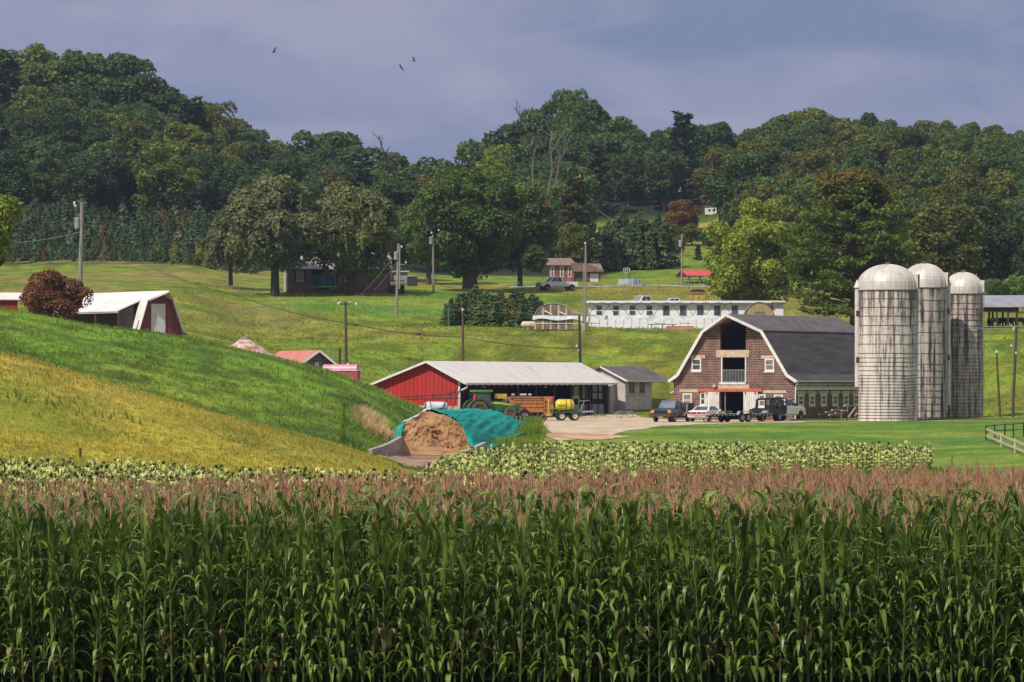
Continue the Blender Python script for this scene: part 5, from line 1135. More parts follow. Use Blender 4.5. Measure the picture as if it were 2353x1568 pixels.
g = MB(); beam(g, (.75, .1, .84), (.75, .1, 2.2), .06, .06); beam(g, (1.3, .1, .84), (1.3, .1, 2.2), .06, .06); beam(g, (.75, .1, 2.2), (1.3, .1, 2.2), .06, .06); g.make('step_rail', 'green_roof', sp_)
g = MB(); beam(g, (1.35, -.3, .84), (1.75, -.3, 1.75), .06, .06); beam(g, (1.3, -.3, 1.78), (2.2, -.3, 1.85), .06, .06); beam(g, (1.5, -.3, .8), (2.6, -.3, .85), .1, .16); g.make('boom_arm', 'galv', sp_)
g = MB(); beam(g, (-1.55, -.2, .5), (-1.55, -.2, 2.0), .12, .12); beam(g, (-1.5, -.1, 1.5), (-.8, 0, 1.0), .06, .06); g.box(-1.75, -1.35, -.3, -.1, .45, .6); g.make('jack_post', 'yellow_dull', sp_)
MB().lathe([(0, -.2), (.09, -.12), (.09, .12), (0, .2)], 10, 'z', (-1.1, .4, 1.9)).make('red_reflector', 'red_lens', sp_)
for (x, s) in ((-.38, -1), (.85, -1), (-.38, 1), (.85, 1)): wheel(sp_, x, s*.62, .40, .2, 'tyre', 'rim_pale')
# writing on the tank (two dark lines of small letters)
tcu = bpy.data.curves.new('tank_text', 'FONT'); tcu.body = 'HARDI'; tcu.size = .26; tcu.extrude = .004; tcu.align_x = 'CENTER'
to = bpy.data.objects.new('tank_lettering', tcu); COL.objects.link(to)
bpy.context.view_layer.update()
dg = bpy.context.evaluated_depsgraph_get(); me = bpy.data.meshes.new_from_object(to.evaluated_get(dg)); bpy.data.objects.remove(to)
tl_ = bpy.data.objects.new('tank_lettering', me); COL.objects.link(tl_); me.materials.append(MATS['black_matte']); tl_.parent = tk; tl_.location = (-.38, -.565, 1.30); tl_.rotation_euler = (R(90), 0, 0)
# -- white tank sprayer with long folded boom
x0, D = X(1001, 380), 380.
ws = empty('boom_sprayer', (x0, D, Z(953, D)), 14, 'white tank sprayer with long thin folding boom in front of the red wall', 'sprayer')
prof = [(0, -1.02), (.35, -1.0), (.47, -.85), (.49, -.6), (.49, .75), (.46, .95), (.3, 1.06), (0, 1.08)]
wt = MB().lathe(prof, 24, 'x', (0, 0, .66)).make('tank', 'white_sheet', ws, smooth=True)
for x in (-.55, .7): MB().lathe([(.50, -.03), (.52, -.03), (.52, .03), (.50, .03)], 24, 'x', (x, 0, .66)).make('tank_strap', 'black_paint', wt)
MB().box(-1.62, -1.12, -.2, .2, .38, .78).make('rinse_tank', 'white_sheet', ws, bevel=.03)
g = MB(); g.box(-1.1, 1.3, -.4, .4, .05, .16); beam(g, (-1.05, -.4, .1), (-1.05, -.4, 1.3), .07, .07); beam(g, (.15, -.5, .2), (.95, -.5, 1.3), .05, .05); beam(g, (1.3, 0, .1), (2.3, 0, 2.3), .06, .06); beam(g, (2.3, 0, .2), (2.3, 0, 2.3), .06, .06); g.make('frame', 'black_matte', ws)
bo = MB(); wsf = Frame(ws.location, 14)
def wl(u, v): p = wsf.fy(u, v, .5); return Vector((p[0], .5, p[1]))
c3 = lambda x, y: (796.5+x/3.84, 765.9+y/3.84)
t0, t1, t2 = wl(*c3(375, 572)), wl(*c3(860, 545)), wl(*c3(1000, 515)); q0, q1 = wl(*c3(375, 590)), wl(*c3(1000, 575))
beam(bo, t0, t1, .07, .07); beam(bo, t1, t2, .07, .07); beam(bo, q0, q1, .08, .08); beam(bo, t0, q0, .06, .06)
for k in range(9):
    f = (k+.5)/9; a_ = t0.lerp(t2, f); b_ = q0.lerp(q1, f); beam(bo, a_, b_, .05, .05)
    if k % 2: beam(bo, a_, q0.lerp(q1, min(1, f+.11)), .035, .035)
beam(bo, wl(*c3(915, 500)), wl(*c3(915, 590)), .08, .08); beam(bo, wl(*c3(915, 560)), wl(*c3(985, 470)), .06, .06)
bo.make('boom', 'dark_wood', ws)
for s in (-1, 1): wheel(ws, .3, s*.6, .3, .2)
# equipment parked inside the shed
def parked(u, D, label, cat, nm, fn):
    x = X(u, D); o = empty(nm, (x, D, .12), 20, label, cat); fn(o)
def fn_tr(o):
    MB().box(-.8, .8, -.6, .6, 1.0, 2.3).make('cab', 'glass', o); MB().box(-.95, .95, -.7, .7, 2.3, 2.46).make('cab_roof', 'green_roof', o); MB().box(.8, 2.4, -.35, .35, .8, 1.5).make('bonnet', 'green_paint', o)
    for s in (-1, 1): wheel(o, -.4, s*.8, .75, .4, 'tyre', 'yellow_paint'); wheel(o, 1.9, s*.7, .45, .3, 'tyre', 'yellow_paint')
parked(1092, 401, 'dark green tractor deep in the shed behind the front tractor cab', 'tractor', 'tractor', fn_tr)
def fn_yl(o):
    MB().box(-.6, .6, -.1, .1, 1.9, 2.35).make('body', 'yellow_dull', o); MB().box(-.6, .6, 0, 1.6, .6, 1.9).make('hopper', 'black_matte', o)
    for s in (-.5, .5): wheel(o, s, .3, .45, .25)
parked(1150, 399, 'pale yellow-green machine head in the shed just right of the tractor cab', 'farm machine', 'seed_drill', fn_yl)
def fn_lt(o):
    MB().box(-1.7, 1.7, 0, 1.5, .5, 1.7).make('body', 'black_paint', o); MB().box(-1.4, 1.4, .1, 1.4, 1.7, 2.15).make('top', 'glass', o)
    for k in range(4): MB().box(-1.5+k*.85, -1.2+k*.85+(.35 if k == 2 else 0), -.04, 0, 2.2, 2.36).make('roof_light', 'white_sheet', o)
    for x in (-1, 1): wheel(o, x, .1, .5, .3)
parked(1190, 402, 'dark machine with a row of white roof lights inside the shed', 'farm machine', 'harvester', fn_lt)

# ------------------------------------------------------------------ poles and wires
def pole(base, top, r, m, label, D, parts=(), D2=None, group=None, embed=.5):
    b_ = P(base[0], base[1], D); t_ = P(top[0], top[1], D2 or D); b_.z -= embed
    o = empty('utility_pole', b_, 0, label, 'utility pole', group)
    MB().tube([(0, 0, 0), t_-b_], [r*1.1, r*.75], 10).make('shaft', m, o)
    for kind, u, v, *ex in parts:
        p = P(u, v, D)-b_
        if kind == 'tf': MB().lathe([(0, -.48), (.24, -.46), (.25, .4), (.18, .48), (0, .5)], 14, 'z', (p.x, -.05, p.z)).make('transformer', 'galv', o)
        if kind == 'arm': L_ = ex[0]; beam(MB(), (p.x-L_/2, -.12, p.z), (p.x+L_/2, -.12, p.z), .1, .12).make('crossarm', m, o); [MB().lathe([(.05, 0), (.08, .08), (.04, .18), (0, .2)], 8, 'z', (p.x+s*L_*.45, -.12, p.z+.05)).make('insulator', 'white_sheet', o) for s in (-1, 1)]
        if kind == 'ins': MB().lathe([(.04, -.12), (.10, -.05), (.10, .1), (.04, .18)], 8, 'z', (p.x, -.05, p.z)).make('insulator', 'white_sheet', o)
        if kind == 'brk': beam(MB(), (0+(t_-b_).x*.8, 0, p.z), (p.x, -.1, p.z), .06, .06).make('bracket', 'galv', o)
    return o
pole((184, 690), (188, 465), .19, 'pole_grey', 'tall pale utility pole with grey transformer behind the russet bush', 372, (('tf', 177.5, 513), ('ins', 171, 468), ('ins', 173, 474), ('brk', 200, 467)))
pole((795.9, 838), (794, 694), .14, 'pole_brown', 'brown utility pole with short crossarm behind the pink tank', 398, (('arm', 793, 699, 1.0), ('ins', 778, 699), ('ins', 818, 700)))
pole((909.5, 750), (915.5, 560), .15, 'pole_grey', 'leaning pale utility pole with white transformer in front of the brick house deck', 500, (('tf', 910, 588), ('ins', 923, 568)))
pole((918, 655), (919, 562), .09, 'pole_grey', 'thin pole with side arm close behind the leaning transformer pole', 528, (('brk', 931, 608), ('ins', 933, 604)))
pole((996.5, 675), (994.5, 540), .13, 'pole_grey', 'straight grey utility pole with transformer before the large dark oak', 552, (('tf', 990.5, 553), ('ins', 992, 536), ('ins', 1008, 530)))
pole((1064, 840), (1063, 713), .13, 'pole_brown', 'brown utility pole standing behind the left half of the shed roof', 425, (('ins', 1063, 713),))
pole((1344.5, 750), (1346, 562), .13, 'pole_grey', 'tall grey utility pole at the left end of the poultry house', 474, (('ins', 1345, 560),))
pole((1340, 752), (1341, 606), .08, 'pole_grey', 'thinner pole close beside the tall grey one left of the poultry house', 476, (('tf', 1341, 755),))
pole((1333.5, 840), (1331, 724), .14, 'pole_dark', 'nearly black pole rising behind the right half of the shed roof', 438, (('ins', 1325, 797), ('ins', 1329, 806)))
pole((1566, 660), (1567, 538), .12, 'pole_grey', 'grey pole with small transformer beside the red picnic shelter', 598, (('tf', 1563.3, 560),))
pole((2326, 963), (2335.5, 755), .15, 'pole_brown', 'taller brown pole leaning right beyond the fence at the right edge', 402, (('ins', 2329, 757), ('ins', 2324, 796), ('ins', 2334, 812)))
pole((2299, 963), (2290, 812), .11, 'pole_brown', 'shorter pole leaning left beside the taller brown one at the right edge', 402, (('ins', 2290, 810),))
pole((706*.6128, 0), (0, 0), .01, 'pole_grey', 'x', 600) if False else None
pole((618, 500), (616, 468), .2, 'bark_pale', 'pale pole top showing among the conifers on the left hillside', 735, (('ins', 616, 466),)) if False else None
def post(u, v0, v1, D, r, m, label, nm='post', cat='post', group=None):
    b_ = P(u, v0, D); o = MB().tube([(0, 0, -.3), (0, 0, (v0-v1)/F*D)], r, 8).make(nm, m, None, loc=b_); return tag(o, label, cat, group)
post(780.6, 838, 799, 395, .10, 'pole_dark', 'short dark post standing between the pink tank and the brown crossarm pole')
post(766, 836, 801, 396, .04, 'galv', 'thin metal stake just left of the short dark post')
post(184, 1064, 1030, 222, .07, 'pole_brown', 'red-brown fence post at the foot of the golden meadow beside the sunflowers')
lp = empty('yard_lamp', P(1108, 657, 575), 0, 'white lamp post with short arm before the dark oak', 'lamp post')
MB().tube([(0, 0, 0), (0, 0, 1.55)], .05, 6).make('pole', 'white_paint', lp); MB().box(-.42, .02, -.06, .06, 1.5, 1.58).make('arm', 'white_paint', lp); MB().box(-.42, -.2, -.09, .09, 1.4, 1.5).make('lamp_head', 'galv', lp)
post(1030, 750, 708, 478, .03, 'galv', 'thin metal stake in the grass left of the juniper clump')
post(2016.5, 0, 0, 1, .1, 'galv', 'x') if False else None
rsd = empty('garden_cart', P(1097, 643, 600), 0, 'small orange-red cart in the shade beneath the dark oak', 'cart')
MB().prism([(-.6, .25), (.55, .25), (.7, .75), (-.3, 1.25), (-.75, 1.1)], -.3, .3).make('tub', 'track_red', rsd); [wheel(rsd, x, -.35, .22, .1) for x in (-.4, .4)]
def cable(pts, r, m, label, sag=0, nm='power_cable', n=10):
    Q = []
    for i in range(len(pts)-1):
        a_, b_ = P(*pts[i]), P(*pts[i+1])
        for k in range(n):
            f = k/n; p = a_.lerp(b_, f); p.z -= sag*4*f*(1-f); Q.append(p)
    Q.append(P(*pts[-1])); return tag(MB().tube(Q, r, 4).make(nm, m), label, 'cable')
cable([(320, 604, 560), (551, 682, 450), (795, 742, 398), (1063.5, 775, 425), (1331, 801, 438)], .035, 'wire', 'thick dark cable sweeping down over the pasture to the poles behind the shed', .3)
for (u, v, D) in ((818, 747.5, 400), (963, 767.5, 414)): tag(MB().lathe([(0, -.28), (.07, -.2), (.07, .2), (0, .28)], 8, 'x').make('cable_splice', 'black_matte', None, loc=P(u, v, D)), 'black splice case hanging on the dark cable '+('left of the leaning transformer pole' if u < 900 else 'between the leaning pole and the shed pole'), 'cable fitting')
cable([(-60, 558, 360), (184, 533, 372)], .03, 'wire_pale', 'pale cable running left from the tall transformer pole', .4)
cable([(795, 699, 398), (1063, 713, 425), (1346, 726, 474)], .014, 'wire_pale', 'thin pale wire linking three poles above the shed roof', .1)
cable([(430, 753, 420), (795, 744, 398)], .014, 'wire_pale', 'thin pale wire from the gambrel barn to the crossarm pole', .15)
cable([(914, 580, 500), (810, 697, 430)], .02, 'wire_pale', 'slanting guy wire left of the leaning pole', .2)
cable([(914, 600, 500), (860, 668, 440)], .02, 'wire_pale', 'steeper guy wire close beside the leaning pole', .1)
cable([(915, 562, 500), (995, 545, 552)], .02, 'wire', 'dark wire between the leaning pole and the straight grey pole', .6)
cable([(932, 608, 528), (968, 628, 560)], .02, 'wire_pale', 'short pale service wire dropping right of the thin pole', .1)
cable([(997, 650, 552), (1180, 655, 570), (1262, 625, 606)], .025, 'wire', 'sagging dark wire in front of the oak toward the garage house', .9)
cable([(1270, 400, 800), (1440, 520, 800)], .05, 'wire_pale', 'upper pale line crossing the wooded gap', 1)
cable([(1250, 425, 800), (1400, 525, 800)], .05, 'wire_pale', 'lower pale line crossing the wooded gap', 1)
cable([(600, 470, 735), (490, 500, 735)], .05, 'wire_pale', 'faint line across the conifers on the left hillside', 1)
cable([(2165, 752, 402), (2329, 757, 402), (2400, 758, 402)], .03, 'wire_pale', 'pale line running level past the cattle shelter', .0)
cable([(2258, 797, 402), (2326, 797, 402), (2400, 800, 402)], .012, 'wire_pale', 'thin lower wire on the taller right hand pole', .0)
cable([(2290, 812, 402), (2332, 826, 402), (2400, 840, 402)], .014, 'wire_pale', 'thin wire drooping between the two right hand poles', .0)
cable([(2290, 812, 402), (2262, 822, 404)], .014, 'wire_pale', 'thin wire from the shorter right hand pole to the brown silo', .1)
cable([(1346, 600, 474), (1567, 545, 628)], .014, 'wire', 'dark thin wire above the pool lawn', .6) if False else None

# ------------------------------------------------------------------ board fence at the right
fc = empty('board_fence', G(2266, 330), 0, 'low board fence with pale rails running down the lawn at the right edge', 'fence')
fl_ = Vector(fc.location); pts = [G(2266, 330), G(2300, 313), G(2332, 299), G(2362, 287), G(2400, 275), G(2440, 264)]
pts = [p-fl_ for p in pts]
for i, p in enumerate(pts): MB().box(-.06, .06, -.06, .06, -.5, 1.0).make('post', 'dark_wood' if i == 0 else 'pale_wood', fc, loc=p)
for i in range(len(pts)-1):
    for h in (.35, .85): beam(MB(), pts[i]+Vector((0, -.09, h)), pts[i+1]+Vector((0, -.09, h)), .05, .16).make('rail', 'pale_wood', fc)
fd = empty('rail_fence', G(2266, 330), 0, 'dark round-post fence running level behind the pale rails at the right edge', 'fence')
for i in range(7):
    p = G(2266+i*21.5, 331+i*1.2)-Vector(fd.location); MB().tube([(0, 0, -.4), (.05*(-1)**i, 0, 1.12)], .06, 7).make('post', 'dark_wood', fd, loc=p+Vector((0, .3, 0)))
for h in (.6, 1.05):
    for i in range(6):
        a_ = G(2266+i*21.5, 331+i*1.2)-Vector(fd.location); b_ = G(2266+(i+1)*21.5, 332.2+i*1.2)-Vector(fd.location); beam(MB(), a_+Vector((0, .22, h)), b_+Vector((0, .22, h)), .03, .05).make('rail', 'dark_wood', fd)

# ------------------------------------------------------------------ silage clamp
A = Vector((X(986, 314), 314, -1.85)); B = Vector((X(1112, 350), 350, -.7)); ax = (B-A); LN = ax.length; axn = ax.normalized(); an = Vector((axn.y, -axn.x, 0)).normalized()
def heap(s, t, out=0):
    """s along 0..1, t across -1..1"""
    w_ = (4.0+.5*s)*(1+out*.02); t_ = max(-1, min(1, t))
    h = (1.28-(A.z*(1-s)+B.z*s))*(1-abs(t_)**2.0)**.85*(1+(fbm(np.array([t_*2.2+5]), np.array([s*3+2]), .7, 33)[0]-.5)*.22)
    if s > .8: h *= 1-((s-.8)/.2)**2*.45
    p = A+ax*s+an*(w_*t); base = A.z*(1-s)+B.z*s
    return Vector((p.x, p.y, base+h))
ns, ntt = 60, 130; FN = 36; sv = []
for i in range(ns+1):
    s = i/ns
    for j in range(ntt+1):
        t = -1+2*j/ntt
        if i <= FN:       # the cut face: bulging, broken
            f = i/FN; top = heap(0.0, t*.98); base = Vector((top.x, top.y, A.z-.2)); q = base.lerp(top, f)
            tt_, ff_ = np.array([t*4.2+9+f*.8]), np.array([f*3.2+3])
            rough = (fbm(tt_, ff_, .9, 5)[0]-.5)*1.5+(abs(fbm(tt_*1.3, ff_*2.4, .5, 8)[0]-.5)*2-.5)*.45+(fbm(tt_*4, ff_*7, .5, 9)[0]-.5)*.28
            q -= axn*(1.5*(1-f)**1.2+rough*(.25+f*(1-f)*2.2)); q.z += (fbm(tt_*2, ff_*2, .5, 12)[0]-.5)*.3*f*(1-f)*4; sv.append(q)
        else:
            s2 = (i-FN)/(ns-FN); q = heap(s2, t*.97); q.z -= .10; q.z += (fbm(np.array([q.x]), np.array([q.y]), 1.2, 6)[0]-.5)*.2; sv.append(q)
fs = [(i*(ntt+1)+j, i*(ntt+1)+j+1, (i+1)*(ntt+1)+j+1, (i+1)*(ntt+1)+j) for i in range(ns) for j in range(ntt)]
hp = tag(MB().add(sv, fs).make('silage_heap', 'silage', None, smooth=True), 'heap of chopped brown silage with a broken front face under the green tarp', 'silage heap')
# loose spill in front
sv = []; fs = []; n1, n2 = 30, 10
for i in range(n1+1):
    for j in range(n2+1):
        t = -1+2*i/n1; d = j/n2; p = A+an*(3.9*t)-axn*(.2+3.0*d*(1-.3*t*t)); h = .85*(1-d)**1.6*(1-.5*abs(t))+(fbm(np.array([p.x]), np.array([p.y]), .8, 4)[0]-.5)*.5*(1-d)
        sv.append((p.x, p.y, gz(p.x, p.y)+max(h, 0)*1.0+.05))
fs = [(i*(n2+1)+j, i*(n2+1)+j+1, (i+1)*(n2+1)+j+1, (i+1)*(n2+1)+j) for i in range(n1) for j in range(n2)]
tag(MB().add(sv, fs).make('silage_spill', 'silage', None, smooth=True), 'loose silage spilled across the concrete apron before the heap', 'silage', kind='stuff')
# tarp
ns, ntt = 60, 90; tv = []
for i in range(ns+1):
    s = i/ns
    for j in range(ntt+1):
        t = -1.0+2.12*j/ntt
        # front hem is scalloped: pulled back on the crown, hanging forward right
        hem = np.interp(t, [-1.12, -.95, -.72, -.55, -.42, -.2, .1, .35, .6, .85, 1.12], [-.06, -.09, -.10, -.06, .03, .08, .05, .02, .0, -.03, -.02])
        s2 = hem+(1.03-hem)*s
        q = heap(max(0, min(1, s2)), max(-.999, min(.999, t)));
        if abs(t) > 1: q += an*(5.0*(abs(t)-1)*math.copysign(1, t)); q.z = max(gz(q.x, q.y)+.05, q.z-.0)
        if s2 < 0: q += ax*s2; q.z += s2*LN*1.35*(.6 if t > 0 else 1)
        if s2 < 0: q.z = max(q.z, gz(q.x, q.y)+.1)
        fold = ((fbm(np.array([t*30+(s2*9)]), np.array([s2*3.5]), 1.0, 15)[0]-.5)*.55+abs(fbm(np.array([t*14-s2*12]), np.array([s2*9]), 1.0, 25)[0]-.5)*.5)*(.35+abs(t))+(fbm(np.array([q.x*.9]), np.array([q.y*.5]), 1.5, 16)[0]-.5)*.3
        q.z += .12+fold*.6; q += an*fold*.3
        tv.append(q)
fs = [(i*(ntt+1)+j, i*(ntt+1)+j+1, (i+1)*(ntt+1)+j+1, (i+1)*(ntt+1)+j) for i in range(ns) for j in range(ntt)]
tpn = tag(MB().add(tv, fs).make('tarpaulin', 'tarp', None, smooth=True), 'teal green tarpaulin draped over the silage heap', 'tarpaulin')
tpn.modifiers.new('t', 'SOLIDIFY').thickness = .03
m_ = MB()
_ls = []
for k_ in range(13):
    t = -.50+.038*k_; s_h = float(np.interp(t, [-.55, -.42, -.2, .1], [.0, .03, .075, .055])); p = heap(max(0, s_h), t)
    _ls.append((p+axn*-.45+Vector((0, 0, .13+.04*math.sin(k_*1.9))), p+axn*.55+Vector((0, 0, .24))))
for k_ in range(12): m_.quad(_ls[k_][0], _ls[k_+1][0], _ls[k_+1][1], _ls[k_][1])
q = m_.make('liner_sheet', 'white_sheet', None); tag(q, 'white liner sheet folded back over the top edge of the silage', 'sheet'); q.modifiers.new('t', 'SOLIDIFY').thickness = .03
def wallstrip(pts, tops, th, nm, label):
    g = MB()
    for i in range(len(pts)-1):
        a_, b_ = Vector(pts[i]), Vector(pts[i+1]); n = Vector((-(b_-a_).y, (b_-a_).x, 0)).normalized()*th
        za, zb = tops[i], tops[i+1]
        g.add([(a_.x, a_.y, -3), (b_.x, b_.y, -3), (b_.x+n.x, b_.y+n.y, -3), (a_.x+n.x, a_.y+n.y, -3), (a_.x, a_.y, za), (b_.x, b_.y, zb), (b_.x+n.x, b_.y+n.y, zb), (a_.x+n.x, a_.y+n.y, za)], [(3,2,1,0),(4,5,6,7),(0,1,5,4),(1,2,6,5),(2,3,7,6),(3,0,4,7)])
    return tag(g.make(nm, 'concrete'), label, 'retaining wall')
wp = [(843, 1033, 289), (868, 1026, 294), (890, 1017, 300), (906, 1008, 306), (914, 1003, 314)]
wallstrip([(X(u, D), D, 0) for u, v, D in wp], [Z(v, D) for u, v, D in wp], -.35, 'bunker_wall', 'stained curving concrete bunker wall left of the silage')
wp = [(1040, 1046, 291), (1050, 1042, 294), (1085, 1027, 306), (1108, 1016, 316)]
wallstrip([(X(u, D), D, 0) for u, v, D in wp], [Z(v, D) for u, v, D in wp], -.35, 'bunker_wall', 'low straight concrete bunker wall right of the silage')

# ------------------------------------------------------------------ birds
def bird(u, v, D, yaw, roll, flap, label):
    o = empty('bird', P(u, v, D), yaw, label, 'bird', 'dark birds circling in the sky'); o.rotation_euler = (R(roll), 0, R(yaw)); o.scale = (.52, .52, .52)
    MB().lathe([(0, -.30), (.05, -.24), (.09, -.05), (.08, .12), (.045, .22), (.05, .27), (.03, .32), (0, .36)], 10, 'x').make('body', 'bird_black', o, smooth=True)
    for s in (-1, 1):
        a1, a2 = math.sin(R(flap)), math.sin(R(flap*.4))
        v1 = [(.12, s*.05, .03), (-.14, s*.05, .03), (-.12, s*.42, .03+.4*a1), (.15, s*.40, .03+.4*a1), (-.22, s*.80, .03+.4*a1+.35*a2), (.02, s*.86, .03+.4*a1+.36*a2), (-.2, s*.98, .03+.4*a1+.42*a2)]
        w_ = MB().add(v1, [(0, 1, 2, 3), (3, 2, 4, 5), (5, 4, 6)]).make('wing', 'bird_black', o); w_.modifiers.new('t', 'SOLIDIFY').thickness = .015
    MB().add([(-.26, -.03, 0), (-.26, .03, 0), (-.52, .11, 0), (-.52, -.11, 0)], [(0, 1, 2, 3)]).make('tail', 'bird_black', o).modifiers.new('t', 'SOLIDIFY').thickness = .012
bird(630, 119, 420, 200, 30, 30, 'dark bird with raised wings, farthest left of the three in the sky')
bird(921.5, 156, 430, 150, 40, 5, 'lower dark bird of the close pair in the sky')
bird(951.5, 140, 425, 20, 35, 35, 'upper dark bird of the close pair in the sky')

# ------------------------------------------------------------------ cattle in the shelter
def cow(loc, yaw, label, sc=1, head=0):
    o = empty('cow', loc, yaw, label, 'cow', 'black cattle standing in the shade of the shelter'); o.scale = (sc, sc, sc)
    # one skinned body: spine, neck, head, four jointed legs
    vs = [(0, 0, 1.12), (.45, 0, 1.10), (.85, 0, 1.12), (1.12, 0, 1.22-head*.15), (1.42, 0, 1.32-head*.6), (1.72, 0, 1.22-head*.75),   # hip..head
          (-.35, 0, 1.15), (-.62, 0, 1.12), (-.72, 0, .9), (-.74, 0, .45)]
    rd = [.36, .40, .34, .22, .15, .10, .33, .20, .035, .03]
    es = [(0, 1), (1, 2), (2, 3), (3, 4), (4, 5), (0, 6), (6, 7), (7, 8), (8, 9)]
    def leg(root, pts, rr):
        k = root
        for p, r_ in zip(pts, rr): vs.append(p); rd.append(r_); es.append((k, len(vs)-1)); k = len(vs)-1
    for s in (-1, 1):
        leg(2, [(.82, s*.2, .8), (.84, s*.21, .45), (.82, s*.21, .10), (.86, s*.21, .0)], [.14, .07, .05, .065])
        leg(6, [(-.35, s*.22, .8), (-.28, s*.23, .62), (-.48, s*.23, .42), (-.44, s*.23, .08), (-.40, s*.23, .0)], [.20, .12, .065, .05, .065])
    me = bpy.data.meshes.new('body'); me.from_pydata(vs, es, []); b_ = bpy.data.objects.new('body', me); COL.objects.link(b_); b_.parent = o
    sk = b_.modifiers.new('skin', 'SKIN')
    for i, r_ in enumerate(rd): me.skin_vertices[0].data[i].radius = (r_, r_)
    me.skin_vertices[0].data[0].use_root = True
    b_.modifiers.new('s', 'SUBSURF').levels = 1; b_.modifiers['s'].render_levels = 2; me.materials.append(MATS['cow_black'])
    return o
for (u, D, y, h, lab) in ((2290, 491, 200, .2, 'largest black cow, left of the paired posts in the shelter'), (2303, 492.5, 20, 1, 'black cow with lowered head beside the left pair of posts'), (2322, 492, 160, .8, 'black cow grazing low under the slanting brace in the shelter'), (2346, 491.5, 190, .1, 'black cow at the right edge of the shelter'), (2275, 493, 60, .3, 'black cow close against the brown silo edge in the shelter')):
    x = X(u, D); cow((x, D, Z(751, D)), y, lab, .72, h)
# ------------------------------------------------------------------ foliage
RS = np.random.RandomState
def quads(C, Nn, S, rs, asp=1.0, droop=0):
    """leaf-sized faces at C facing Nn, size S"""
    n = len(C); r = rs.normal(size=(n, 3)); a = np.cross(Nn, r); a /= np.linalg.norm(a, axis=1)[:, None]+1e-9; b = np.cross(Nn, a)
    if droop: 
        b = b*(1-droop)+np.array((0, 0, -1.))*droop; b /= np.linalg.norm(b, axis=1)[:, None]+1e-9; a = np.cross(b, Nn); a /= np.linalg.norm(a, axis=1)[:, None]+1e-9
    a = a*(S*.5)[:, None]; b = b*(S*.5*asp)[:, None]; k = Nn*(S*.12)[:, None]
    V = np.stack([C-b, C+a*.8-k, C+b, C-a*.8-k], 1).reshape(-1, 3); Q = np.arange(4*n).reshape(n, 4); return V, Q
def crown(seed, rx, rz, zc, nl, n, leaf, lr=(.30, .45), asp=1.3, droop=0, flat=.95, bottom=-.55, holes=0):
    """crown of clumps: leaf faces on the shells of many lobes that fill an ellipsoid"""
    rs = RS(seed); L_ = []
    while len(L_) < nl:
        p = rs.normal(size=3); p /= np.linalg.norm(p); rr = rs.uniform(.35, .80); p *= rr
        if p[2] < bottom: continue
        L_.append((p*np.array((rx, rx, rz)), rs.uniform(*lr)*rx*(1.15-.35*max(p[2], 0))))
    L_.append((np.zeros(3), .5*rx))
    cs = np.array([l[0] for l in L_]); rr = np.array([l[1] for l in L_]); w_ = rr**2/np.sum(rr**2); k = rs.choice(len(L_), n*2, p=w_)
    d = rs.normal(size=(n*2, 3)); d /= np.linalg.norm(d, axis=1)[:, None]; d[:, 2] = np.where(rs.rand(n*2) < .45, np.abs(d[:, 2]), d[:, 2])
    C = cs[k]+d*(rr[k]*rs.uniform(.72, 1.06, n*2))[:, None]*np.array((1, 1, flat))
    # drop faces buried inside other clumps
    dist = np.full(len(C), 9.)
    for c, r_ in zip(cs, rr): dist = np.minimum(dist, np.linalg.norm((C-c)/np.array((1, 1, flat)), axis=1)/r_)
    keep = dist > rs.uniform(.45, .75, len(C)); C = C[keep][:n]; d = d[keep][:n]
    Nn = d+rs.normal(size=C.shape)*.75; Nn[:, 2] += .25; Nn /= np.linalg.norm(Nn, axis=1)[:, None]
    S = leaf*rs.uniform(.6, 1.45, len(C)); V, Q = quads(C, Nn, S, rs, asp, droop); V[:, 2] += zc
    return V, Q, cs+np.array((0, 0, zc)), rr
def trunk(mb, H, r, limbs, seed, lean=0, n=8):
    rs = RS(seed); top = Vector((lean*H, 0, H)); pts = [Vector((0, 0, -.4)), Vector((lean*H*.2+rs.uniform(-.1, .1)*r, 0, H*.3)), Vector((lean*H*.6, rs.uniform(-.3, .3)*r, H*.65)), top]
    mb.tube(pts, [r*1.25, r, r*.75, r*.35], n)
    for l in limbs:
        t = rs.uniform(.35, .8); b = pts[1].lerp(pts[3], t); e = Vector(l); m_ = b.lerp(e, .5)+Vector((0, 0, rs.uniform(-.05, .12)*H)); mb.tube([b, m_, e], [r*.5, r*.3, r*.1], 5)
    return mb
PROTO = {}
def protomesh(key, fn):
    if key not in PROTO: PROTO[key] = fn()
    return PROTO[key]
def link(name, me, parent=None, loc=None):
    o = bpy.data.objects.new(name, me); COL.objects.link(o)
    if parent is not None: o.parent = parent
    if loc is not None: o.location = loc
    return o
def asmesh(name, V, Q, m): o = npmesh(name, V, Q, m); me = o.data; bpy.data.objects.remove(o); return me
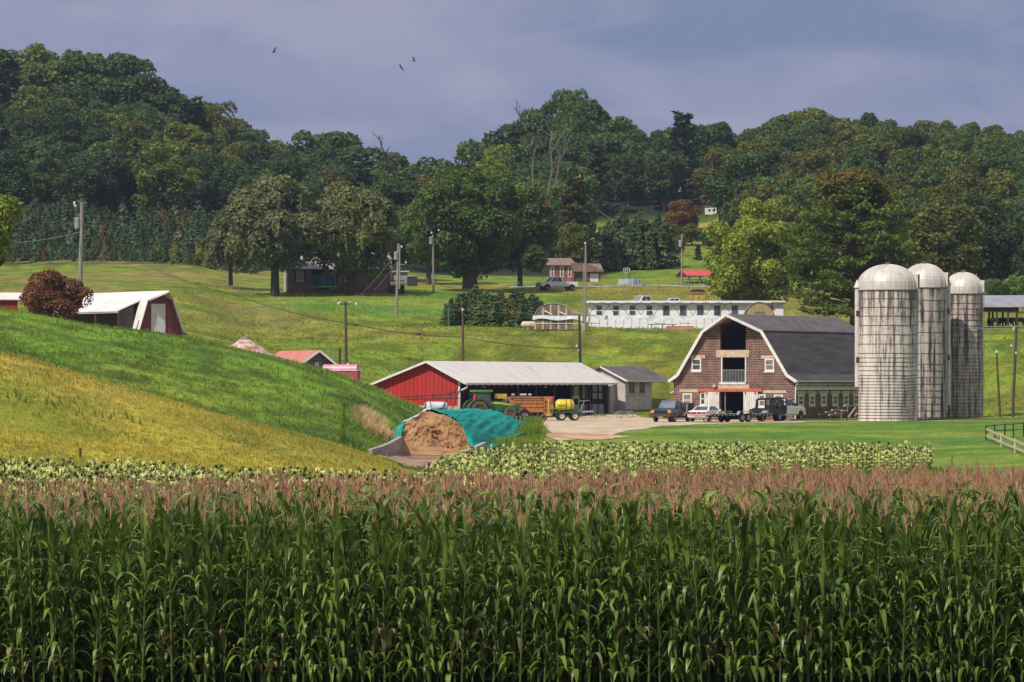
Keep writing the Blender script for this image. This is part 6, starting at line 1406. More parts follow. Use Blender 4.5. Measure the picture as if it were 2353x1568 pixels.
def forest_proto(i):
    def f():
        rs = RS(100+i); rx = 4.6; H = 15.
        kind = i % 8
        if kind in (6,):      # white pine like
            V = []; rs = RS(200+i); C = []; Nn = []
            for t in range(13):
                z = 1.6+t*1.07; R0 = 3.8*(1-t/14.)**.75+.4
                for k in range(9):
                    a = rs.uniform(0, 6.28); rr = R0*rs.uniform(.55, 1.15); z = 1.6+t*1.07+rs.normal()*.35
                    m_ = 55; q = rs.uniform(.15, 1, m_)**.7
                    C.append(np.stack([np.cos(a)*rr*q+rs.normal(size=m_)*.22, np.sin(a)*rr*q+rs.normal(size=m_)*.22, z+rs.normal(size=m_)*.16+q*.35], 1))
                    Nn.append(np.tile((0, 0, 1.), (m_, 1))+rs.normal(size=(m_, 3))*.5)
            C = np.concatenate(C); Nn = np.concatenate(Nn); Nn /= np.linalg.norm(Nn, axis=1)[:, None]
            V, Q = quads(C, Nn, .42*rs.uniform(.6, 1.4, len(C)), rs, 1.6); m = 'needle'; cs = []
        else:
            rzz = (7.2, 6.8, 7.4, 6.6, 7.3, 6.9, 0, 7.2)[kind]; n = (8500, 8200, 8500, 8000, 8000, 8200, 0, 7600)[kind]
            V, Q, cs, rr = crown(100+i, rx, rzz, 15.5-rzz*1.08, (44, 36, 52, 32, 56, 28, 0, 60)[kind], n, (.38, .42, .36, .42, .34, .44, 0, .34)[kind], lr=((.22, .36), (.26, .40), (.18, .32), (.28, .42), (.17, .30), (.30, .44), 0, (.16, .27))[kind], bottom=-.93); m = 'leaf'
        me = asmesh('crown', V, Q, m)
        tb = MB(); trunk(tb, 10.5, .26, [c for c in cs[:6]], i); to = tb.make('trunk', 'bark_pale' if kind in (2, 4) else 'bark'); tm = to.data; bpy.data.objects.remove(to)
        return me, tm
    return protomesh(('f', i), f)
TINT = {'dark': (.62, .78, .70), 'green': (.82, 1.0, .80), 'olive': (1.25, 1.12, .62), 'deep': (.48, .66, .66), 'yellow': (1.9, 1.75, .62), 'russet': (1.7, .75, .6), 'brown': (1.25, .92, .62), 'bright': (1.5, 1.7, .8)}
FL = {'dark': 'dark green broadleaf tree in the dense wood', 'green': 'mid green broadleaf tree in the dense wood', 'olive': 'olive green broadleaf tree in the dense wood', 'deep': 'blue-dark broadleaf tree in the dense wood', 'brown': 'brown-tinged thinning tree in the dense wood'}
rsF = RS(77)
def tree(u, D, H, tint, proto, label, group=None, wide=1.0, base=None, name='broadleaf_tree', cat='tree', trunk_show=True):
    x = X(u, D); z = gz(x, D) if base is None else base
    me, tm = forest_proto(proto); s = H/15.5
    o = empty(name, (x, D, z-.2), rsF.uniform(0, 360), label, cat, group); o.scale = (s*wide, s*wide, s)
    c = link('crown', me, o); t_ = link('trunk', tm, o)
    k = rsF.uniform(.82, 1.2); q = TINT[tint]; c.color = (q[0]*k, q[1]*k*rsF.uniform(.95, 1.05), q[2]*k, 1)
    return o
SKY = [(-120, 112), (-60, 106), (0, 106), (55, 103), (95, 99), (150, 122), (200, 130), (245, 120), (300, 116), (350, 150), (400, 192), (430, 214), (500, 222), (535, 262), (570, 289), (600, 280), (640, 285), (700, 290), (750, 268), (800, 290), (850, 318), (895, 372), (940, 332), (970, 318), (1010, 338), (1045, 366), (1078, 335), (1110, 292), (1150, 280), (1200, 250), (1250, 240), (1300, 200), (1340, 208), (1380, 247), (1430, 254), (1465, 250), (1500, 278), (1535, 284), (1575, 262), (1620, 268), (1660, 272), (1700, 282), (1760, 272), (1790, 252), (1850, 240), (1900, 236), (1960, 245), (2020, 256), (2060, 262), (2120, 262), (2180, 266), (2240, 276), (2300, 280), (2353, 290), (2420, 285), (2500, 280)]
def skyv(u): return float(np.interp(u, [s[0] for s in SKY], [s[1] for s in SKY]))
cnt = 0; FT = []
def region(u): return 'on the left hill' if u < 620 else ('behind the willows' if u < 1080 else ('right of the valley gap' if u < 1720 else 'on the right slope'))
GRP = {'on the left hill': 'trees in the wood on the left hill', 'behind the willows': 'trees in the wood behind the willows', 'right of the valley gap': 'trees in the wood above the valley gap', 'on the right slope': 'trees in the wood on the right slope'}
def ftree(u, D, H, tint, proto):
    global cnt; cnt += 1; r_ = region(u)
    o = tree(u, D, H, tint, proto, FL[tint]+' '+r_, GRP[r_], wide=rsF.uniform(1.0, 1.3)); FT.append((o, u, D, tint, H))
def start(u):
    return float(np.interp(u, [-200, 560, 600, 900, 1080, 1250, 1330, 1350, 1690, 1720, 1900, 2100, 2150, 2400], [724, 724, 668, 668, 650, 650, 660, 822, 822, 640, 600, 590, 560, 560]))
tn = ['dark', 'green', 'olive', 'deep', 'brown']
# the skyline row
u = -130.
while u < 2470:
    D = 885+rsF.uniform(-15, 15); x = X(u, D); top = Z(skyv(u)+rsF.uniform(0, 9), D); H = top-gz(x, D)
    H = max(8, min(27, H*(1.16 if u < 330 else 1.07))); t_ = ['dark', 'green', 'green', 'olive', 'dark'][rsF.randint(5)] if u < 1700 else ['green', 'olive', 'olive', 'dark', 'olive'][rsF.randint(5)]
    ftree(u, D, H, t_, rsF.randint(0, 6)); u += rsF.uniform(40, 62)*(1.0 if H < 18 else 1.25)
# a second row just before it, lower
for D0, drop, step in ((862, 20, 68), (838, 26, 74), (814, 60, 78), (790, 60, 82), (766, 105, 86), (742, 150, 90), (716, 160, 94), (690, 160, 98), (664, 160, 102), (638, 160, 106), (612, 150, 112), (584, 130, 118)):
    u = -110+rsF.uniform(0, 50)
    while u < 2450:
        D = D0+rsF.uniform(-12, 12)
        if D > start(u)+4 and not (1585 < u < 1695 and D < 856):
            x = X(u, D); H = rsF.uniform(12, 17.5)
            lim = Z(skyv(u)+10, D)-gz(x, D); H = min(H, lim)
            if 1730 < u < 2140 and D < 700: H = min(H, 14)
            if H > 6:
                if u < 620: w_ = [.30, .22, .2, .2, .08]
                elif u < 1250: w_ = [.35, .25, .15, .2, .05]
                elif u < 1720: w_ = [.35, .2, .1, .3, .05]
                else: w_ = [.12, .28, .42, .05, .13]
                t_ = tn[rsF.choice(5, p=w_)]; pr = rsF.randint(0, 8) if u < 1720 else [2, 4, 7, 4, 7, 0, 2, 7][rsF.randint(0, 8)]; pr = 5 if (pr == 6 and rsF.rand() < .6) else pr
                ftree(u, D, H, t_, pr)
        u += step*rsF.uniform(.8, 1.2)
LMK = [(-999, 'beyond the left edge'), (0, 'over the russet bush'), (160, 'over the gambrel barn'), (330, 'over the left pasture'), (470, 'over the left willow'), (720, 'over the right willow'), (930, 'over the oak left'), (1100, 'over the oak right'), (1260, 'over the garage house'), (1400, 'over the pool'), (1530, 'over the picnic shelter'), (1690, 'over the linden'), (1830, 'over the larch'), (2000, 'over the silos'), (2190, 'over the cattle shelter'), (2353, 'beyond the right edge')]
TN = {'dark': 'dark green', 'green': 'mid green', 'olive': 'olive green', 'deep': 'blue-dark', 'brown': 'thin brownish'}
ORD = ['leftmost', 'second', 'third', 'fourth', 'fifth', 'sixth', 'seventh', 'eighth', 'ninth']
bk = {}
for q in FT:
    lm = [n_ for u0, n_ in LMK if q[1] >= u0][-1]; tier = 'on the skyline' if q[2] > 869 else ('below the skyline' if q[2] > 826 else ('mid wood' if q[2] > 752 else ('low in the wood' if q[2] > 650 else 'at the wood foot')))
    bk.setdefault((TN[q[3]], tier, lm), []).append(q)
for (a_, b_, c_), qs in bk.items():
    qs.sort(key=lambda q: q[1])
    for i, q in enumerate(qs): q[0]['label'] = '%s tree %s %s' % (a_, b_, c_) + ('' if len(qs) == 1 else ', %s of %d from left' % (ORD[min(i, 8)], len(qs)))
print('forest trees', cnt)
# trees one can point to
tree(1130, 832, 24, 'yellow', 4, 'yellow-green tree at the left shoulder of the central ridge', wide=.8)
tree(1310, 868, 26.5, 'green', 4, 'tall loose-topped tree standing highest on the central ridge', wide=.62)
tree(1570, 852, 18.5, 'deep', 6, 'dark pine poking above the ridge line right of centre', name='pine_tree', wide=1.15)
tree(1655, 800, 17, 'brown', 3, 'brownish tree just right of the ridge pine')
tree(1250, 700, 13, 'russet', 7, 'rusty red shrub-like tree peeping over the big oak', wide=.9, name='red_maple')
tree(1320, 655, 16, 'brown', 6, 'grey-green spruce standing right of the big oak', name='spruce_tree', wide=.95)
tree(1318, 640, 9.5, 'olive', 3, 'low brownish tree at the foot of the spruce')
tree(1568, 800, 8.6, 'russet', 3, 'copper-leaved spreading tree beside the tiny white building', wide=1.45, name='copper_beech', base=gz(X(1568, 800), 800)-1.6)
tree(1365, 745, 14, 'bright', 2, 'bright green tree in the middle of the left wood', wide=1.0) if False else None
tree(352, 752, 12, 'bright', 1, 'bright green tree low in the left hillside wood', wide=1.1)
tree(440, 800, 19, 'deep', 6, 'dark layered pine on the left hillside', name='pine_tree', wide=1.25)
tree(750, 872, 20, 'dark', 4, 'gappy round-topped tree against the sky above the willows', wide=.85)
tree(500, 868, 22, 'brown', 4, 'gappy brown-edged tree against the sky at the end of the left hill', wide=.8)
tree(1706, 660, 12, 'dark', 2, 'dark bushy tree just right of the tiny white building')
tree(1655, 862, 12, 'dark', 1, 'dark round tree above the tiny white building')
# hedges and thickets in the valley gap
def juniper(i):
    def f():
        rs = RS(600+i); n = 3600; C = []; Nn = []
        for k in range(26):      # ragged upright plumes
            a = rs.uniform(0, 6.28); r0 = rs.uniform(0, 1.15); zt = (4.1-1.1*r0)*rs.uniform(.8, 1.0); m_ = n//26; q = rs.rand(m_); rr_ = .42*(1.05-q)**.6*rs.uniform(.7, 1.1, m_); b_ = rs.uniform(0, 6.28, m_)
            C.append(np.stack([math.cos(a)*r0*(.75+.3*(1-q))+np.cos(b_)*rr_, math.sin(a)*r0*(.75+.3*(1-q))+np.sin(b_)*rr_, .1+q*zt], 1)); Nn.append(np.stack([np.cos(b_), np.sin(b_), np.full(m_, .5)], 1)+rs.normal(size=(m_, 3))*.4)
        C = np.concatenate(C); Nn = np.concatenate(Nn); Nn /= np.linalg.norm(Nn, axis=1)[:, None]; V, Q = quads(C, Nn, .17*rs.uniform(.6, 1.5, len(C)), rs, 1.7)
        me = asmesh('crown', V, Q, 'needle'); to = MB().tube([(0, 0, -.3), (0, 0, 3)], [.1, .04], 6).make('trunk', 'bark'); tm = to.data; bpy.data.objects.remove(to); return me, tm
    return protomesh(('j', i), f)
def jtree(u, D, H, t_, i, lab, wide=1.0, base=None, name='conifer'):
    x = X(u, D); me, tm = juniper(i % 4); o = empty(name, (x, D, gz(x, D)-.05 if base is None else base), rsF.uniform(0, 360), lab, 'conifer'); s = H/4.0; o.scale = (s*wide, s*wide, s); c = link('crown', me, o); link('trunk', tm, o); q = TINT[t_]; c.color = (q[0]*1.25, q[1]*1.2, q[2]*1.0, 1); return o
for (u, D, H, t_, w_, lab) in ((1395, 664, 7.5, 'deep', .9, 'dark conifer thicket left of the pool'), (1430, 668, 9.0, 'deep', .85, 'tallest dark conifer behind the basketball hoop'), (1470, 665, 8.6, 'deep', .9, 'dark rounded conifer directly behind the pool'), (1512, 668, 8.2, 'dark', 1.0, 'dark rounded conifer between pool and picnic shelter'), (1370, 690, 5, 'bright', .8, 'small bright green bush at the left end of the dark thicket'), (1540, 735, 4.6, 'olive', 1.5, 'olive hedge-like tree above the grey valley pole'), (1590, 738, 4.6, 'olive', 1.5, 'broad olive tree below the tiny white building'), (1630, 730, 4.4, 'green', 1.3, 'green tree tucked against the bright tree in the valley'), (1560, 702, 4.2, 'brown', .9, 'small brownish sapling above the red picnic shelter')):
    (jtree(u, D, H*1.08, 'dark' if t_ == 'deep' else t_, int(u) % 4, lab, wide=w_*1.15) if 1390 < u < 1520 else tree(u, D, H, t_, 1, lab, wide=w_))
tree(1604, 690, 2.6, 'deep', 6, 'little dark conifer just above the red picnic roof', name='conifer', wide=1.3)
for (u, D, H, t_, lab) in ((2290, 548, 5.5, 'green', 'low leafy tree behind the left part of the cattle shelter'), (2330, 552, 6.2, 'bright', 'pale green bush behind the right part of the cattle shelter'), (2375, 545, 5.5, 'green', 'leafy bush at the far right behind the shelter'), (2400, 575, 12, 'deep', 'dark vine-hung tree at the right edge behind the shelter'), (2215, 556, 6, 'dark', 'dark bush behind the silo domes')):
    tree(u, D, H, t_, 2, lab, wide=1.3)
# dead trees
def deadtree(u, D, v0, v1, seed, label, spread=.25, m='bark_dead', nb=9, r=.28, fork=True, lean=0):
    rs = RS(seed); b = P(u, v0, D); H = (v0-v1)/F*D; o = empty('dead_tree', b, 0, label, 'dead tree'); mb = MB()
    def grow(p, d, L_, r_, lv):
        q = p+d*L_*.5+Vector((rs.normal()*.04, rs.normal()*.04, 0))*L_; e = p+d*L_; mb.tube([p, q, e], [r_, r_*.8, r_*.55], 5)
        if lv > 0:
            for k in range(3 if lv > 1 else 2):
                f = rs.uniform(.35, 1.0); s = p.lerp(e, f); nd = (d+Vector((rs.normal()*spread*2, rs.normal()*spread*2, rs.uniform(-.1, .25)))).normalized(); grow(s, nd, L_*rs.uniform(.42, .65), r_*.5, lv-1)
    grow(Vector((0, 0, 0)), Vector((lean, 0, 1)).normalized(), H*.62, r, nb); 
    mb.make('branches', m, o); return o
deadtree(886, 690, 430, 298, 3, 'bare forked dead tree rising alone into the sky gap', .16, 'bark', 2, .30)
deadtree(1185, 700, 330, 228, 8, 'bare twisted grey snag at the top left of the central ridge', .42, 'bark_dead', 3, .20, lean=-.25) if False else None
for (u, D, v0, v1, sd_2, lab, ln) in ((1210, 840, 300, 205, 5, 'bare twisted snag at the left of the central ridge top', -.5), (1225, 640, 440, 300, 6, 'pale bare tree against the central wood', 0), (1258, 640, 450, 255, 7, 'tall pale bare tree against the central wood', .05), (1275, 640, 430, 310, 9, 'leaning pale bare tree right of the tallest bare one', .18)):
    deadtree(u, D, v0, v1, sd_2, lab, .22, 'bark_dead', 3, .16, lean=ln)
deadtree(1264, 636, 520, 455, 12, 'bent pale trunk beneath the bare trees', .3, 'bark_dead', 1, .22, lean=-.3)
for (u, v0, v1) in ((125, 540, 470), (168, 545, 480)):
    b = P(u, v0, 738); o = empty('bare_trunk', b, 0, 'slim pale bare trunk at the foot of the left wood', 'tree trunk', 'slim bare trunks on the left hill edge'); MB().tube([(0, 0, -2), (.1, 0, 2.5), (-.1, 0, 5.5)], [.16, .13, .08], 6).make('trunk', 'bark_pale', o)

# ---- near trees, each with its own crown
def bigtree(name, u, D, H, rx, seed, n, leaf, m, label, zc=None, rz_=None, nl=40, lr=(.2, .34), tr=.4, tint=(1, 1, 1), asp=1.3, droop=0, limbs=9, bottom=-.55, base_v=None, bark='bark', th=None, flat=.9):
    x = X(u, D); z = gz(x, D) if base_v is None else Z(base_v, D)
    o = empty(name, (x, D, z), 0, label, 'tree'); rz_ = rz_ or H*.42; zc = zc or H-rz_
    V, Q, cs, rr = crown(seed, rx, rz_, zc, nl, n, leaf, lr, asp, droop, bottom=bottom, flat=flat)
    c = npmesh('crown', V, Q, m, o); c.color = c4(tint)
    tb = MB(); trunk(tb, th or zc, tr, [cs[i] for i in range(min(limbs, len(cs)-1))], seed, n=10); tb.make('trunk', bark, o); return o
def willow(u, D, H, rx, seed, n, label, tr=.42, tint=(1, 1, 1), base_v=None):
    rs = RS(seed); x = X(u, D); z = gz(x, D) if base_v is None else Z(base_v, D); o = empty('willow_tree', (x, D, z), 0, label, 'tree')
    V1, Q1, cs, rr = crown(seed, rx*.92, H*.45, H*.55, 70, int(n*.88), .30, (.15, .26), 1.8, .25, bottom=-.9)
    # hanging strands
    C = []; Nn = []
    for k in range(int(n*.12/26)):
        i = rs.randint(len(cs)); a = rs.uniform(0, 6.28); r0 = rr[i]*rs.uniform(.6, 1.1); p = cs[i]+np.array((math.cos(a)*r0, math.sin(a)*r0, -rr[i]*.1)); L_ = rs.uniform(.6, 1.9); q = np.linspace(0, 1, 26)
        zz = p[2]-q*L_; ok = zz > 1.9
        P_ = np.stack([p[0]+math.cos(a)*q*.3+rs.normal(size=26)*.07, p[1]+math.sin(a)*q*.3+rs.normal(size=26)*.07, zz], 1)[ok]; C.append(P_); Nn.append(np.tile((math.cos(a), math.sin(a), .2), (len(P_), 1))+rs.normal(size=(len(P_), 3))*.4)
    C = np.concatenate(C); Nn = np.concatenate(Nn); Nn /= np.linalg.norm(Nn, axis=1)[:, None]; V2, Q2 = quads(C, Nn, .26*rs.uniform(.7, 1.3, len(C)), rs, 1.8, .6)
    c = npmesh('crown', np.concatenate([V1, V2]), np.concatenate([Q1, Q2+len(V1)]), 'willow_leaf', o); c.color = c4(tint)
    tb = MB(); trunk(tb, H*.62, tr, [cs[i] for i in range(12)], seed, n=10); tb.make('trunk', 'bark', o); return o
willow(632, 539, 15.8, 8.2, 31, 35000, 'left willow with stout trunk at the corner of the brick house', .48, (.95, 1.0, .95), base_v=672)
willow(806, 541, 15.4, 8.2, 32, 37000, 'right willow drooping over the middle of the brick house', .5, (1.02, 1.05, .8), base_v=684)
willow(530, 556, 9.6, 4.6, 33, 11000, 'lower drooping willow at the left of the stout-trunked one', .25, (.9, .98, .95), base_v=650)
bigtree('oak_tree', 1080, 565, 17.8, 9.6, 41, 38000, .34, 'leaf', 'massive dark oak between the willows and the garage house', nl=90, lr=(.13, .23), tr=.85, tint=(.85, 1.0, .7), rz_=8.6, zc=9.0, bottom=-.95, base_v=657, th=8)
bigtree('oak_tree', 1195, 580, 15.0, 5.9, 42, 18000, .34, 'leaf', 'dark round tree merging with the right side of the massive oak', nl=46, lr=(.18, .28), tr=.3, tint=(.72, .9, .68), rz_=7.2, zc=7.4, bottom=-.95, base_v=652)
bigtree('oak_tree', 985, 600, 13.5, 4.8, 43, 11000, .36, 'leaf', 'green tree behind the gap of willow and oak', nl=26, lr=(.22, .34), tr=.3, tint=(.85, 1.0, .72), rz_=6.0, zc=7.4, bottom=-.7)
bigtree('oak_tree', 900, 610, 12.5, 4.6, 44, 10000, .36, 'leaf', 'olive tree peeping over the right shoulder of the right willow', nl=26, lr=(.22, .34), tr=.3, tint=(1.1, 1.05, .62), rz_=5.5, zc=7, bottom=-.7)
bigtree('linden_tree', 1732, 503, 17.0, 7.0, 51, 36000, .30, 'bright_leaf', 'bright yellow-green broadleaf tree left of the dark larch', nl=80, lr=(.14, .23), tr=.3, tint=(1.0, 1.0, .55), rz_=8.2, zc=8.2, bottom=-.95)
def larch(u, D, H, rx, seed, label, base_v=None, tint=(1, 1, 1)):
    rs = RS(seed); x = X(u, D); z = gz(x, D) if base_v is None else Z(base_v, D); o = empty('larch_tree', (x, D, z), 0, label, 'tree'); C = []; Nn = []; tb = MB()
    tb.tube([(0, 0, -.5), (.1, 0, H*.3), (-.1, 0, H*.65), (0, 0, H*.93)], [.5, .42, .28, .08], 10)
    for k in range(190):
        t = rs.uniform(.03, 1)**.85; z0 = .5+t*(H-1.6); a = rs.uniform(0, 6.28); R0 = rx*(1.12-.25*t-.55*max(0, t-.72)/.28)*rs.uniform(.62, 1.08)
        up_ = rs.uniform(-.02, .22); e = Vector((math.cos(a)*R0, math.sin(a)*R0, z0+up_*R0)); s = Vector((0, 0, z0-.3)); tb.tube([s, s.lerp(e, .55)+Vector((0, 0, .2)), e], [.09, .06, .02], 4)
        m_ = 170; q = rs.uniform(.28, 1.03, m_)**.75; lat = rs.normal(size=m_)*(.30+.34*q); px_, py_ = -math.sin(a), math.cos(a)
        C.append(np.stack([math.cos(a)*R0*q+px_*lat, math.sin(a)*R0*q+py_*lat, z0-.3+(up_*R0+.3)*q+rs.normal(size=m_)*.18-np.abs(lat)*.15], 1)); Nn.append(np.tile((0, 0, 1.), (m_, 1))+rs.normal(size=(m_, 3))*.6)
    C = np.concatenate(C); Nn = np.concatenate(Nn); Nn /= np.linalg.norm(Nn, axis=1)[:, None]; V, Q = quads(C, Nn, .30*rs.uniform(.6, 1.4, len(C)), rs, 1.6)
    c = npmesh('crown', V, Q, 'leaf', o); c.color = c4(tint); tb.make('trunk', 'bark', o); return o
larch(1962, 482, 18.2, 8.6, 61, 'large dark layered larch with browning top directly behind the silos', tint=(1.35, 1.3, .8))
bigtree('larch_top', 1990, 470, 4.0, 5.2, 62, 6500, .30, 'bush_top' if False else 'leaf_bush', 'browning cone-laden top growth on the large larch', nl=26, lr=(.2, .3), tr=.05, tint=(.9, 1.5, .8), zc=14.4, rz_=1.9, base_v=724, th=14) if False else None
_lx = bpy.data.objects['larch_tree']; V_, Q_, cs_, rr_ = crown(62, 4.9, 1.7, 15.9, 30, 5200, .28, (.18, .28), 1.5, 0, bottom=-.6)
_lt = npmesh('browning_top', V_, Q_, 'leaf_bush', _lx); _lt.color = (1.0, 1.55, .7, 1); _lt['label'] = 'browning cone-laden top of the larch'
# tree at the left edge and unseen neighbours added outside the frame to shade the slope
bigtree('maple_tree', -52, 262, 11.0, 3.05, 71, 14000, .20, 'bright_leaf', 'sunlit maple whose leaves enter at the left edge', nl=40, lr=(.2, .32), tr=.25, tint=(.8, .85, .55), zc=7.3, rz_=3.8, base_v=790, th=7)
for (u, D, H, rx, s_) in ((-130, 275, 13, 4.6, 72), (-250, 268, 14, 5.0, 73), (-390, 262, 14, 5.0, 74)):
    bigtree('maple_tree', u, D, H, rx, s_, 8000, .34, 'bright_leaf', 'unseen maple added outside the left edge for its shade, '+{-130: 'nearest the frame', -250: 'second from the frame', -390: 'farthest from the frame'}[u], nl=30, tr=.25, tint=(.6, .7, .5), zc=H-5.4, rz_=5.2, th=7)
# russet bush
bigtree('russet_bush', 126, 369, 4.9, 3.35, 81, 15000, .17, 'leaf_bush', 'large rounded russet and green bush at the crest left of the gambrel barn', nl=50, lr=(.2, .32), tr=.2, zc=1.7, rz_=2.95, bottom=-.4, base_v=738, th=1.5, flat=.9, tint=(1.15, 1.0, .9))
rb_ = RS(82)
# conifer clump
for i, (u, H, w_, t_, lab) in enumerate(((1038, 3.1, .9, 'deep', 'leftmost small pointed conifer of the clump above the shed'), (1062, 3.9, 1.0, 'dark', 'second conifer from the left in the clump above the shed'), (1092, 4.5, 1.15, 'green', 'tallest conifer of the clump above the shed'), (1120, 4.2, 1.1, 'green', 'conifer in the middle of the clump beside the tallest'), (1150, 4.1, 1.1, 'brown', 'brownish conifer in the clump above the shed'), (1185, 4.3, 1.2, 'dark', 'broad dark conifer of the clump, second from the right'), (1222, 3.9, 1.2, 'deep', 'rightmost broad conifer of the clump beside the arched end wall'), (1258, 2.9, .9, 'deep', 'small conifer tucked against the arched end wall'))):
    jtree(u, 487+(i % 3)*3, H*1.0, t_, i, lab, wide=w_*1.55)
# Christmas tree plantation on the left hillside
def xmas(i):
    def f():
        rs = RS(300+i); C = []; Nn = []
        for t in range(9):
            z = .35+t*.42; R0 = 1.15*(1-t/9.6)
            m_ = int(60*(1-t/11)); a = rs.uniform(0, 6.28, m_); q = rs.uniform(.5, 1.08, m_)
            C.append(np.stack([np.cos(a)*R0*q, np.sin(a)*R0*q, z+rs.normal(size=m_)*.12-q*.18], 1)); Nn.append(np.stack([np.cos(a), np.sin(a), np.full(m_, .7)], 1)+rs.normal(size=(m_, 3))*.35)
        C = np.concatenate(C); Nn = np.concatenate(Nn); Nn /= np.linalg.norm(Nn, axis=1)[:, None]; V, Q = quads(C, Nn, .46*rs.uniform(.7, 1.3, len(C)), rs, 1.2)
        me = asmesh('crown', V, Q, 'needle'); to = MB().tube([(0, 0, -.3), (0, 0, 2.5)], [.09, .04], 6).make('trunk', 'bark'); tm = to.data; bpy.data.objects.remove(to); return me, tm
    return protomesh(('x', i), f)
rsX = RS(9); nx = 0
for r_ in range(9):
    D = 636+r_*11.5; u = -40+rsX.uniform(0, 12)
    while u < (600 if r_ < 7 else 560):
        H = (2.6+r_*.28)*rsX.uniform(.6, 1.4)*(1.0 if u > 330 or r_ > 1 else .8); DD_ = D+rsX.uniform(-5, 5)+(-6 if u > 380 else 0); x = X(u, DD_); me, tm = xmas(rsX.randint(4)) if rsX.rand() < .72 else juniper(rsX.randint(4)); hi = r_ < 2 and u < 400
        g_ = ['deep', 'dark', 'dark', 'green', 'brown', 'russet'][rsX.choice(6, p=[.15, .3, .2, .15, .14, .06])]
        o = empty('young_conifer', (x, DD_, gz(x, DD_)+(.45 if hi else 0)), rsX.uniform(0, 360), 'small dark conifer in the %s plantation row below the left wood' % ['front', 'second', 'third', 'fourth', 'fifth', 'sixth', 'seventh', 'eighth', 'rearmost'][r_], 'conifer', 'young conifers in rows on the left hillside'); s = H/4.4; o.scale = (s*1.35, s*1.35, s)
        c = link('crown', me, o); link('trunk', tm, o); q = TINT[g_]; k = rsX.uniform(.8, 1.2); c.color = (q[0]*k, q[1]*k, q[2]*k, 1); nx += 1
        u += rsX.uniform(15, 32)*(1+r_*.06)
print('conifers', nx)
for (u, D, v, lab) in ((355, 634, 612, 'lowest bright yellow-green bush among the plantation conifers'), (405, 633, 612, 'bright bush right of the lowest one among the conifers'), (590*.55+150, 690, 560, 'yellow-green bush midway up the plantation'), (405+3, 722, 512, 'topmost yellow-green bush above the plantation'), (462, 633, 612, 'bright bush nearest the left willow in the plantation')):
    tree(u, D, 3.4, 'yellow', 1, lab, wide=1.0, name='bush', cat='bush')

# ---- thistles and weeds standing in the golden meadow
rsW = RS(12)
def weed_mesh(seed, H=.95, n=60, leaf=.16):
    rs = RS(seed); z = rs.uniform(.1, 1, n); a = rs.uniform(0, 6.28, n); r_ = (.26*(1.1-z))*rs.uniform(.4, 1.1, n); C = np.stack([np.cos(a)*r_, np.sin(a)*r_, z*H], 1); Nn = np.stack([np.cos(a), np.sin(a), np.full(n, .6)], 1)+rs.normal(size=(n, 3))*.3; Nn /= np.linalg.norm(Nn, axis=1)[:, None]
    return quads(C, Nn, leaf*rs.uniform(.6, 1.3, n), rs, 2.0)
wmz = [asmesh('leaves', *weed_mesh(400+i), 'needle') for i in range(4)]
wst = MB().tube([(0, 0, -.1), (0, 0, .9)], [.02, .01], 5).make('stem', 'corn_stalk'); wsm = wst.data; bpy.data.objects.remove(wst)
for (x, y) in ((65, 1050), (125, 1020), (135, 1045), (165, 1060), (215, 1070), (390, 1090), (440, 1120), (500, 1095), (515, 1110), (585, 1115), (625, 1110), (665, 1165), (690, 1210), (710, 1125), (795, 1200), (860, 1225), (930, 1240), (955, 1200), (1070, 1220), (1055, 1195), (1175, 1280), (1290, 1260), (280, 1190), (330, 1200), (460, 1150), (1110, 1250)):
    u, v = x/3.656, 612.7+(y+25)/3.656+8
    # find the depth at which the meadow shows at that picture row
    best = min(np.arange(212, 262, 1.), key=lambda D: abs(CZ-(v-HV)/F*D-gz(X(u, D), D)))
    p = G(u, best); o = empty('thistle', p, rsW.uniform(0, 360), 'dark green thistle-like weed standing in the golden meadow', 'weed', 'dark weeds in the golden meadow'); s = rsW.uniform(.24, .40); o.scale = (s, s, s)
    c = link('leaves', wmz[rsW.randint(4)], o); c.color = (1.6, 2.2, 1.0, 1); link('stem', wsm, o)
# dry blond clump by the shed
def tuftmesh(centres, H, n, w_, m, name, spread=.25, seed=1, lean=.5, tint=None, hs=None):
    """n curved blades per centre, one mesh"""
    rs = RS(seed); N0 = len(centres); c = np.repeat(centres, n, 0); M = len(c); a = rs.uniform(0, 6.28, M); r0 = rs.uniform(0, spread, M)
    h = (np.repeat(hs, n) if hs is not None else H)*rs.uniform(.55, 1.15, M); ln = rs.uniform(.1, lean, M)*h; d = np.stack([np.cos(a), np.sin(a), np.zeros(M)], 1); b = c+d*r0[:, None]
    sd3 = np.stack([-np.sin(a+.6), np.cos(a+.6), np.zeros(M)], 1)*(w_/2); z = np.zeros((M, 3)); z[:, 2] = h
    V = np.stack([b-sd3, b+sd3, b+sd3*.8+d*(ln*.35)[:, None]+z*.55, b-sd3*.8+d*(ln*.35)[:, None]+z*.55, b+d*ln[:, None]+z], 1).reshape(-1, 3)
    k = np.arange(M)*5; Q = np.concatenate([np.stack([k, k+1, k+2], 1), np.stack([k, k+2, k+3], 1), np.stack([k+3, k+2, k+4], 1)])
    o = npmesh(name, V, Q, m)
    if tint: o.color = c4(tint)
    return o
rg = RS(5)
def area(n, u0, u1, D0, D1, cond=None, power=1):
    D = D0+(D1-D0)*rg.rand(n)**power; u = u0+(u1-u0)*rg.rand(n); x = X(u, D); ok = np.ones(n, bool) if cond is None else cond(u, D, x)
    x, D = x[ok], D[ok]; return np.stack([x, D, gza(x, D)-.02], 1)
C = area(170, 822, 884, 306, 316)
tag(tuftmesh(C, 1.05, 14, .05, 'dry_leaf', 'dry_grass', .35, 3, .6), 'clump of straw-coloured dead cornstalks in the grass left of the silage', 'dead plants', kind='stuff')
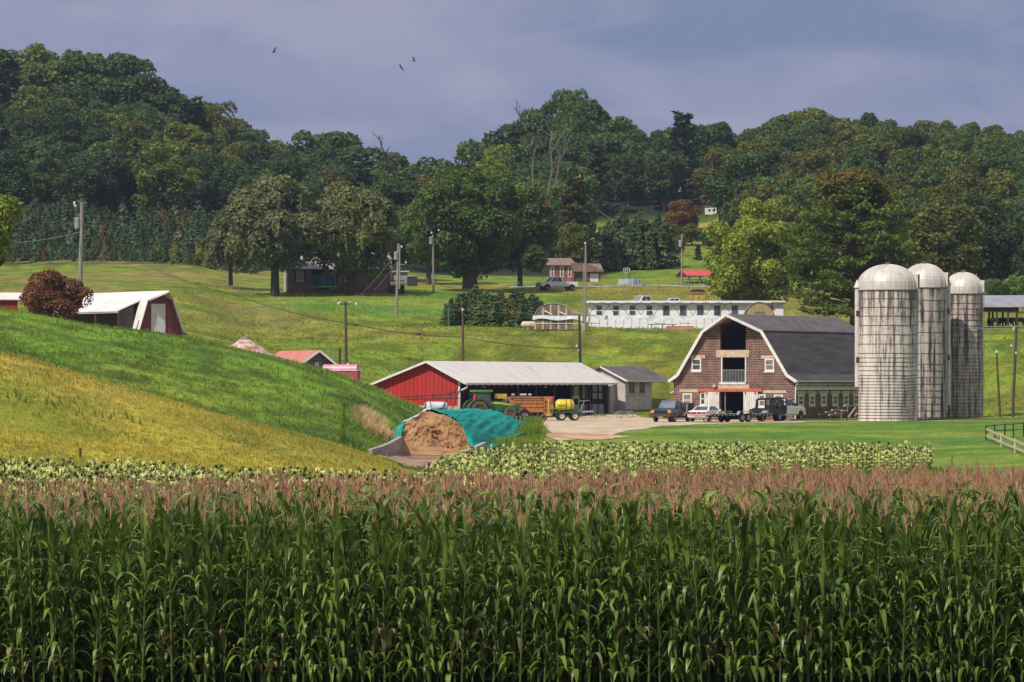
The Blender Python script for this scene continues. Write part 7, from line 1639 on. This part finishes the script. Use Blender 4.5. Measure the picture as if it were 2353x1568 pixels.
# grass of each ground: lush slope, golden meadow, pasture tufts
C = area(15000, -60, 1180, 264, 372, lambda u, D, x: (u < np.interp(D, [264, 300, 330, 372], [935, 880, 950, 1150])))
uC = C[:, 0]/C[:, 1]*F+1176.5; dk_ = C[:, 1] < np.interp(uC, [-200, 0, 300, 600, 700], [318, 312, 298, 284, 260])+(vnoise(C[:, 0], C[:, 1], 3, 5)-.5)*12  # tufts in the strip behind the crest get a darker tint
for sel, tn_, nm_, lb_ in ((~dk_, (1.0, 1.0, 1), 'tall_grass', 'lush green grass on the slope behind the golden meadow'), (dk_, (.42, .55, .6), 'darker_grass', 'darker tinted grass along the foot of the green slope behind the meadow crest')):
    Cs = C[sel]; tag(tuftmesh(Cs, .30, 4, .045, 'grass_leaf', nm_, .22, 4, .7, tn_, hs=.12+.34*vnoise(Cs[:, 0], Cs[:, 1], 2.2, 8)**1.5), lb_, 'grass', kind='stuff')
C = area(20000, -60, 980, 200, 268, lambda u, D, x: (u < np.interp(D, [200, 268], [990, 900])))
tag(tuftmesh(C, .3, 4, .03, 'gold_leaf', 'meadow_grass', .25, 5, .5, (1, 1, 1), hs=.10+.2*vnoise(C[:, 0], C[:, 1], 3, 9)), 'ripe golden meadow grass on the near slope', 'grass', kind='stuff')
C = area(2600, 1085, 1262, 318, 372, lambda u, D, x: (u > np.interp(D, [318, 330, 350, 372], [1120, 1150, 1185, 1200])) & (u < 1250-(np.abs(D-345)*.3)))
tag(tuftmesh(C, .55, 7, .05, 'grass_leaf', 'weedy_grass', .3, 6, .6, (1.15, 1.05, 1), hs=.25+.7*vnoise(C[:, 0], C[:, 1], 2.5, 19)), 'tall weedy grass between the tarpaulin and the dirt yard', 'grass', kind='stuff')
C = area(2200, 790, 905, 288, 318, lambda u, D, x: (u < np.interp(D, [288, 300, 312, 318], [835, 870, 895, 900])))
tag(tuftmesh(C, .7, 7, .06, 'grass_leaf', 'weedy_grass', .3, 7, .7, (.8, .9, .9), hs=.15+.4*vnoise(C[:, 0], C[:, 1], 2.5, 29)), 'rank weeds against the left bunker wall', 'weeds', kind='stuff')
C = np.concatenate([area(7000, 380, 2360, 408, 500), area(3500, 420, 1300, 440, 560), area(2500, 1300, 2360, 500, 600)])
tag(tuftmesh(C, .3, 4, .07, 'grass_leaf', 'pasture_grass', .3, 8, .8, (1.45, 1.25, 1), hs=.10+.30*vnoise(C[:, 0], C[:, 1], 3, 39)**1.5), 'rough pasture tufts on the slopes behind the farm', 'grass', kind='stuff')
C = area(2600, 1820, 2360, 378, 394); C = C[(C[:, 1] > 386)]
tag(tuftmesh(C, .2, 4, .05, 'grass_leaf', 'verge_grass', .2, 18, .5, (1.1, 1.1, 1)), 'rough verge grass at the foot of the silos and barn', 'grass', kind='stuff')

# ------------------------------------------------------------------ sunflowers
def sunflower_arrays(seed, lod=0):
    rs = RS(seed); V = []; Q = []; M = []
    def addq(v, m):
        k = len(V); V.extend(v); Q.append((k, k+1, k+2, k+3)); M.append(m)
    H = rs.uniform(1.35, 1.7); lx_, ly_ = rs.uniform(-.12, .12, 2)
    w_ = .022
    addq([(-w_, 0, 0), (w_, 0, 0), (lx_+w_, ly_, H), (lx_-w_, ly_, H)], 2); addq([(0, -w_, 0), (0, w_, 0), (lx_, ly_+w_, H), (lx_, ly_-w_, H)], 2)
    nL = 11
    for k in range(nL):
        z = H*(.35+.62*k/nL); a = k*2.4+rs.uniform(-.4, .4); L_ = rs.uniform(.17, .30)*(1.1-.2*k/nL); c, s = math.cos(a), math.sin(a); wd = L_*.55; dz = -L_*rs.uniform(.15, .8); fx_ = lx_*z/H; fy_ = ly_*z/H
        p1 = (fx_+c*L_*.5-s*wd, fy_+s*L_*.5+c*wd, z+dz*.25); p2 = (fx_+c*L_*.5+s*wd, fy_+s*L_*.5-c*wd, z+dz*.25)
        addq([(fx_, fy_, z), p2, (fx_+c*L_*1.15, fy_+s*L_*1.15, z+dz), p1], 0)
    # drooping head: dark seed face looking down and towards the sun, pale bracts behind
    a = R(-60+rs.uniform(-50, 50)); dx_, dy_ = math.cos(a)*.12, math.sin(a)*.12; hr = rs.uniform(.035, .078); cx, cy, cz = lx_+dx_, ly_+dy_, H-.02
    n = Vector((math.cos(a)*.8, math.sin(a)*.8, -.45)).normalized(); t1 = n.orthogonal().normalized(); t2 = n.cross(t1)
    for k in range(6):
        b1, b2 = 2*math.pi*k/6, 2*math.pi*(k+1)/6; e1 = t1*math.cos(b1)+t2*math.sin(b1); e2 = t1*math.cos(b2)+t2*math.sin(b2); em = (e1+e2).normalized(); c0 = Vector((cx, cy, cz))
        if k % 2 == 0: addq([c0+n*.03, c0+e1*hr+n*.02, c0+(e1+e2).normalized()*hr+n*.02, c0+e2*hr+n*.02], 1)
        else: addq([c0+n*.03, c0+e1*hr+n*.02, c0+em*hr+n*.02, c0+e2*hr+n*.02], 1)
        addq([c0-n*.05, c0+e1*hr*1.3, c0+em*hr*1.75-n*.02, c0+e2*hr*1.3], 0)
    return np.array([tuple(v) for v in V], float), np.array(Q), np.array(M)
SV = [sunflower_arrays(500+i) for i in range(6)]; SM = ['sun_leaf', 'sun_head', 'corn_stalk']
def scatter(protos, pos, mats, name, seed, smin=.85, smax=1.15):
    rs = RS(seed); k = rs.randint(len(protos), size=len(pos)); Vs = []; Qs = []; Ms = []; off = 0
    for i, (V, Q, M) in enumerate(protos):
        p = pos[k == i]; n = len(p)
        if n == 0: continue
        a = rs.uniform(0, 6.28, n); s = rs.uniform(smin, smax, n); c, sn = np.cos(a)*s, np.sin(a)*s
        W = np.stack([V[None, :, 0]*c[:, None]-V[None, :, 1]*sn[:, None], V[None, :, 0]*sn[:, None]+V[None, :, 1]*c[:, None], V[None, :, 2]*s[:, None]], -1)+p[:, None, :]
        Vs.append(W.reshape(-1, 3)); Qs.append((Q[None]+(np.arange(n)*len(V))[:, None, None]+off).reshape(-1, Q.shape[1])); Ms.append(np.tile(M, n)); off += n*len(V)
    return npmesh(name, np.concatenate(Vs), np.concatenate(Qs), None, mats=mats, midx=np.concatenate(Ms))
def sun_in(u, D, x):
    w_ = (fbm(x, D, 4, 61)-.5)*14
    left = (D > 150) & (D < np.interp(u, [-200, 0, 400, 700, 900, 1000], [201, 200, 196, 192, 188, 186])+w_*.4) & (u < 1500)
    rgt = (u > np.interp(D, [185, 200, 225, 250, 275], [930, 980, 1015, 1045, 1180])+w_*1.5) & (u < np.interp(D, [185, 215, 232, 250, 285], [1400, 1700, 1900, 2110, 2140])+w_*5) & (D > np.interp(u, [900, 1300, 1800, 2150], [185, 212, 236, 250])+w_*.4) & (D < np.interp(u, [1000, 1100, 1250, 1500, 1800, 2150], [230, 258, 276, 278, 274, 272])+w_*.5)
    return left | rgt
sp1 = area(34000, -160, 2200, 150, 290, sun_in); 
dens = (sp1[:, 1] < 205) | (rg.rand(len(sp1)) < .9); sp1 = sp1[dens]
print('sunflowers', len(sp1))
# nearest visible 300 as plants of their own
vis = (sp1[:, 0]/sp1[:, 1]*F+1176.5 > -5) & (sp1[:, 0]/sp1[:, 1]*F+1176.5 < 2358)
px = np.where(vis, 1./sp1[:, 1], 0)
# the far edge rows stand free of the tassels; take plants spread over the near visible belt
belt = np.where(vis & (sp1[:, 1] > 160), 1, 0)*np.where(sp1[:, 1] < 300, 1, 0); score = px*belt
order = np.argsort(-score); ind = order[:290]; rest = np.delete(np.arange(len(sp1)), ind)
pm = []
for i, (V, Q, M) in enumerate(SV):
    o = npmesh('sunflower', V, Q, None, mats=SM, midx=M); pm.append(o.data); bpy.data.objects.remove(o)
rs = RS(7)
for q in ind:
    o = link('sunflower', pm[rs.randint(6)]); o.location = sp1[q]; s = rs.uniform(.9, 1.2); o.scale = (s, s, s); o.rotation_euler = (0, 0, rs.uniform(-.8, .8)); tag(o, 'wilting sunflower with bowed dark head and pale leaves just behind the corn tassels', 'sunflower', 'sunflowers nearest the corn')
sf3 = scatter(SV, sp1[rest], SM, 'sunflower_field', 8, .7, 1.05); tag(sf3, 'field of wilting pale green sunflowers with bowed dark heads', 'sunflowers', kind='stuff')
C = area(5200, 1030, 2200, 205, 252, lambda u, D, x: (D < np.interp(u, [900, 1300, 1800, 2150], [185, 213, 238, 253])+1) & (D > np.interp(u, [900, 1300, 1800, 2150], [178, 203, 226, 238])))
tag(tuftmesh(C, .6, 6, .05, 'grass_leaf', 'field_grass', .3, 9, .6, (.9, .95, 1), hs=.3+.5*vnoise(C[:, 0], C[:, 1], 2.5, 49)), 'rank grass along the near edge of the sunflowers', 'grass', kind='stuff')
for (u, v, D) in ((640, 1040, 200), (2000, 985, 0)):
    pass

# ------------------------------------------------------------------ corn
def corn_arrays(seed, full=True):
    """returns dict part -> (V,Q) ; blades arch and droop with a folded midrib"""
    rs = RS(seed); H = rs.uniform(2.22, 2.34); P_ = {'foliage': ([], []), 'stalk': ([], []), 'tassel': ([], []), 'ear': ([], []), 'dry': ([], [])}
    lean = rs.normal(size=2)*.05
    def st(z): return np.array((lean[0]*z, lean[1]*z, z))
    def strip(part, pts, wd, side, fold=.25):
        V, Q = P_[part]; k = len(V)
        for p, w_, s in zip(pts, wd, side):
            up = np.array((0, 0, w_*fold)); V += [p-s*w_+up, p, p+s*w_+up]
        for i in range(len(pts)-1):
            a = k+i*3; Q += [(a, a+1, a+4, a+3), (a+1, a+2, a+5, a+4)]
    def tubeq(part, p0, p1, r0, r1, n=4):
        V, Q = P_[part]; k = len(V); d = p1-p0; d = d/np.linalg.norm(d); a = np.cross(d, (0.3, 1, 0.1)); a /= np.linalg.norm(a); b = np.cross(d, a)
        for p, r_ in ((p0, r0), (p1, r1)):
            for j in range(n): t = 2*math.pi*j/n; V.append(p+a*r_*math.cos(t)+b*r_*math.sin(t))
        for j in range(n): Q.append((k+j, k+(j+1) % n, k+n+(j+1) % n, k+n+j))
    zs = np.linspace(0, H, 6 if full else 3)
    for i in range(len(zs)-1): tubeq('stalk', st(zs[i]), st(zs[i+1]), .017-.009*i/len(zs), .017-.009*(i+1)/len(zs), 5 if full else 3)
    nL = 22 if full else 9; a0 = rs.uniform(0, 6.28); seg = 9 if full else 6
    z0, z1 = (.12, H*1.0) if full else (H*.5, H*.92)
    for k in range(nL):
        f = k/(nL-1); z = z0+(z1-z0)*f; a = a0+k*math.pi+rs.normal()*.45; L_ = rs.uniform(.42, .68)*(1-.3*abs(f-.5)*1.3); c = np.array((math.cos(a), math.sin(a), 0)); s = np.array((-math.sin(a), math.cos(a), 0))
        th = R(rs.uniform(6, 20)) if f > .5 else R(rs.uniform(10, 30)); bend = rs.uniform(1.7, 3.0) if f < .66 else rs.uniform(.1, 1.9); kink = rs.uniform(.42, .85) if f < .8 else rs.uniform(.5, .9); p = st(z); pts = [p]; wmax = rs.uniform(.027, .042)*(1 if full else 1.2); wds = [.018]; sd4 = [s]; tw = rs.normal()*.5; ang = th
        for i in range(1, seg+1):
            q = i/seg; ang = th+bend*(1/(1+math.exp(-(q-kink)*9)))+.15*q; p = p+(c*math.sin(ang)+np.array((0, 0, math.cos(ang))))*(L_/seg); pts.append(p)
            wds.append(max(.002, wmax*math.sin(math.pi*min(1, (q*.86+.16)))**.8)); sv2 = s*math.cos(tw*q)+np.array((0, 0, 1))*math.sin(tw*q)*.6; sd4.append(sv2/np.linalg.norm(sv2))
        ex_ = max(q_[2] for q_ in pts)-(H+(.24 if full else -.02))
        if ex_ > 0: pts = [q_-np.array((0, 0, ex_)) for q_ in pts]
        strip('dry' if (f < .25 and rs.rand() < .3) else 'foliage', pts, wds, sd4, rs.uniform(.1, .4))
    top = st(H); tl2 = rs.uniform(.20, .29); tubeq('tassel', top, top+np.array((0, 0, tl2)), .008, .004, 3)
    for k in range(7):
        a = rs.uniform(0, 6.28); el = rs.uniform(.06, .38); b0 = top+np.array((0, 0, tl2*rs.uniform(-.05, .45))); L_ = rs.uniform(.13, .21); m_ = b0+np.array((math.cos(a)*math.sin(el), math.sin(a)*math.sin(el), math.cos(el)))*L_*.6; e_ = m_+np.array((math.cos(a)*math.sin(el*1.7), math.sin(a)*math.sin(el*1.7), math.cos(el*1.7)))*L_*.5
        tubeq('tassel', b0, m_, .006, .0052, 3); tubeq('tassel', m_, e_, .0052, .0028, 3)
    if full and rs.rand() < .8:
        a = rs.uniform(0, 6.28); c = np.array((math.cos(a), math.sin(a), 0)); b0 = st(.95+rs.uniform(-.1, .15))+c*.02; d = c*.35+np.array((0, 0, .94)); tubeq('ear', b0, b0+d*.10, .012, .028, 6); tubeq('ear', b0+d*.10, b0+d*.19, .028, .022, 6); tubeq('ear', b0+d*.19, b0+d*.26, .022, .004, 6)
    return {k: (np.array(v[0]), np.array(v[1])) for k, v in P_.items() if len(v[0])}
CM = {'foliage': 'corn_leaf', 'stalk': 'corn_stalk', 'tassel': 'tassel', 'ear': 'corn_ear', 'dry': 'corn_dry'}
def merged(parts):
    V = []; Q = []; M = []; off = 0; keys = ['foliage', 'stalk', 'tassel', 'ear', 'dry']
    for i, k in enumerate(keys):
        if k in parts: v, q = parts[k]; V.append(v); Q.append(q+off); M.append(np.full(len(q), i)); off += len(v)
    return np.concatenate(V), np.concatenate(Q), np.concatenate(M)
rc = RS(19); rows = []; D = 58.2; rowi = 0
while D < 87:
    xw = D*1250/F+5.5; n = int(2*xw/.135); x = np.linspace(-xw, xw, n)+rc.normal(size=n)*.03; y = D+rc.normal(size=n)*.05; k = rc.rand(n) < .95; u = x/y*F+1176.5
    far = np.interp(u, [-100, 300, 900, 1300, 1700, 2353, 2500], [70, 71, 75.5, 79, 82, 86.5, 87]); k &= y < far
    rows.append(np.stack([x[k], y[k], gza(x[k], y[k])+.0, np.full(k.sum(), rowi)], 1)); D += .76; rowi += 1
pos = np.concatenate(rows); uu = pos[:, 0]/pos[:, 1]*F+1176.5
inview = (uu > -10) & (uu < 2363)
order = np.argsort(np.where(inview, pos[:, 1], 999)); ind = order[:300]; rest = np.delete(np.arange(len(pos)), ind); print('corn', len(pos))
FULL = [corn_arrays(700+i, True) for i in range(10)]; pmC = []
for pr in FULL:
    d = {}
    for k, (V, Q) in pr.items(): d[k] = asmesh({'foliage': 'leaves', 'dry': 'dry_leaves', 'stalk': 'stalk', 'tassel': 'tassel', 'ear': 'ear'}[k], V, Q, CM[k])
    pmC.append(d)
for i in ind:
    d = pmC[rc.randint(10)]; o = empty('corn_plant', (pos[i, 0], pos[i, 1], pos[i, 2]), rc.uniform(0, 360), 'tall green corn plant with reddish tassel in the front rows of the field', 'corn plant', 'corn plants in the front rows'); s = rc.uniform(.93, 1.07); o.scale = (s, s, s)
    k = rc.uniform(.85, 1.2)
    for nm, me in d.items(): c = link(me.name.split('.')[0], me, o); c.color = (k, k, k, 1)
near = rest[pos[rest, 3] < 9]; farr = rest[pos[rest, 3] >= 9]
CMK = ['corn_leaf', 'corn_stalk', 'tassel', 'corn_ear', 'corn_dry']
f1 = scatter([merged(p) for p in FULL], pos[near, :3], CMK, 'corn_field', 21, .92, 1.08)
f2 = scatter([merged(corn_arrays(800+i, False)) for i in range(8)], pos[farr, :3], CMK, 'corn_field_far', 22, .92, 1.1)
f1.select_set(True)
with bpy.context.temp_override(active_object=f1, selected_editable_objects=[f1, f2], selected_objects=[f1, f2], object=f1):
    bpy.ops.object.join()
tag(f1, 'dense corn field with reddish brown tassels behind the front rows', 'corn', kind='stuff')
# ------------------------------------------------------------------ air
hz_ = MB().box(-420, 420, -12, 2600, -25, 150).make('haze', None); tag(hz_, kind='stuff')
m = bpy.data.materials.new('haze_air'); m.use_nodes = True; nt = m.node_tree
for n in list(nt.nodes): nt.nodes.remove(n)
o_ = nt.nodes.new('ShaderNodeOutputMaterial'); v_ = nt.nodes.new('ShaderNodeVolumePrincipled'); v_.inputs['Color'].default_value = (.62, .72, .95, 1); v_.inputs['Density'].default_value = HAZE if 'HAZE' in globals() else .00009; v_.inputs['Anisotropy'].default_value = .2
nt.links.new(v_.outputs[0], o_.inputs['Volume']); hz_.data.materials.append(m)
